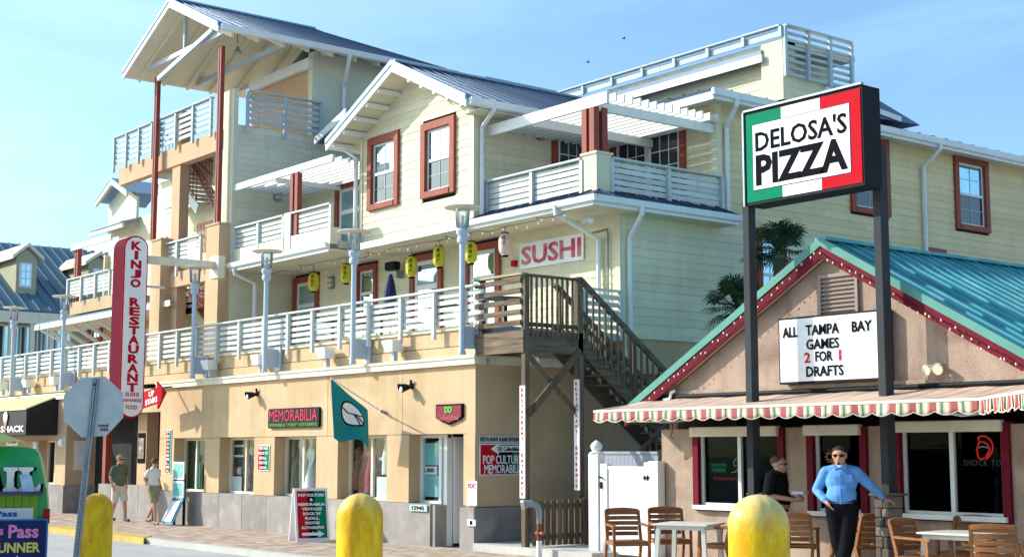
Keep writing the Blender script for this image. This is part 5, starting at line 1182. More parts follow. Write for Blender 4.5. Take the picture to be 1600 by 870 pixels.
notice(731, 746, 751, 789, 'white paper notice reading FDC on the corner pilaster', [('FDC', .8), ('', .3), ('', .6)], tm=M_txtr)
notice(641, 668, 788, 798, 'small pale plaque of house numbers on the grey base below the map window', [('12945', .7)], fr=Fr('y', F-.08), m=simple('pale_green_plaque', (.45, .58, .55)))
notice(731, 744, 811, 821, 'small white outlet plate low on the corner pilaster', [('-', .3)], fr=Fr('y', F-.08))
fsg2 = Fr('x', XG+.002)
notice(748, 817, 680.5, 691.5, 'grey board reading RESTAURANT & BAR ENTRANCE on the shaded side wall', [('RESTAURANT & BAR ENTRANCE', .96)], fr=fsg2, m=simple('pale_grey_board', (.50, .52, .52)))
p, q = fsg2.hit(748.5, 717)[0], fsg2.hit(818, 717)[0]; z0, z1 = fsg2.hit(783, 742)[1], fsg2.hit(783, 693)[1]
t = thing('pop_culture_sign', 'red, black and green POP CULTURE MEMORABILIA sign on the shaded side wall', 'sign', (XG, (p+q)/2, z0)); obj('board', fsg2.box(MB(), p, q, 0, .02, z0, z1), M_signw, t)
for (u0, u1, m) in ((0, .4, M_signr), (.4, .74, M_txt), (.74, 1, M_green)): obj('colour_field', fsg2.box(MB(), p+.02+(q-p-.04)*u0, p+.02+(q-p-.04)*u1, .02, .026, z0+.02, z1-.02), m, t)
obj('lettering', fit_text(MB(), 'POP CULTURE', (XG+.03, (p+q)/2, z0+(z1-z0)*.5), UX, VZ, NX, (q-p)*.86, .17, bold=.012), M_signw, t); obj('lettering', fit_text(MB(), 'MEMORABILIA', (XG+.03, (p+q)/2+.03, z0+(z1-z0)*.2), UX, VZ, NX, (q-p)*.86, .17, bold=.012), M_signw, t)
za = z0+(z1-z0)*.84; pa, qa = p+(q-p)*.24, p+(q-p)*.92
obj('arrow', MB().prism([(XG+.027, qa, za-.06), (XG+.027, qa, za+.06), (XG+.027, pa+.2, za+.06), (XG+.027, pa+.2, za+.11), (XG+.027, pa, za), (XG+.027, pa+.2, za-.11), (XG+.027, pa+.2, za-.06)], (.004, 0, 0)), M_signw, t)
obj('lettering', fit_text(MB(), 'DD Collectibles', (XG+.033, (pa+qa)/2+.06, za), UX, VZ, NX, (qa-pa)*.72, .08, bold=.02), M_txt, t)
# SUSHI banner
p, q = F2.hit(815, 400)[0], F2.hit(914.5, 385)[0]; z0, z1 = F2.hit(865, 413.5)[1], F2.hit(865, 373)[1]
t = thing('sushi_banner', 'white banner with faded red SUSHI lettering on the cream wall above the deck', 'sign', ((p+q)/2, Y2, z0)); obj('board', F2.box(MB(), p, q, .035, .06, z0, z1), M_signw, t)
M_fr = simple('sun_faded_red', (.55, .05, .10), col2=(.60, .22, .26), s2=3, p2=(.42, .6)); obj('lettering', fit_text(MB(), 'SUSHI', ((p+q)/2, Y2-.062, (z0+z1)/2), UY, VZ, NY, (q-p)*.94, (z1-z0)*.74, bold=.028), M_fr, t)
(x, z) = F2.hit(807, 412); top('fire_alarm_box', F2.box(MB(), x-.07, x+.07, .03, .12, z-.07, z+.07), M_signr, 'small red alarm box on the cream wall left of the SUSHI banner', 'alarm box', bevel=.01)
(x, z) = F2.hit(952, 360); top('conduit_run', MB().tube([(x-.5, Y2-.06, z), (x, Y2-.06, z+.02), (x+.02, Y2-.06, z-.1), (x+.02, Y2-.06, 4.4)], .018, 6), simple('grey_conduit', (.2, .22, .2)), 'thin grey conduit running down the cream wall near its right corner', 'conduit')
# dark hanging sign in the tower
(x, z) = hy(291, 482, 18.6); t = thing('hanging_sign', 'small dark hanging sign under the tower stairs', 'sign', (x, 18.6, z)); obj('board', MB().box(x-.5, x+.5, 18.6, 18.63, z-.17, z+.17), M_txt, t)
obj('lettering', fit_text(MB(), 'SEA CAFE', (x, 18.595, z+.05), UY, VZ, NY, .8, .09), M_signw, t); obj('chain', MB().tube([(x-.4, 18.61, z+.17), (x-.4, 18.61, z+.6)], .01, 4), M_black, t); obj('chain', MB().tube([(x+.4, 18.61, z+.17), (x+.4, 18.61, z+.6)], .01, 4), M_black, t)
# snack shack awning, far left
t = thing('snack_awning', 'black awning with white SHACK lettering and an ice cream cone at the far left shop', 'awning', (-49, 15.8, 2.6))
(x1_, zt_), (_, zb_) = hy(42, 632, 15.6), hy(42, 679, 15.6); x0_ = -53.5
obj('canvas', MB().prism([(x0_, 15.6, zb_), (x0_, 15.6, zb_+.75), (x0_, F-.02, zt_+.25), (x0_, F-.02, zb_)], (x1_-x0_, 0, 0)), simple('black_canvas', (.02, .02, .022)), t)
obj('canvas_top', MB().prism([(x0_, 15.57, zb_+.77), (x0_, F-.02, zt_+.27), (x0_, F-.02, zt_+.31), (x0_, 15.57, zb_+.81)], (x1_-x0_, 0, 0)), simple('yellowed_canvas', (.55, .5, .25)), t)
(xs, zs) = hy(13, 670, 15.6); obj('lettering', fit_text(MB(), 'SNACK SHACK', (x1_-.12-2.2, 15.59, zs), UY, VZ, NY, 4.4, .2, bold=.03), M_signw, t)
obj('cone', MB().prism([(x1_-1.95, 15.57, zs+.28), (x1_-1.6, 15.57, zs+.28), (x1_-1.74, 15.57, zs-.12), (x1_-1.81, 15.57, zs-.12)], (0, -.01, 0)), simple('wafer_brown', (.4, .2, .08)), t); obj('ice_cream', MB().ball((x1_-1.77, 15.56, zs+.38), .2, 12, 8, (1, .1, .85)), M_signw, t, smooth=True)
t = thing('price_strip', 'narrow white menu strip under the black snack awning', 'sign', (x1_-.9, F-.05, 2.3)); (x, z) = hy(18, 690, F-.03); obj('board', MB().box(x-.5, x+.6, F-.03, F, z-.12, z+.1), M_signw, t); obj('lettering', fit_text(MB(), 'ICE CREAM', (x+.05, F-.032, z), UY, VZ, NY, .8, .1, bold=.02), M_txtr, t)

# ================================================================ LAMPS, LANTERNS, FITTINGS
def make_lamp():
    t = thing('deck_lamp_post', '', 'lamp post', (0, 0, 0))
    obj('pole', MB().lathe((0, 0, 0), [(.075, 0), (.075, .04), (.06, .08), (.055, 2.0), (.06, 2.15), (.10, 2.18), (.11, 2.26), (.085, 2.30), (.12, 2.36), (.125, 2.42), (.09, 2.46)], 14), M_lamp, t, smooth=True)
    g = obj('lens', MB().lathe((0, 0, 2.46), [(.10, 0), (.125, .03), (.15, .38), (.11, .40)], 16), M_lampglass, t, smooth=True)
    obj('socket', MB().lathe((0, 0, 2.46), [(.05, 0), (.05, .08), (.035, .10), (.04, .22), (.012, .26)], 10), M_signw, t, smooth=True)
    c = MB()
    for k in range(4): a = k*math.pi/2+.4; c.tube([(.10*math.cos(a), .10*math.sin(a), 2.46), (.145*math.cos(a), .145*math.sin(a), 2.86)], .008, 4)
    obj('cage', c, M_lamp, t)
    obj('disc_shade', MB().lathe((0, 0, 2.84), [(.12, 0), (.36, .015), (.375, .03), (.36, .045), (.10, .075), (.02, .09)], 22), M_cornice, t, smooth=True)
    b = MB(); b.box(-.025, .03, .02, .36, .12, .55); b.box(-.06, .16, .32, .37, .05, .62); obj('wall_bracket', b, M_lamp, t); return t
lamp0 = make_lamp(); zb = 3.72
for i, (px, lab) in enumerate(((22, 'lamp post at the far left, in front of the blue-roofed house'), (100, 'lamp post second from the far left, left of the octagonal sign'), (303, 'lamp post in front of the tower stair, right of the tall restaurant sign'), (415, 'lamp post in front of the white downspout, above the first shop windows'), (552, 'lamp post below the left bay window, above the teal flag'), (722, 'nearest lamp post, at the building corner beside the timber landing'))):
    o = lamp0 if i == 0 else copy_tree(lamp0); x = hy(px, 500, F-.32)[0]; o.location = (x, F-.32, zb); o['label'] = 'disc-topped ' + lab; o['group'] = 'lamp posts along the deck edge'
bx0_ = None
for px, lab in ((612, 'nearest the corner lamp'), (507, 'left of the lamp above the flag'), (404, 'touching the lamp left of the twin spotlight'), (326, 'right of the tower lamp'), (87, 'just left of the octagonal sign'), (44, 'second from the left edge'), (4, 'at the left edge of the photo')):
    x = hy(px, 555, F-.2)[0]
    if bx0_ is None:
        bx0_ = thing('planter_box_light', '', 'uplight', (0, 0, 0)); obj('trough', MB().prism([(-.2, -.14, .32), (.2, -.14, .32), (.2, -.14, .26), (.13, -.09, .08), (-.13, -.09, .08), (-.2, -.14, .26)], (0, .26, 0)), M_gut, bx0_); obj('stem', MB().box(-.045, .045, -.0, .1, -.1, .09), M_lamp, bx0_); o = bx0_
    else: o = copy_tree(bx0_)
    o.location = (x, F-.18, 3.84); o['label'] = 'small white box light on the deck edge ' + lab; o['group'] = 'white box lights on the deck edge'
def make_lantern(m, txt, tm, ty):
    t = thing('paper_lantern', '', 'lantern', (0, 0, 0)); pr = []; n = 14
    for i in range(n*2+1):
        u = i/(n*2); r = .165*min(1, (1-abs(2*u-1)**4))**.5*1.0; r = max(.09, r) - (.006 if i % 2 else 0); pr.append((r, u*.52))
    obj('shade', MB().lathe((0, 0, 0), pr, 18), m, t, smooth=True); obj('cap', MB().lathe((0, 0, .515), [(.095, 0), (.095, .03), (.01, .031)], 14), M_txt, t); obj('cap', MB().lathe((0, 0, -.03), [(.01, 0), (.09, .001), (.09, .03)], 14), M_txt, t)
    obj('cord', MB().tube([(0, 0, .54), (0, 0, .75)], .006, 4), M_txt, t); mb = MB()
    for i, ch in enumerate(txt): fit_text(mb, ch, (.0, -.0, .40-.13*i), UY, VZ, NY, .11, .10, bold=.005)
    for k, v in enumerate(mb.v):      # wrap round the shade, towards the street corner
        a = v.x/.165 + ty; rr = .168; mb.v[k] = Vector((math.sin(a)*rr, -math.cos(a)*rr, v.z))
    obj('lettering', mb, M_txt, t); return t
M_ly = simple('yellow_lantern_paper', (.62, .56, .05)); M_lp = simple('pink_white_lantern_paper', (.75, .58, .52))
ln = None
for px, py, ztx, lab in ((490, 440, 0, 'yellow paper lantern in front of the leftmost deck door'), (541, 427, 0, 'yellow paper lantern between the wall light and the lamp post above the flag'), (643, 416, 0, 'yellow paper lantern left of the middle door frame beside the folded umbrella'), (686, 400, 0, 'yellow paper lantern over the right side of the middle door frame'), (736, 394, 0, 'yellow paper lantern right of the nearest lamp post'), (789, 381, 1, 'pale pink paper lantern with black characters nearest the SUSHI banner')):
    yl = 19.35
    if ztx: o = make_lantern(M_lp, '餃子', M_txt, .75)
    elif ln is None: ln = make_lantern(M_ly, '居酒屋', M_txt, .75); o = ln
    else: o = copy_tree(ln)
    x, z = hy(px, py, yl); o.location = (x, yl, z-.26); o.scale = (.9, .9, .95); o['label'] = lab; o['group'] = 'paper lanterns hanging over the deck'
# festoon wire under the eave
fe_ = thing('festoon_lights', 'dark festoon wire with little bulbs looping under the deck soffit', 'string lights', (-28, 19, 6.7)); w_ = MB(); pts = []; blb = []
x = -35; n = 0
while x < -21.9:
    for k in range(6):
        u = k/6; pts.append((x+1.1*u, 18.9+.12*math.sin(n*2.1), 6.75-(.06+.05*math.sin(n*1.7))*math.sin(math.pi*u))); 
    for k in (1, 3, 5): blb.append((x+1.1*k/6, 18.9+.12*math.sin(n*2.1), 6.71-.08*math.sin(math.pi*k/6)))
    x += 1.1; n += 1
w_.tube(pts, .007, 4); obj('wire', w_, M_black, fe_); b0 = None
for p in blb:
    if b0 is None: b0 = obj('bulb', MB().ball((0, 0, 0), .018, 6, 4, (1, 1, 1.4)), M_bulb, fe_, local=True, smooth=True); bb = b0
    else: bb = b0.copy(); COL.objects.link(bb)
    bb.location = Vector(p)-fe_.location
# oval wall lights
def wall_light(fr, px, py, lab):
    a, z = fr.hit(px, py); t = thing('wall_light', lab, 'wall light', fr.pt(a, 0, z-.15), group='grey caged wall lights')
    rsq(fr, a-.11, a+.11, z-.17, z+.17, .07, .02, .06, mb := MB()); obj('backplate', mb, M_galv, t); l_ = MB(); rsq(fr, a-.08, a+.08, z-.13, z+.13, .06, .06, .13, l_); obj('lens', l_, simple('frosted_lens', (.6, .6, .5)) if 'frosted_lens' not in MATS else MATS['frosted_lens'], t)
    g_ = MB(); fr.box(g_, a-.09, a+.09, .06, .14, z-.02, z+.01); fr.box(g_, a-.09, a+.09, .06, .14, z+.13, z+.17); fr.box(g_, a-.09, a+.09, .06, .14, z-.17, z-.13); obj('guard', g_, M_galv, t)
wall_light(fbx, 842, 209, 'caged grey wall light left of the glazed door on the corner balcony')
wall_light(F2, 521, 442, 'caged grey wall light between the two left lanterns over the deck')
wall_light(Fr('x', XT), 432, 305, 'caged grey wall light on the pale tower siding above the middle deck')
(x, z) = F2.hit(438.5, 443); t = thing('wall_vent', 'dark square louvred vent left of the leftmost deck door', 'vent', (x, Y2, z-.15)); obj('frame', F2.box(MB(), x-.13, x+.13, .02, .06, z-.2, z+.2), M_white, t)
for k in range(6): obj('louvre', F2.box(MB(), x-.1, x+.1, .06, .075, z-.16+k*.055, z-.13+k*.055), M_black, t)
def spot(px, py, lab):
    x, z = hy(px, py, F-.1); t = thing('wall_spotlight', lab, 'spotlight', (x, F, z), group='black twin spotlights on the stucco')
    obj('junction_box', MB().box(x-.05, x+.05, F-.04, F-.0, z-.05, z+.06), M_black, t)
    obj('lamp_head', MB().tube([(x, F-.05, z), (x-.06, F-.12, z), (x-.12, F-.2, z-.01), (x-.16, F-.24, z-.02)], [.02, .05, .06, .075], 10), M_black, t, smooth=True)
    obj('lamp_head', MB().tube([(x+.02, F-.05, z), (x+.05, F-.13, z-.02), (x+.03, F-.24, z-.06), (x+.02, F-.28, z-.07)], [.02, .05, .06, .075], 10), M_black, t, smooth=True)
    obj('bulb', MB().ball((x+.02, F-.29, z-.075), .06, 8, 6, (1, .4, 1)), M_signw, t, smooth=True); obj('hood', MB().tube([(x, F-.03, z+.04), (x+.03, F-.06, z+.12), (x+.05, F-.06, z+.1)], .025, 6), M_black, t, smooth=True)
spot(397, 615, 'black twin spotlight high on the stucco left of the MEMORABILIA sign'); spot(638, 603, 'black twin spotlight high on the stucco right of the teal flag')
(x, z) = hy(86, 637, F-.1); t = thing('flood_light', 'white floodlight on the stucco left of the octagonal sign', 'light', (x, F, z)); obj('lamp_head', MB().tube([(x, F, z), (x-.12, F-.15, z-.02), (x-.22, F-.25, z-.06)], [.03, .07, .11], 10), M_signw, t, smooth=True)
(x, z) = hy(95, 691, F-.1); t = thing('bulkhead_light', 'round white bulkhead light on the left shop corner', 'light', (x, F, z)); obj('lens', MB().tube([(x, F, z), (x, F-.12, z), (x, F-.18, z)], [.15, .13, .05], 12), M_signw, t, smooth=True)
# security twin floodlight under the landing and under the eave
for (x, y, z, lab) in ((-20.75, 17.0, 3.66, 'white twin floodlight under the timber landing'), (-22.0, 19.5, 6.72, 'white twin floodlight under the soffit corner above the SUSHI banner')):
    t = thing('twin_floodlight', lab, 'light', (x, y, z))
    for s in (-1, 1): obj('lamp_head', MB().tube([(x+s*.02, y, z), (x+s*.08, y-.05, z-.05), (x+s*.13, y-.1, z-.11)], [.03, .05, .07], 10), M_signw, t, smooth=True)
# pendant bells in the tower
for (px, py, y, lab) in ((371, 75, 19.2, 'pendant lamp high under the tower gable roof'), (280, 305, 19.5, 'pendant lamp hanging on a long wire in the middle of the tower')):
    x, z = hy(px, py, y); t = thing('pendant_lamp', lab, 'lamp', (x, y, z)); obj('shade', MB().lathe((x, y, z-.15), [(.15, 0), (.13, .03), (.06, .09), (.035, .18), (.012, .2)], 14), M_galv, t, smooth=True); obj('rod', MB().tube([(x, y, z+.15), (x, y, z+.95)], .012, 5), M_black, t)
# flag
fx = hy(600, 645, F-.05)[0]; P0 = Vector((fx, F-.05, hy(600, 645, F-.05)[1])); yf, zf = hx(517, 591, fx); P1 = Vector((fx, yf, zf))
t = thing('flag', 'teal flag with a white oval emblem hanging from an angled white wall pole', 'flag', P0); obj('pole', MB().tube([P0, P1], .016, 8), M_white, t, smooth=True); obj('socket', MB().tube([P0+Vector((0, .05, 0)), P0+(P1-P0)*.08], .035, 8), M_galv, t, smooth=True)
def fl_pt(px, py, off=0): y, z = hx(px, py, fx); return Vector((fx, y, z))
A, Bq, Cq, Dq = fl_pt(517, 592), fl_pt(574, 640), fl_pt(578, 697), fl_pt(519, 684); mb = MB(); N = 22; P = []
def flag_p(u, v, off=0):
    p = A.lerp(Bq, u).lerp(Dq.lerp(Cq, u), v); sag = .05*math.sin(math.pi*u)*v; w = .05*math.sin(u*9+v*1.5)*(.3+v)
    p = p + Vector((w+off, 0, sag*.6)); p.z += -.06*math.sin(u*7)*v; return p
for i in range(N+1):
    for j in range(N+1): P.append(flag_p(i/N, j/N))
mb.poly(P, [(i*(N+1)+j, (i+1)*(N+1)+j, (i+1)*(N+1)+j+1, i*(N+1)+j+1) for i in range(N) for j in range(N)])
o = obj('cloth', mb, simple('teal_flag_cloth', (.01, .22, .24), .8), t, smooth=True, recalc=False); sd = o.modifiers.new('s', 'SOLIDIFY'); sd.thickness = .004
def disc(cu, cv, ru, rv, off, ang=0):
    m = MB(); P = [flag_p(cu, cv, off)]; K_ = 24
    for rr in (.5, 1):
        for k in range(K_): a = 2*math.pi*k/K_; du, dv = ru*rr*math.cos(a), rv*rr*math.sin(a); P.append(flag_p(cu+du*math.cos(ang)-dv*math.sin(ang), cv+du*math.sin(ang)+dv*math.cos(ang), off))
    fs = [(0, 1+k, 1+(k+1) % K_) for k in range(K_)] + [(1+k, 1+K_+k, 1+K_+(k+1) % K_, 1+(k+1) % K_) for k in range(K_)]; return m.poly(P, fs)
obj('emblem_outline', disc(.55, .42, .31, .27, .012), M_txt, t, recalc=False); obj('emblem', disc(.55, .42, .275, .235, .018), M_signw, t, recalc=False)
e = MB()
for ln_ in (((.29, .36), (.45, .42), (.62, .40), (.80, .34)), ((.60, .42), (.68, .52), (.72, .62)), ((.62, .40), (.70, .44), (.80, .50))): e.tube([flag_p(u, v, .024) for u, v in ln_], .012, 4)
obj('emblem_lines', e, M_txt, t)
# deck furniture glimpsed through the railing
(x, z) = hy(610, 430, 18.4); t = thing('closed_umbrella', 'folded navy patio umbrella standing on the upper deck', 'umbrella', (x, 18.4, ZD)); obj('pole', MB().tube([(x, 18.4, ZD), (x, 18.4, z+.05)], .025, 8), M_white, t, smooth=True)
obj('canopy', MB().lathe((x, 18.4, z-.95), [(.20, 0), (.2, .1), (.16, .3), (.15, .5), (.11, .75), (.05, .95), (.015, 1.0)], 9), simple('navy_canvas', (.015, .02, .07)), t); obj('base', MB().lathe((x, 18.4, ZD), [(.25, 0), (.25, .05), (.06, .09), (.05, .2)], 14), M_cornice, t, smooth=True)
(x, z) = hy(622, 416, 20.0); t = thing('wall_speaker', 'black loudspeaker on a bracket above the folded umbrella', 'speaker', (x, 20, z)); obj('cabinet', MB().box(x-.22, x+.2, 19.72, 19.95, z-.12, z+.1).xf(Matrix.Identity(4)), M_black, t, bevel=.04); obj('bracket', MB().box(x-.02, x+.02, 19.95, Y2, z-.3, z-.1), M_galv, t)
def plastic_chair_m():
    t = thing('deck_chair', '', 'chair', (0, 0, 0)); m = simple('white_plastic', (.7, .7, .68), .4); obj('seat', MB().box(-.23, .23, -.22, .22, .40, .43), m, t); obj('backrest', MB().prism([(-.22, .2, .43), (.22, .2, .43), (.2, .28, .85), (-.2, .28, .85)], (0, .02, 0)), m, t)
    for (i, j) in ((-1, -1), (1, -1), (-1, 1), (1, 1)): obj('leg', MB().tube([(i*.22, j*.21, 0), (i*.2, j*.19, .4)], .018, 6), m, t)
    return t
def round_table_m(m):
    t = thing('deck_table', '', 'table', (0, 0, 0)); obj('tabletop', MB().lathe((0, 0, .70), [(.02, 0), (.42, 0), (.43, .015), (.42, .03), (.02, .03)], 20), m, t, smooth=True); obj('leg', MB().lathe((0, 0, 0), [(.24, 0), (.24, .02), (.04, .05), (.035, .7)], 10), M_black, t, smooth=True); return t
ch = plastic_chair_m(); tb = round_table_m(simple('dark_green_tabletop', (.03, .08, .07))); M_ = M_black
for i, (px, y, rz, lab) in enumerate(((497, 18.0, .6, 'below the leftmost lantern'), (570, 17.9, -1.2, 'left of the folded umbrella'), (641, 17.9, 1.8, 'right of the folded umbrella'), (740, 18.0, .3, 'behind the corner lamp'), (775, 18.4, 2.5, 'behind the timber landing'), (432, 18.1, 1.2, 'beside the white downspout'))):
    o = ch if i == 0 else copy_tree(ch); o.location = (hy(px, 520, y)[0], y, ZD); o.rotation_euler.z = rz; o['label'] = 'white plastic chair behind the deck railing ' + lab; o['group'] = 'chairs on the upper deck'
for i, (px, y, lab) in enumerate(((520, 18.0, 'left of the lamp above the flag'), (596, 18.0, 'under the folded umbrella'), (690, 18.0, 'beside the nearest lamp post'), (790, 18.2, 'behind the timber landing'))):
    o = tb if i == 0 else copy_tree(tb); o.location = (hy(px, 520, y)[0], y, ZD); o['label'] = 'round dark table on the upper deck ' + lab; o['group'] = 'tables on the upper deck'
# ================================================================ STREET FURNITURE
def bollard(px, pxw, pytop, lab, twin=None):
    dd_ = .42; t = 2241*dd_/pxw; d = (FW*F_PX + RT*(px-800) + UP*(pytop-435)*-1+RT*0); d = FW*F_PX + RT*(px-800) + UP*(435-pytop)
    k = t/(Vector((-ca, sa, 0)).dot(d)); X, Y, Z = d.x*k, d.y*k, EYE+d.z*k
    o = thing('bollard', lab, 'bollard', (X, Y, -.12), rotz=random.uniform(0, 6), group='yellow bollards along the street'); h = Z+.12
    prof = [(r_, z_) for r_, z_ in [(.2, 0), (.21, .02)] + [(.21, z_) for z_ in (.3, .6, .9, h-.21)]] + [(.21*math.cos(a), h-.21+.21*math.sin(a)) for a in [k_*math.pi/2/9 for k_ in range(1, 9)]] + [(.004, h)]
    mb = MB(); n = 40; b = 0; P = []
    for r_, z_ in prof:
        for i in range(n):
            a = 2*math.pi*i/n; rr = r_*(1-.07*max(0, math.cos(a*3))**10*(1 if z_ > .02 else 0)); P.append(Vector((X+rr*math.cos(a), Y+rr*math.sin(a), -.12+z_)))
    mb.poly(P, [(j*n+i, j*n+(i+1) % n, (j+1)*n+(i+1) % n, (j+1)*n+i) for j in range(len(prof)-1) for i in range(n)]+[tuple(range((len(prof)-1)*n, len(prof)*n))])
    for v in range(len(mb.v)): mb.v[v] = o.location + (mb.v[v]-o.location)
    s = obj('sleeve', mb, M_bol, o, smooth=True)
    obj('footing', MB().lathe((X, Y, -.13), [(.3, 0), (.3, .03), (.2, .035)], 20), M_conc, o)
M_bol = mat('yellow_bollard_sleeve', (.86, .55, .01), .35, .1, 4, .1, 30, streak=.12)
# the yellow turns paler towards the top, in noisy patches over the dome
def blotch(m, col, sc, zs, p, amt):
    n, l = m.node_tree.nodes, m.node_tree.links; b = n['Principled BSDF']; old = b.inputs['Base Color'].links[0].from_socket
    t = n.new('ShaderNodeTexCoord'); q = n.new('ShaderNodeMapping'); q.inputs['Scale'].default_value = (1, 1, zs); l.new(t.outputs['Object'], q.inputs[0]); k = n.new('ShaderNodeTexNoise'); k.inputs['Scale'].default_value = sc; k.inputs['Detail'].default_value = 9; k.inputs['Roughness'].default_value = .7; l.new(q.outputs[0], k.inputs['Vector'])
    r = n.new('ShaderNodeValToRGB'); r.color_ramp.elements[0].position = p[0]; r.color_ramp.elements[1].position = p[1]; l.new(k.outputs['Fac'], r.inputs[0]); u = n.new('ShaderNodeMath'); u.operation = 'MULTIPLY'; u.inputs[1].default_value = amt; l.new(r.outputs[0], u.inputs[0])
    x = n.new('ShaderNodeMix'); x.data_type = 'RGBA'; l.new(u.outputs[0], x.inputs[0]); l.new(old, x.inputs[6]); x.inputs[7].default_value = tuple(col)+(1,); l.new(x.outputs[2], b.inputs['Base Color'])
blotch(M_bol, (.66, .30, .01), 7, .35, (.43, .58), .85); blotch(M_bol, (.50, .18, .01), 16, .5, (.60, .70), .5); blotch(M_bol, (.16, .12, .05), 30, .6, (.70, .76), .6)
nn_, ll_ = M_bol.node_tree.nodes, M_bol.node_tree.links; bb_ = nn_['Principled BSDF']; old = bb_.inputs['Base Color'].links[0].from_socket
t_ = nn_.new('ShaderNodeTexCoord'); s_ = nn_.new('ShaderNodeSeparateXYZ'); ll_.new(t_.outputs['Object'], s_.inputs[0]); n_ = nn_.new('ShaderNodeTexNoise'); n_.inputs['Scale'].default_value = 9; n_.inputs['Detail'].default_value = 6; ll_.new(t_.outputs['Object'], n_.inputs['Vector'])
a_ = nn_.new('ShaderNodeMath'); a_.operation = 'MULTIPLY_ADD'; a_.inputs[1].default_value = .35; ll_.new(n_.outputs['Fac'], a_.inputs[0]); ll_.new(s_.outputs[2], a_.inputs[2])
r_ = nn_.new('ShaderNodeMapRange'); r_.inputs[1].default_value = 1.60; r_.inputs[2].default_value = 2.05; ll_.new(a_.outputs[0], r_.inputs[0])
x_ = nn_.new('ShaderNodeMix'); x_.data_type = 'RGBA'; ll_.new(r_.outputs[0], x_.inputs[0]); ll_.new(old, x_.inputs[6]); x_.inputs[7].default_value = (.66, .62, .38, 1); ll_.new(x_.outputs[2], bb_.inputs['Base Color'])
bollard(152, 50, 770, 'smallest yellow bollard, beside the leaning post of the octagonal sign')
bollard(563, 72, 770, 'middle yellow bollard, standing in front of the shop facade')
bollard(1184, 95, 772, 'largest, nearest yellow bollard, in front of the restaurant')
# octagonal sign seen from behind
yS = None; d = FW*F_PX + RT*(145-800) + UP*(435-635); k = 18.3/(Vector((-ca, sa, 0)).dot(d)); C0 = Vector((d.x*k, d.y*k, EYE+d.z*k))
SS = thing('stop_sign', 'back of an octagonal road sign on a leaning perforated steel post', 'road sign', (C0.x, C0.y, -.12))
nrm = Vector((.784, -.621, 0)); nrm.normalize(); ru = Vector((.621, .784, 0)); upv = Vector((0, 0, 1))
lean = (ru*.075+Vector((0, 0, 1))).normalized(); R8 = .38/math.cos(math.pi/8)
pts = [C0 + ru*R8*math.cos(math.pi/8+k*math.pi/4+.05) + upv*R8*math.sin(math.pi/8+k*math.pi/4+.05) for k in range(8)]
obj('plate', MB().prism([p-nrm*.03 for p in pts], nrm*.004), mat('bare_sign_back', (.42, .47, .47), .5, .06, 3, col2=(.5, .52, .5), metal=.0), SS)
obj('red_face', MB().prism([p-nrm*.034 for p in pts], -nrm*.002), M_signr, SS)
p0 = C0 - lean*2.6; p1 = C0 + lean*.36
o = MB(); o.beam(p0, p1, .022, .05, up=nrm); o.beam(p0-ru*.03+nrm*.0, p1-ru*.03, .02, .03, up=nrm); o.beam(p0+ru*.03, p1+ru*.03, .02, .03, up=nrm); obj('post', o, M_galv, SS)
hm = MB()
for k in range(44):
    q = p0 + lean*(.06+k*.045) + nrm*.026
    hm.tube([q, q+nrm*.002], .007, 6)
obj('post_holes', hm, M_txt, SS); obj('bolt', MB().tube([C0+lean*.28+nrm*.0, C0+lean*.28+nrm*.04], .014, 6), M_txt, SS)
m_ = MB(); fit_text(m_, 'tmnt', C0+ru*.14-upv*.24+nrm*-.024, ru, (upv+ru*.2).normalized(), nrm, .13, .04, ital=.2); fit_text(m_, 'oes', C0+ru*.15-upv*.29+nrm*-.024, ru, (upv+ru*.2).normalized(), nrm, .1, .04); obj('marker_scribble', m_, M_txt, SS)
# A-frame boards
def aboard(px, py, y, w, h, lab, lines, rz, tri=True, blank=None):
    x, _ = hy(px, py, y); t = thing('sandwich_board', lab, 'sandwich board', (x, y, 0), rz, None); M4 = Matrix.Translation((x, y, 0)) @ Matrix.Rotation(rz, 4, 'Z'); d_ = .28
    for s, nm in ((-1, 'front_leaf'), (1, 'back_leaf')):
        a = MB().prism([(-w/2, s*d_, 0), (w/2, s*d_, 0), (w/2, s*.02, h), (-w/2, s*.02, h)], (0, s*.03, 0)); a.v = [v+Vector((x, y, 0)) for v in a.v]; obj(nm, a, M_signw, t)
    ang = math.atan2(d_-.02, h); up_ = Vector((0, math.sin(ang), math.cos(ang))); n_ = Vector((0, -math.cos(ang), math.sin(ang))); bot = Vector((0, -d_-.031, 0)); L = h/math.cos(ang)
    def pl(a, b, c0, c1, dd): return [bot+Vector((a, 0, 0))+up_*c0+n_*dd, bot+Vector((b, 0, 0))+up_*c0+n_*dd, bot+Vector((b, 0, 0))+up_*c1+n_*dd, bot+Vector((a, 0, 0))+up_*c1+n_*dd]
    off = Vector((x, y, 0)); W = w-.1
    for (u0, u1, m) in ((0, .36, M_signr), (.36, .62, M_txt), (.62, 1, M_green)):
        obj('colour_field', MB().prism([p+off for p in pl(-W/2+W*u0, -W/2+W*u1, .08, L-.06, .002)], n_*.004), m, t)
    m_ = MB(); n = len(lines)
    for i, (s, f) in enumerate(lines): fit_text(m_, s, off+bot+up_*(L-.1-(L-.25)*(i+.5)/n)+n_*.008, (1, 0, 0), up_, n_, W*f, (L-.25)/n*.62, bold=.04)
    q = off+bot+up_*.16+n_*.008; m_.prism([q+Vector((-W*.38, 0, 0))+up_*-.03, q+Vector((W*.2, 0, 0))+up_*-.03, q+Vector((W*.2, 0, 0))-up_*.07, q+Vector((W*.4, 0, 0)), q+Vector((W*.2, 0, 0))+up_*.07, q+Vector((W*.2, 0, 0))+up_*.03, q+Vector((-W*.38, 0, 0))+up_*.03], n_*.004)
    obj('lettering', m_, M_signw, t)
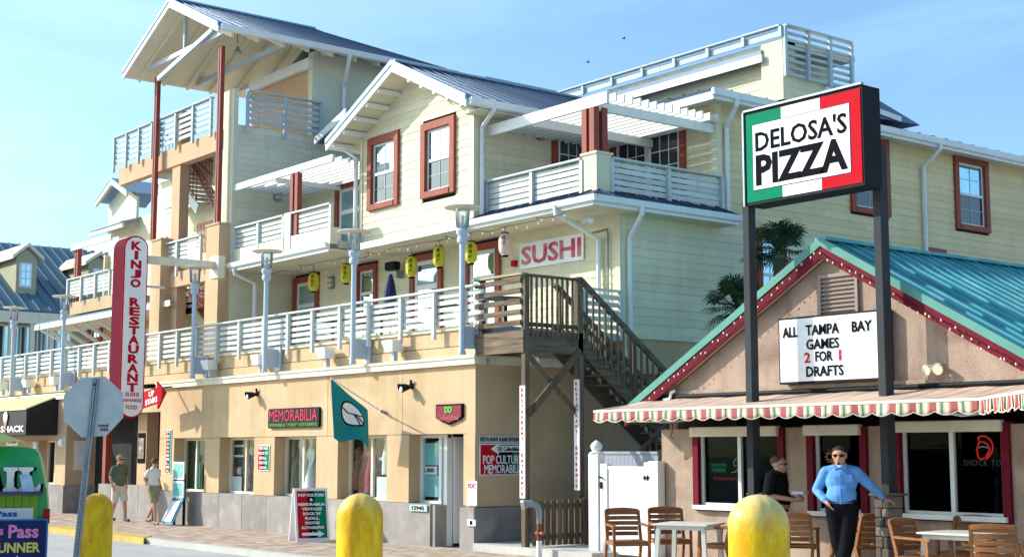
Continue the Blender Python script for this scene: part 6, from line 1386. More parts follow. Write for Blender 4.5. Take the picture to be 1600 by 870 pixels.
aboard(483, 838, 15.55, .72, 1.10, 'white A-frame board with red, black and green POP CULTURE face on the brick pavement', [('POP CULTURE', .9), ('&', .12), ('MEMORABILIA', .95), ('VINTAGE', .7), ("ROCK 'N'", .62), ('ROLL', .5), ('PHOTOS', .5), ('AUTOGRAPHS', .8), (' . ', .02)], R(76))
(x, _) = hy(276, 810, 16.2); t = thing('poster_stand', 'tall leaning stand of three pale map posters left of the first shop window', 'poster stand', (x, 16.2, 0)); z3 = [hy(276, q, 16.2)[1] for q in (810, 772, 768, 755-1, 721)]
fr = Fr('y', 16.25); (p, _), (q, _) = fr.hit(271, 770), fr.hit(288, 770)
for (pa, pb) in ((721, 749), (751, 777)): z1_, z0_ = fr.hit(280, pa)[1], fr.hit(280, pb)[1]; f_ = obj('frame', fr.box(MB(), p, q, 0, .03, z0_, z1_), M_signw, t); obj('map', fr.box(MB(), p+.05, q-.05, .03, .035, z0_+.05, z1_-.05), M_paperb, f_)
z1_ = fr.hit(280, 779)[1]; o = MB().prism([(p-.05, 15.95, .04), (q-.05, 15.95, .04), (q, 16.22, z1_), (p, 16.22, z1_)], (0, .04, 0)); f_ = obj('sloped_frame', o, simple('blue_frame', (.05, .25, .4)), t); obj('map', MB().prism([(p, 15.955, .09), (q-.1, 15.955, .09), (q-.05, 16.18, z1_-.06), (p+.05, 16.18, z1_-.06)], (0, -.012, .01)), M_paperw, f_)
obj('stand', MB().box(p+.02, p+.06, 16.24, 16.3, 0, 1.3).box(q-.06, q-.02, 16.24, 16.3, 0, 1.3), M_txt, t)

# ================================================================ GREEN RENTAL VAN (its decorated tail faces the street)
VY = 7.1; VX1 = hy(77, 790, VY)[0]; TV = Vector((-ca, sa, 0)).dot(Vector((VX1, VY, 0))); KV = 2241/TV; VR = R(69.5)
VN = thing('green_rental_van', 'bright green rental van with lime counter boards and white IL letters', 'van', (VX1, VY, -.12), VR)
LZ = -.12
def lv(px, py): return (px-77)/KV, EYE+(704-py)/KV-LZ
M_vg_ = mat('bright_green_van_paint', (.02, .36, .10), .25, .05, 3, coat=.6)
prof = [(0, .38), (0, lv(76, 790)[1]), lv(73, 760), lv(66, 727), lv(59, 708), lv(52, 701), lv(40, 698), lv(20, 697), lv(-30, 697), (-1.75, 1.95), (-1.85, 1.5), (-1.85, .38)]
n = len(prof); bd = MB(); P = []
for (yy, ins) in ((.0, .05), (.06, 0), (3.1, 0), (3.7, .12), (4.5, .35), (4.6, .42)):
    for (a_, z_) in prof: P.append(((a_+.92)*(1-ins*.25)-.92, yy, .38+(z_-.38)*(1-ins)))
L_ = 6; bd.poly(P, [tuple(range(n))[::-1], tuple(range((L_-1)*n, L_*n))] + [(j*n+i, j*n+(i+1) % n, (j+1)*n+(i+1) % n, (j+1)*n+i) for j in range(L_-1) for i in range(n)])
def lo(name, mb, m, **k): return obj(name, mb, m, VN, local=True, **k)
lo('body', bd, M_vg_, smooth=True)
for wy in (.85, 3.8):
    for wx in (-.22, -1.83): w = lo('wheel', MB().tube([(wx, wy, .32), (wx+.2, wy, .32)], .32, 20), M_black, smooth=True); obj('rim', MB().tube([(wx-.01, wy, .32), (wx+.212, wy, .32)], .18, 14), M_galv, w, local=True)
z1_, z0_ = lv(76, 793)[1], lv(76, 815)[1]; lo('taillight', MB().box(-.075, .012, -.012, .14, z0_, z1_), simple('red_tail_lens', (.5, .01, .01), .2)); lo('bumper', MB().box(-1.83, .04, -.12, .05, .38, .58), M_galv, bevel=.03)
zs1, zs0, xs1 = lv(45, 768)[1], lv(45, 805)[1], lv(60, 770)[0]
lo('counter', MB().box(-1.8, xs1+.06, -.30, .02, zs1-.025, zs1+.02), simple('purple_grey_counter', (.07, .06, .12)))
M_lime = simple('lime_painted_board', (.26, .50, .04))
for k in range(17): lo('side_board', MB().box(xs1-.1*(k+1)+.004, xs1-.1*k-.004, -.035, -.002, zs0-.25, zs1-.026), M_lime)
zb0, zb1 = lv(35, 767)[1], lv(35, 729)[1]
def lprism(pts, y0, d): return MB().prism([(u, y0, v) for u, v in pts], (0, d, 0))
for ch_, pa, pb in (('I', 8, 29), ('L', 30, 63)):
    a, b = lv(pa, 750)[0], lv(pb, 750)[0]; h = zb1-zb0
    if ch_ == 'I': prf = [(0, 0), (1, 0), (1, .13), (.78, .2), (.74, .5), (.78, .82), (1, .88), (1, 1), (0, 1), (0, .88), (.22, .82), (.26, .5), (.22, .2), (0, .13)]
    else: prf = [(0, 0), (.92, 0), (1, .12), (1, .3), (.92, .34), (.84, .22), (.66, .16), (.5, .2), (.46, .5), (.5, .82), (.66, .88), (.66, 1), (0, 1), (0, .88), (.14, .82), (.18, .5), (.14, .2), (0, .13)]
    for (dx, dy, m) in ((.035, -.03, M_txt), (0, -.10, M_whiteP)): lo('letter', lprism([(a+dx+(b-a)*u, zb0+h*v) for u, v in prf], dy, .03), m)
lo('window_frame', lprism([(lv(-10, 0)[0], zb0), (lv(10, 0)[0], zb0), (lv(0, 0)[0], zb1+.03), (lv(-10, 0)[0], zb1+.03)], -.03, .02), M_txt)
MV = Matrix.Translation((VX1, VY, LZ)) @ Matrix.Rotation(VR, 4, 'Z')
a, b = lv(31, 765)[0], lv(56, 765)[0]; o = MB().prism([(a+.06, -.24, zb0+.0), (b, -.24, zb0-.02), (b-.06, -.16, zb0+.22), (a, -.16, zb0+.23)], (0, .015, 0)).xf(MV)
top('leaflet_stack', o, mat('blue_white_leaflet', (.45, .65, .70), .5, .1, 3, col2=(.1, .35, .6), s2=9), 'blue and white leaflet propped against the white letter L on the van counter', 'leaflet')
def board_thing(name, label, cat, loc): p = MV @ Vector(loc); return thing(name, label, cat, p, VR)
bx = lv(76, 840)[0]; bz1 = lv(60, 806)[1]; t = board_thing('rentals_board', 'navy blue board with pink, yellow and white lettering in front of the green van', 'sign board', (0, -.5, 0))
fl_ = Fr('y', 0); obj('frame', rsq(fl_, bx-1.5, bx, 0, bz1, .03, -.03, 0), simple('mid_blue_edge', (.02, .14, .40)), t, local=True); obj('face', rsq(fl_, bx-1.48, bx-.022, .03, bz1-.02, .025, 0, .006), simple('navy_board', (.010, .018, .09)), t, local=True)
def rt(s, px0, px1, py, hpx, m, **k): a, z = lv((px0+px1)/2, py); obj('lettering', fit_text(MB(), s, (a, -.007, z), UY, VZ, NY, (px1-px0)/KV, hpx/KV, **k), m, t, local=True)
M_pl = simple('pink_lettering', (.72, .22, .45)); M_yl = simple('yellow_lettering', (.68, .60, .12)); M_lb = simple('light_blue_lettering', (.35, .65, .8))
rt('Pass', 20, 63, 824, 20, M_pl, bold=.03); rt("John's", -42, 13, 824, 18, M_pl, bold=.02); rt('RUNNER', -4, 66, 848, 15, M_yl, bold=.03); rt('WAVE', -60, -10, 848, 15, M_yl, bold=.03); rt('Rentals', -26, 43, 867, 14, M_lb, bold=.005, ital=.2)
t = board_thing('pass_strip_sign', 'white strip sign with blue Pass lettering above the navy rentals board', 'sign', (0, -.12, 0)); (p, z1_), (_, z0_) = lv(54, 791), lv(54, 808)
obj('board', fl_.box(MB(), p-1.3, p, 0, .02, z0_, z1_), M_signw, t, local=True); rt2 = lv(15, 799); obj('lettering', fit_text(MB(), 'Pass', (rt2[0], -.022, rt2[1]), UY, VZ, NY, 32/KV, 9/KV, bold=.03), simple('blue_lettering', (.02, .10, .45)), t, local=True)
(x, z) = lv(36, 689); t = board_thing('market_umbrella', 'lime green and yellow umbrella edge over the van at the left edge', 'umbrella', (x-1.2, -.2, 0)); z_u = z
o = MB().poly([(1.2, 0, z), (0, -1.2, z-.02), (-1.2, 0, z), (0, 1.2, z), (0, 0, z+.42)], [(0, 1, 4), (1, 2, 4), (2, 3, 4), (3, 0, 4)])
c_ = obj('canopy', o, simple('lime_yellow_canvas', (.50, .58, .12)), t, local=True); c_.modifiers.new('s', 'SOLIDIFY').thickness = .01; obj('pole', MB().tube([(0, -.15, 0), (0, -.15, z+.38)], .02, 8), M_white, t, local=True)
for k, (pa, pp, sc_) in enumerate(((919, 98, 1), (975, 61, .8))):
    d_ = FW*F_PX + RT*(pa-800) + UP*(435-pp); q = Vector((0, 0, EYE)) + d_*(60/F_PX); m_ = MB(); m_.tube([q-RT*.09*sc_, q+RT*.09*sc_], [.02, .012], 6); m_.prism([q-RT*.03, q+RT*.04, q+Vector((0, 0, .10))+FW*.2], (0, 0, .006)); m_.prism([q-RT*.03, q+RT*.04, q+Vector((0, 0, .10))-FW*.2], (0, 0, .006))
    top('bird', m_, M_txt, ['distant dark bird in the sky above the corner pergola', 'higher small distant bird, right of the other one'][k], 'bird')

# ================================================================ PATIO FURNITURE
def armchair():
    t = thing('slatted_armchair', '', 'chair', (0, 0, 0)); w = .27
    for k in range(6): y0 = -.24+k*.078; obj('seat_slat', MB().box(-.24, .24, y0, y0+.07, .42, .445), M_teak, t)
    for k in range(5):
        z = .50+k*.078; yb = .225+(z-.44)*.18; mb = MB(); P = []
        for i in range(7): u = i/6; cv = .035*math.sin(math.pi*u); P.append((-.235+.47*u, yb+cv))
        for i in range(6): a, b = P[i], P[i+1]; mb.prism([(a[0], a[1], z), (b[0], b[1], z), (b[0], b[1]+.02, z), (a[0], a[1]+.02, z)], (0, .012, .062))
        obj('back_slat', mb, M_teak, t)
    mb = MB()
    for i in range(8):
        u0, u1 = i/8, (i+1)/8; f = lambda u: (-.255+.51*u, .315+.035*math.sin(math.pi*u), .885+.02*math.sin(math.pi*u)); a, b = f(u0), f(u1); mb.prism([(a[0], a[1]-.015, a[2]-.045), (b[0], b[1]-.015, b[2]-.045), (b[0], b[1]+.02, b[2]-.045), (a[0], a[1]+.02, a[2]-.045)], (0, .008, .06))
    obj('top_rail', mb, M_teak, t)
    for s in (-1, 1):
        obj('rear_leg', MB().beam((s*w, .34, 0), (s*w, .20, .45), .04, .05, up=(0, 1, 0)).beam((s*w*.98, .20, .43), (s*w*.95, .315, .88), .04, .045, up=(0, 1, 0)), M_teak, t); obj('front_leg', MB().beam((s*w, -.27, 0), (s*w, -.235, .645), .04, .05, up=(0, 1, 0)), M_teak, t)
        obj('armrest', MB().prism([(s*w-.03, -.29, .645), (s*w+.03, -.29, .645), (s*w+.03, .24, .665), (s*w-.03, .24, .665)], (0, 0, .03)), M_teak, t); obj('side_rail', MB().beam((s*w, -.25, .41), (s*w, .22, .41), .03, .06), M_teak, t)
    obj('front_rail', MB().box(-w, w, -.25, -.225, .37, .42), M_teak, t); return t
ac = armchair()
def place(o0, px, y, rz, lab, grp, first=[0], sc=1.0, zz=PZ):
    o = o0 if o0 is not None and not o0.get('used') else copy_tree(o0); o0['used'] = 1
    o.location = (hy(px, 800, y)[0], y, zz); o.rotation_euler.z = rz; o.scale = (sc, sc, sc); o['label'] = lab; o['group'] = grp
    return o
g_ = 'slatted wooden armchairs on the patio'
for (px, y, rz, lab) in ((980, 14.9, R(62), 'orange-brown slatted armchair in front of the white gate, leftmost on the patio'), (1046, 15.7, R(58), 'orange-brown slatted armchair behind the white table, beside the gate hinge post'),
    (1131, 15.5, R(-80), 'slatted armchair half hidden behind the largest yellow bollard, right of the white table'), (1243, 16.2, R(-150), 'slatted armchair just right of the largest bollard, below the man in black'), (1340, 16.6, R(-95), 'slatted armchair between the man in blue and the stone pier'),
    (1440, 15.7, R(92), 'slatted armchair seen from the side, right of the stone pier'), (1505, 16.8, R(10), 'dark slatted armchair behind the right-hand table'), (1556, 15.5, R(205), 'light orange slatted armchair seen from behind at the right edge of the patio')):
    place(ac, px, y, rz, lab, g_)
def table():
    t = thing('patio_table', '', 'table', (0, 0, 0)); m = simple('cream_resin_tabletop', (.66, .62, .54), .45) if 'cream_resin_tabletop' not in MATS else MATS['cream_resin_tabletop']
    obj('tabletop', MB().box(-.42, .42, -.42, .42, .715, .745), m, t, bevel=.012); obj('apron', MB().box(-.36, .36, -.36, .36, .66, .714), m, t)
    for (i, j) in ((-1, -1), (1, -1), (-1, 1), (1, 1)): obj('leg', MB().beam((i*.38, j*.38, 0), (i*.34, j*.34, .67), .06, .06, up=(0, 1, 0)), m, t)
    return t
tt = table(); place(tt, 1076, 15.0, R(25), 'cream square table in front of the white gate', 'patio tables'); place(tt, 1502, 16.1, R(5), 'cream table under the right restaurant window', 'patio tables')

# ================================================================ PEOPLE
SKIN = mat('warm_skin', (.50, .27, .18), .55, .05, 8); SKIN2 = mat('tanned_skin', (.52, .27, .18), .55, .05, 8)  # two even skin tones
def cap_(mb, p0, p1, r0, r1, n=14):
    mb.tube([p0, p1], [r0, r1], n); mb.ball(p0, r0, n, 8); mb.ball(p1, r1, n, 8)
def fused(name, mb, m, par, vox=.012, it=3, kind=None):
    me = bpy.data.meshes.new(name); me.from_pydata([tuple(v) for v in mb.v], [], mb.f); me.materials.append(m)
    bm = bmesh.new(); bm.from_mesh(me); bmesh.ops.remove_doubles(bm, verts=bm.verts, dist=1e-5); bmesh.ops.recalc_face_normals(bm, faces=bm.faces); bm.to_mesh(me); bm.free()
    o = bpy.data.objects.new(name, me); COL.objects.link(o); r = o.modifiers.new('r', 'REMESH'); r.mode = 'VOXEL'; r.voxel_size = vox; r.use_smooth_shade = True
    s = o.modifiers.new('s', 'SMOOTH'); s.factor = .5; s.iterations = it
    dg = bpy.context.evaluated_depsgraph_get(); me2 = bpy.data.meshes.new_from_object(o.evaluated_get(dg)); o.modifiers.clear(); o.data = me2; me2.name = name
    if not me2.materials: me2.materials.append(m)
    me2.polygons.foreach_set('use_smooth', [True]*len(me2.polygons)); o.parent = par; return o
def limb(mb, pts, rs):
    for i in range(len(pts)-1): cap_(mb, pts[i], pts[i+1], rs[i], rs[i+1])
def hand(mb, wr, d, palm_n, side, curl=.4, s=1.0):
    """palm and five separate fingers; d points to the fingertips, palm_n out of the palm, side to the thumb"""
    wr, d, pn, sd_ = Vector(wr), Vector(d).normalized(), Vector(palm_n).normalized(), Vector(side).normalized()
    cap_(mb, wr, wr+d*.03*s, .026*s, .028*s, 8)
    for k in (-1.5, -.5, .5, 1.5): cap_(mb, wr+d*.02*s+sd_*k*.01*s, wr+d*.085*s+sd_*k*.019*s, .014*s, .0125*s, 8)
    for k, L in ((1.5, .070), (.5, .08), (-.5, .075), (-1.5, .058)):
        a = wr+d*.088*s+sd_*k*.020*s; b = a+(d*math.cos(curl*.6)+pn*math.sin(curl*.6))*L*.5*s; c = b+(d*math.cos(curl*1.8)+pn*math.sin(curl*1.8))*L*.5*s
        limb(mb, [a, b, c], [.0105*s, .0095*s, .0078*s])
    a = wr+d*.03*s+sd_*.028*s; b = a+(sd_*.75+d*.6+pn*.3).normalized()*.045*s; c = b+(d*.9+sd_*.2+pn*.3).normalized()*.032*s; limb(mb, [a, b, c], [.014*s, .012*s, .009*s])
def head(mb, c, f, up=Vector((0, 0, 1)), s=1.0, neck_to=None):
    f = Vector(f).normalized(); up = (up - f*up.dot(f)).normalized(); l = up.cross(f).normalized(); Rm = Matrix((l, f, up)).transposed()    # local x = left, y = forward, z = up
    T = lambda x, y, z: c + (l*x + f*y + up*z)*s
    mb.ball(T(0, -.012, .035), .1*s, 18, 12, (.84, .95, .86), Rm); mb.ball(T(0, .022, -.03), .075*s, 16, 10, (.92, .92, 1.08), Rm); mb.ball(T(0, .055, -.088), .035*s, 12, 8, (1.1, .8, .8), Rm)
    mb.ball(T(0, .085, .0), .016*s, 8, 6, (.8, .9, 1.7), Rm); mb.ball(T(0, .102, -.018), .016*s, 8, 6, (1.0, 1, .8), Rm)
    mb.ball(T(0, .078, .036), .05*s, 12, 6, (1.0, .35, .28), Rm)
    mb.ball(T(0, .083, -.048), .022*s, 10, 6, (1.2, .5, .3), Rm); mb.ball(T(0, .082, -.06), .02*s, 10, 6, (1.1, .5, .3), Rm)
    for k in (-1, 1): mb.ball(T(k*.078, -.01, .0), .028*s, 8, 8, (.35, .75, 1.15), Rm); mb.ball(T(k*.04, .065, -.015), .028*s, 8, 6, (1, .7, .8), Rm)
    if neck_to is not None: cap_(mb, c+(-up*.09-f*.02)*s, Vector(neck_to), .062*s, .075*s)
    return T, Rm
def glasses(T, Rm, par, s=1.0):
    g = MB()
    for k in (-1, 1): g.ball(T(k*.034, .083, .012), .03*s, 10, 6, (1.0, .3, .72), Rm); g.tube([T(k*.062, .075, .016), T(k*.078, -.01, .012)], .004, 5)
    g.tube([T(-.012, .09, .016), T(.012, .09, .016)], .004, 5); obj('sunglasses', g, M_black, par, smooth=True, local=True)
def shoe(mb, ank, f, s=1.0):
    f = Vector(f).normalized(); a = Vector(ank); cap_(mb, a+Vector((0, 0, -.03))-f*.03, a+f*.15*s+Vector((0, 0, -.055)), .042*s, .034*s, 12); cap_(mb, a, a+Vector((0, 0, -.04))-f*.02, .038, .04, 10)
V = Vector
def person(lab, loc, rz, h):
    p = thing('person', lab, 'person', loc, rz); k = h/1.75; p.scale = (k, k, k); return p
# --- man walking, local frame: faces -Y, his left is +X
P = person('man in green t-shirt, pale shorts, cap and sunglasses walking along the pavement', (hy(184, 812, 15.75)[0], 15.75, 0), R(97), 1.81)
J = dict(hipL=V((.09, 0, .92)), hipR=V((-.09, 0, .92)), knL=V((.09, -.16, .52)), knR=V((-.09, .02, .50)), anL=V((.09, -.22, .10)), anR=V((-.09, .18, .12)), shL=V((.165, 0, 1.37)), shR=V((-.165, 0, 1.37)))
b = MB(); T, Rm = head(b, V((0, -.035, 1.59)), (.15, -1, -.08), neck_to=(0, .01, 1.45))
b.ball((0, -.01, 1.25), .2, 16, 12, (.85, .6, 1.1)); b.ball((0, -.03, 1.02), .18, 16, 12, (.9, .72, .9))
arL = [J['shL'], V((.235, .06, 1.15)), V((.22, .0, .92))]; arR = [J['shR'], V((-.235, .03, 1.15)), V((-.22, -.06, .92))]
for a in (arL, arR): limb(b, a, [.055, .042, .029])
hand(b, arL[2], (0, -.25, -1), (-1, 0, 0), (0, -1, -.1)); hand(b, arR[2], (0, -.25, -1), (1, 0, 0), (0, -1, -.1))
for q in ('L', 'R'): limb(b, [J['hip'+q], J['kn'+q], J['an'+q]], [.085, .056, .04]); shoe(b, J['an'+q], (0, -1, 0), .9)
fused('body', b, SKIN, P)
s = MB(); s.ball((0, -.01, 1.27), .215, 18, 14, (.86, .62, 1.05)); s.ball((0, -.045, 1.07), .20, 18, 14, (.90, .80, 1.0)); limb(s, [arL[0], V((0, .01, 1.41)), arR[0]], [.064, .07, .064]); cap_(s, (0, .0, 1.38), (0, .0, 1.47), .075, .07)
for a in (arL, arR): cap_(s, a[0], a[0].lerp(a[1], .72), .069, .066)
fused('t_shirt', s, mat('olive_green_cotton', (.10, .13, .08), .85, .1, 8), P)
s = MB(); s.ball((0, 0, .93), .185, 18, 12, (.92, .72, .8))
for q in ('L', 'R'): cap_(s, J['hip'+q], J['hip'+q].lerp(J['kn'+q], .85), .108, .098)
fused('shorts', s, mat('pale_cotton', (.62, .56, .47), .85, .06, 8), P)
s = MB(); s.ball(T(0, -.015, .05), .108, 16, 10, (.82, .98, .72), Rm); s.ball(T(0, .11, .045), .07, 14, 6, (.9, 1.0, .14), Rm); fused('cap', s, mat('khaki_cap', (.24, .23, .14), .8), P, .008, 1)
s = MB()
for q in ('L', 'R'): shoe(s, J['an'+q]+V((0, 0, -.005)), (0, -1, 0), 1.12)
fused('shoes', s, mat('dark_shoe_leather', (.03, .04, .06), .5), P); glasses(T, Rm, P)
# --- woman walking
P = person('woman in white t-shirt and khaki shorts striding along the pavement', (hy(238, 816, 15.85)[0], 15.85, 0), R(97), 1.74)
J = dict(hipL=V((.085, 0, .92)), hipR=V((-.085, 0, .92)), knL=V((.08, .06, .52)), knR=V((-.08, -.20, .54)), anL=V((.07, .36, .16)), anR=V((-.07, -.26, .09)))
b = MB(); T, Rm = head(b, V((0, -.05, 1.57)), (-.1, -1, -.2), s=.95, neck_to=(0, .01, 1.44))
b.ball((0, 0, 1.27), .18, 16, 12, (.86, .62, 1.1)); b.ball((0, 0, 1.02), .16, 16, 12, (.95, .75, .9))
arL = [V((.145, 0, 1.365)), V((.22, .12, 1.16)), V((.2, -.02, .98))]; arR = [V((-.145, 0, 1.365)), V((-.22, .10, 1.17)), V((-.2, -.06, 1.0))]
for a in (arL, arR): limb(b, a, [.046, .037, .025])
hand(b, arL[2], (0, -.6, -.8), (-1, 0, 0), (0, -.8, .5), s=.9); hand(b, arR[2], (0, -.6, -.8), (1, 0, 0), (0, -.8, .5), s=.9)
for q in ('L', 'R'): limb(b, [J['hip'+q], J['kn'+q], J['an'+q]], [.088, .054, .036]); shoe(b, J['an'+q], (0, -1, 0), .85)
fused('body', b, SKIN, P)
s = MB(); s.ball((0, 0, 1.28), .192, 18, 14, (.86, .66, 1.1)); s.ball((0, -.05, 1.27), .12, 14, 10, (1.2, .8, .8)); s.ball((0, 0, 1.06), .175, 18, 12, (.92, .78, .85)); limb(s, [arL[0], V((0, .01, 1.40)), arR[0]], [.056, .062, .056])
for a in (arL, arR): cap_(s, a[0], a[0].lerp(a[1], .6), .060, .056)
fused('t_shirt', s, mat('white_cotton', (.74, .70, .64), .85, .05, 8), P)
s = MB(); s.ball((0, 0, .93), .18, 18, 12, (.98, .78, .85))
for q in ('L', 'R'): cap_(s, J['hip'+q], J['hip'+q].lerp(J['kn'+q], .75), .108, .095)
fused('shorts', s, mat('khaki_cotton', (.30, .26, .17), .85, .08, 8), P)
s = MB(); s.ball(T(0, -.03, .045), .112, 16, 10, (.86, .98, .86), Rm); s.ball(T(0, -.075, -.02), .075, 14, 10, (1.1, .7, 1.0), Rm); fused('hair', s, mat('brown_hair', (.09, .045, .025), .6, .2, 20, .4, 90), P, .009, 2)
s = MB()
for q in ('L', 'R'): cap_(s, J['an'+q]+V((0, .03, -.075)), J['an'+q]+V((0, -.14, -.08)), .03, .03)
fused('sandals', s, mat('brown_sandal', (.10, .06, .04), .6), P); glasses(T, Rm, P, .95)
# --- man in blue shirt leaning on the pier: right hand on hip, left hand on the stone, legs crossed
Bx, By = hy(1316, 800, 15.62)[0], 15.62
P = person('man in blue shirt, black trousers and sunglasses leaning with one hand on the stone pier', (Bx, By, PZ), R(34), 1.87)
P.scale.x *= 1.10; P.scale.y *= 1.08
J = dict(hipL=V((.09, 0, .95)), hipR=V((-.09, 0, .95)), knL=V((.05, -.05, .50)), knR=V((-.06, .02, .50)), anL=V((-.04, -.02, .09)), anR=V((.03, .08, .09)))
b = MB(); T, Rm = head(b, V((-.01, -.03, 1.60)), (-.08, -1, -.05), neck_to=(0, .01, 1.47))
b.ball((0, 0, 1.28), .19, 16, 12, (.95, .62, 1.15)); b.ball((0, 0, 1.05), .17, 16, 12, (.95, .7, .9))
arR = [V((-.175, .0, 1.39)), V((-.29, .10, 1.17)), V((-.17, -.07, 1.03))]; arL = [V((.175, .0, 1.39)), V((.33, .05, 1.22)), V((.455, .16, 1.08))]
for a in (arL, arR): limb(b, a, [.055, .044, .030])
hand(b, arR[2], (.55, -.35, -.75), (.5, .8, -.1), (-.3, -.8, .5), .5); hand(b, arL[2], (.85, .0, -.45), (-.2, 0, -1), (-.1, -1, .1), .35)
for q in ('L', 'R'): limb(b, [J['hip'+q], J['kn'+q], J['an'+q]], [.085, .056, .04]); shoe(b, J['an'+q], (0 if q == 'R' else -.2, -1, 0), .9)
fused('body', b, SKIN2, P, .010)
M_bs = mat('blue_dress_shirt', (.12, .31, .64), .8, .10, 9, .8, 14)
s = MB(); s.ball((0, 0, 1.28), .20, 20, 14, (.92, .64, .95)); s.ball((0, -.02, 1.12), .19, 20, 14, (.90, .78, .85)); s.ball((0, -.005, 1.04), .17, 16, 10, (1.0, .76, .5)); cap_(s, (-.15, 0, 1.405), (.15, 0, 1.405), .058, .058); limb(s, [V((-.17,0,1.405)), V((0,.01,1.43)), V((.17,0,1.405))], [.068,.085,.068]); s.ball((0, -.03, 1.39), .105, 14, 10, (1.2, .9, .8)); s.ball((0, -.01, 1.33), .17, 16, 10, (1.05, .75, .8)); cap_(s, (0, .01, 1.42), (0, .0, 1.485), .075, .062)
for a in (arL, arR): limb(s, [a[0], a[1], a[1].lerp(a[2], .88)], [.074, .058, .045])
fused('shirt', s, M_bs, P, .009, 2)
s = MB(); s.tube([(.0, -.147, 1.40), (.0, -.165, 1.25), (.0, -.172, 1.08), (0, -.15, 1.0)], .006, 6); obj('button_placket', s, mat('lighter_blue_seam', (.09, .27, .68)), P, local=True, smooth=True)
s = MB()
for k in (-1, 1): s.prism([(0, -.10, 1.46), (k*.065, -.075, 1.50), (k*.07, -.10, 1.43)], (0, -.012, 0))
obj('collar', s, M_bs, P, local=True); obj('undershirt', MB().ball((0, -.075, 1.47), .04, 10, 6, (1, .6, .8)), M_signw, P, local=True, smooth=True); obj('pocket', MB().box(.05, .13, -.142, -.132, 1.28, 1.37), M_bs, P, local=True)
s = MB(); s.ball((0, 0, .96), .178, 18, 12, (1.0, .74, .8))
for q in ('L', 'R'): limb(s, [J['hip'+q], J['kn'+q], J['an'+q]+V((0, 0, .02))], [.108, .08, .062])
fused('trousers', s, mat('black_trouser_cloth', (.008, .008, .010), .85, .1, 8, .4, 15, spec=.05), P)
s = MB()
for i in range(24):
    a0, a1 = 2*math.pi*i/24, 2*math.pi*(i+1)/24; f = lambda a, z: (.176*math.cos(a), .135*math.sin(a)-.002, z); s.poly([f(a0, 1.02), f(a1, 1.02), f(a1, 1.055), f(a0, 1.055)], [(0, 1, 2, 3)])
obj('belt', s, M_black, P, local=True); obj('buckle', MB().box(-.02, .02, -.146, -.137, 1.02, 1.055), M_galv, P, local=True)
s = MB(); s.ball(T(0, -.022, .056), .100, 16, 10, (.90, .96, .76), Rm); fused('hair', s, mat('short_dark_hair', (.03, .022, .018), .6, .2, 20, .3, 90), P, .008, 1)
s = MB(); s.ball(T(0, .078, -.088), .02, 10, 8, (1.0, .7, .8), Rm); obj('chin_shadow', s, MATS['short_dark_hair'], P, local=True, smooth=True)  # dark bump standing in for the shadow on the chin
s = MB()
for q in ('L', 'R'): shoe(s, J['an'+q]+V((0, 0, -.005)), (0 if q == 'R' else -.2, -1, 0), 1.1)
fused('shoes', s, M_black, P); glasses(T, Rm, P)
s = MB(); wv = arL[1].lerp(arL[2], .95); s.tube([wv, wv+(arL[2]-arL[1]).normalized()*.03], .034, 12); obj('wristwatch', s, M_black, P, local=True)
# --- man in black shirt holding papers
P = person('man in black polo shirt with cropped hair carrying folded papers beside the restaurant window', (hy(1214, 790, 16.1)[0], 16.1, PZ), R(112), 1.75)
P.scale.x *= 1.10; P.scale.y *= 1.15
J = dict(hipL=V((.09, 0, .93)), hipR=V((-.09, 0, .93)), knL=V((.09, -.06, .5)), knR=V((-.09, .02, .5)), anL=V((.09, -.04, .09)), anR=V((-.09, .06, .09)))
b = MB(); T, Rm = head(b, V((0, -.04, 1.58)), (.1, -1, -.05), s=1.03, neck_to=(0, .01, 1.45))
b.ball((0, 0, 1.26), .2, 16, 12, (.95, .66, 1.1)); b.ball((0, -.02, 1.03), .19, 16, 12, (.95, .78, .9))
arL = [V((.20, 0, 1.41)), V((.26, .04, 1.14)), V((.12, -.24, 1.08))]; arR = [V((-.20, 0, 1.41)), V((-.27, .03, 1.14)), V((-.12, -.26, 1.08))]
for a in (arL, arR): limb(b, a, [.058, .046, .031])
hand(b, arL[2], (-.5, -.9, 0), (-.7, .3, .2), (0, -.1, 1), .9); hand(b, arR[2], (.5, -.9, 0), (.7, .3, .2), (0, -.1, 1), .9)
for q in ('L', 'R'): limb(b, [J['hip'+q], J['kn'+q], J['an'+q]], [.09, .058, .04]); shoe(b, J['an'+q], (0, -1, 0), .9)
fused('body', b, SKIN2, P)
s = MB(); s.ball((0, 0, 1.28), .218, 18, 14, (.96, .70, 1.05)); s.ball((0, -.02, 1.08), .200, 18, 14, (.95, .80, .95)); cap_(s, (-.16, 0, 1.40), (.16, 0, 1.40), .072, .072); cap_(s, (0, .01, 1.40), (0, .0, 1.475), .08, .07)
for a in (arL, arR): cap_(s, a[0], a[0].lerp(a[1], .8), .082, .074)
fused('polo_shirt', s, mat('black_cotton', (.010, .010, .012), .9, .1, 8, .4, 15, spec=.05), P)
s = MB(); s.ball((0, 0, .93), .185, 18, 12, (1, .78, .8))
for q in ('L', 'R'): limb(s, [J['hip'+q], J['kn'+q], J['an'+q]+V((0, 0, .02))], [.11, .085, .065])
fused('trousers', s, mat('dark_grey_trousers', (.03, .03, .034), .8), P); s = MB(); s.ball(T(0, -.025, .05), .100, 16, 10, (.90, .95, .80), Rm); fused('hair', s, mat('cropped_grey_brown_hair', (.10, .07, .055), .7, .2, 20, .3, 90), P, .008, 1)
s = MB()
for q in ('L', 'R'): shoe(s, J['an'+q]+V((0, 0, -.005)), (0, -1, 0), 1.1)
fused('shoes', s, M_black, P); glasses(T, Rm, P, 1.03)
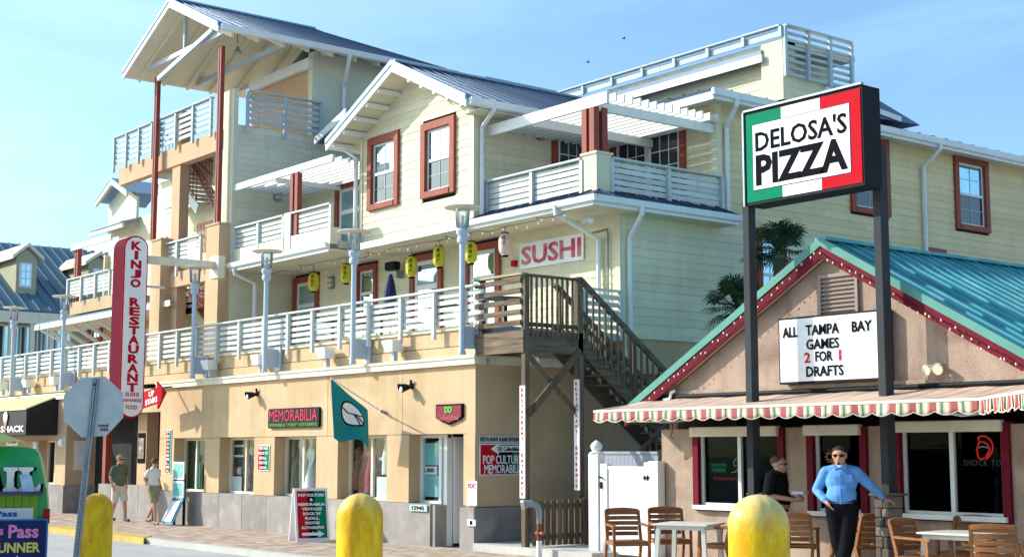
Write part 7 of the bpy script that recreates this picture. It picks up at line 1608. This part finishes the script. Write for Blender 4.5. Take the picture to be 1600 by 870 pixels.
Mw = P.matrix_basis if False else Matrix.Translation(P.location) @ Matrix.Rotation(P.rotation_euler.z, 4, 'Z') @ Matrix.Scale(P.scale.x, 4)
top('folded_papers', MB().box(-.11, .11, -.40, -.24, 1.06, 1.09).xf(Mw), simple('white_blue_paper', (.6, .7, .78)), 'folded white and blue papers held by the man in the black polo shirt', 'papers')

# ================================================================ BEHIND: BLUE-ROOFED HOUSE, PALMS
HX = -75.0; fh_ = Fr('x', HX); H = thing('blue_roofed_house', 'olive and cream house with big blue metal roof and two small dormers', 'building', (HX, 28, 0))
ye0, ye1 = 14.0, 42.0; ez = hx(40, 484, HX)[1]; zr_ = hx(60, 384, HX-9)[1]; M_ol = mat('pale_olive_siding', (.42, .40, .26), .75, .06, 1.5, .1, 60)
obj('wall', MB().box(HX-9, HX-1.2, ye0, ye1, -.1, ez), M_ol, H)
rf = obj('roof', MB().prism([(HX, ye0, ez-.05), (HX-9, ye0, zr_-.05), (HX-18, ye0, ez-.05)], (0, ye1-ye0, 0)), M_ol, H); roof_slope(rf, (HX, ye0-.3, ez), (HX, ye1, ez), (HX-9, ye1, zr_), (HX-9, ye0-.3, zr_), mat('slate_blue_metal_roof', (.12, .20, .24), .5, .1, .5, streak=.1, spec=.1), 46, th=.08, seam=.08)
obj('fascia', MB().box(HX-.1, HX+.05, ye0-.3, ye1, ez-.7, ez-.1), M_cornice, H); obj('porch_beam', MB().box(HX-1.2, HX-.1, ye0, ye1, ez-.5, ez-.3), M_cornice, H)
z1_, z0_ = hx(30, 508, HX-1.2)[1], hx(30, 566, HX-1.2)[1]
for (pa, pb) in ((-14, 14), (22, 48), (56, 78), (86, 110)):
    fz = Fr('x', HX-1.15); p, q = fz.hit(pa, 540)[0], fz.hit(pb, 540)[0]; o = MB(); fz.box(o, p, q, 0, .06, z0_, z1_); w = obj('window', o, M_white, H)
    for k in range(3): obj('pane', fz.box(MB(), p+.1+(q-p-.1)*k/3, p+(q-p-.1)*(k+1)/3, .06, .08, z0_+.1, z1_-.1), M_glass if k != 1 else M_glassd, w)
for (pa) in (19, 52, 82): y = hx(pa, 530, HX)[0]; obj('porch_post', MB().box(HX-.35, HX-.1, y-.12, y+.12, 0, ez-.5), M_cornice, H)
for (pa, pb, pt, pbm, pk, wa_, wb_, wt, wbm) in ((25, 57, 402, 460, 388, 32, 47, 413, 447), (138, 170, 412, 470, 401, 147, 160, 422, 446)):
    xd_ = HX-2.0; fz = Fr('x', xd_); p, q = fz.hit(pa, 430)[0], fz.hit(pb, 430)[0]; z1d, z0d, zk = fz.hit((pa+pb)/2, pt)[1], fz.hit((pa+pb)/2, pbm)[1], fz.hit((pa+pb)/2, pk)[1]
    d_ = obj('dormer', MB().prism([(xd_, p, z0d), (xd_, q, z0d), (xd_, q, z1d), (xd_, (p+q)/2, zk), (xd_, p, z1d)], (-6, 0, 0)), M_ol, H)
    o = MB(); o.prism([(xd_+.3, p-.3, z1d-.15), (xd_+.3, (p+q)/2, zk+.1), (xd_+.3, (p+q)/2, zk+.3), (xd_+.3, p-.3, z1d+.05)], (-6.5, 0, 0)); o.prism([(xd_+.3, q+.3, z1d-.15), (xd_+.3, (p+q)/2, zk+.1), (xd_+.3, (p+q)/2, zk+.3), (xd_+.3, q+.3, z1d+.05)], (-6.5, 0, 0)); obj('dormer_roof', o, M_cornice, d_)
    p, q = fz.hit(wa_, 430)[0], fz.hit(wb_, 430)[0]; za, zb = fz.hit((wa_+wb_)/2, wbm)[1], fz.hit((wa_+wb_)/2, wt)[1]; obj('window_frame', fz.box(MB(), p-.08, q+.08, 0, .05, za-.08, zb+.08), M_white, d_)
    for i in range(2):
        for j in range(3): obj('pane', fz.box(MB(), p+(q-p)*i/2+.03, p+(q-p)*(i+1)/2-.03, .05, .07, za+(zb-za)*j/3+.03, za+(zb-za)*(j+1)/3-.03), M_glass, d_)
M_palm = mat('palm_leaf_green', (.030, .060, .028), .7, .3, 4, spec=.08); M_trunk = mat('palm_trunk', (.16, .12, .09), .9, .2, 6, .5, 30)
def palm(x, y, z, r, lab):
    t = thing('fan_palm_tree', lab, 'palm tree', (x, y, 0)); obj('trunk', MB().tube([(x, y, -.1), (x+.05, y, z*.5), (x, y, z-.1)], [.16, .13, .12], 10), M_trunk, t, smooth=True)
    fr = MB(); rng = random.Random(int(x*100)+5)
    for k in range(34):
        az = rng.uniform(0, 2*math.pi); el = rng.uniform(-.5, 1.35); d_ = V((math.cos(az)*math.cos(el), math.sin(az)*math.cos(el), math.sin(el))); L = r*rng.uniform(.4, .6); base = V((x, y, z)); hub = base+d_*L + V((0, 0, -.08*L)); fr.tube([base, hub], .012, 4)
        sd_ = d_.cross(V((0, 0, 1))); sd_ = sd_.normalized() if sd_.length > .05 else V((1, 0, 0)); nb_ = 17
        for i in range(nb_):
            a = (i/(nb_-1)-.5)*3.7; q = (d_*math.cos(a)+sd_*math.sin(a)).normalized(); ln = r*rng.uniform(.42, .6)*(.75+.25*math.cos(a)); m1 = hub+q*ln*.6; tip = hub+q*ln+V((0, 0, -.28*ln)); w = q.cross(d_.cross(sd_)).normalized()*.02
            b_ = len(fr.v); fr.poly([hub, m1+w, tip, m1-w], [(0, 1, 2, 3)])
    obj('crown', fr, M_palm, t, recalc=False)
(y, z) = hx(1216, 392, -20.2); palm(-20.2, y, z, .88, 'taller fan palm behind the teal roof, between the left black pole and the gable peak')
(y, z) = hx(1150, 478, -20.0); palm(-20.0, y, z, .8, 'lower fan palm behind the restaurant roof, left of the left black pole')

# ---- past the first 300 boards of the building the rest are one joined part
pl = [o for o in B.children if o.name.split('.')[0] == 'plank']
if len(pl) > 298:
    def seen(o): bb = [Vector(q) for q in o.bound_box]; c_ = sum(bb, Vector())/8 + B.location; return (bb[6]-bb[0]).length/max(1, (c_-Vector((0, 0, EYE))).length)
    pl.sort(key=seen); rest = pl[:len(pl)-298]; mb = MB()
    for o in rest:
        n0 = len(mb.v); mb.v += [Vector(v.co)+B.location for v in o.data.vertices]
        for p in o.data.polygons: mb.f.append([n0+i for i in p.vertices]); mb.m.append(0)
        mt_ = o.data.materials[0]; bpy.data.objects.remove(o)
    obj1('short_planks', mb, M_side, B, kind='stuff')
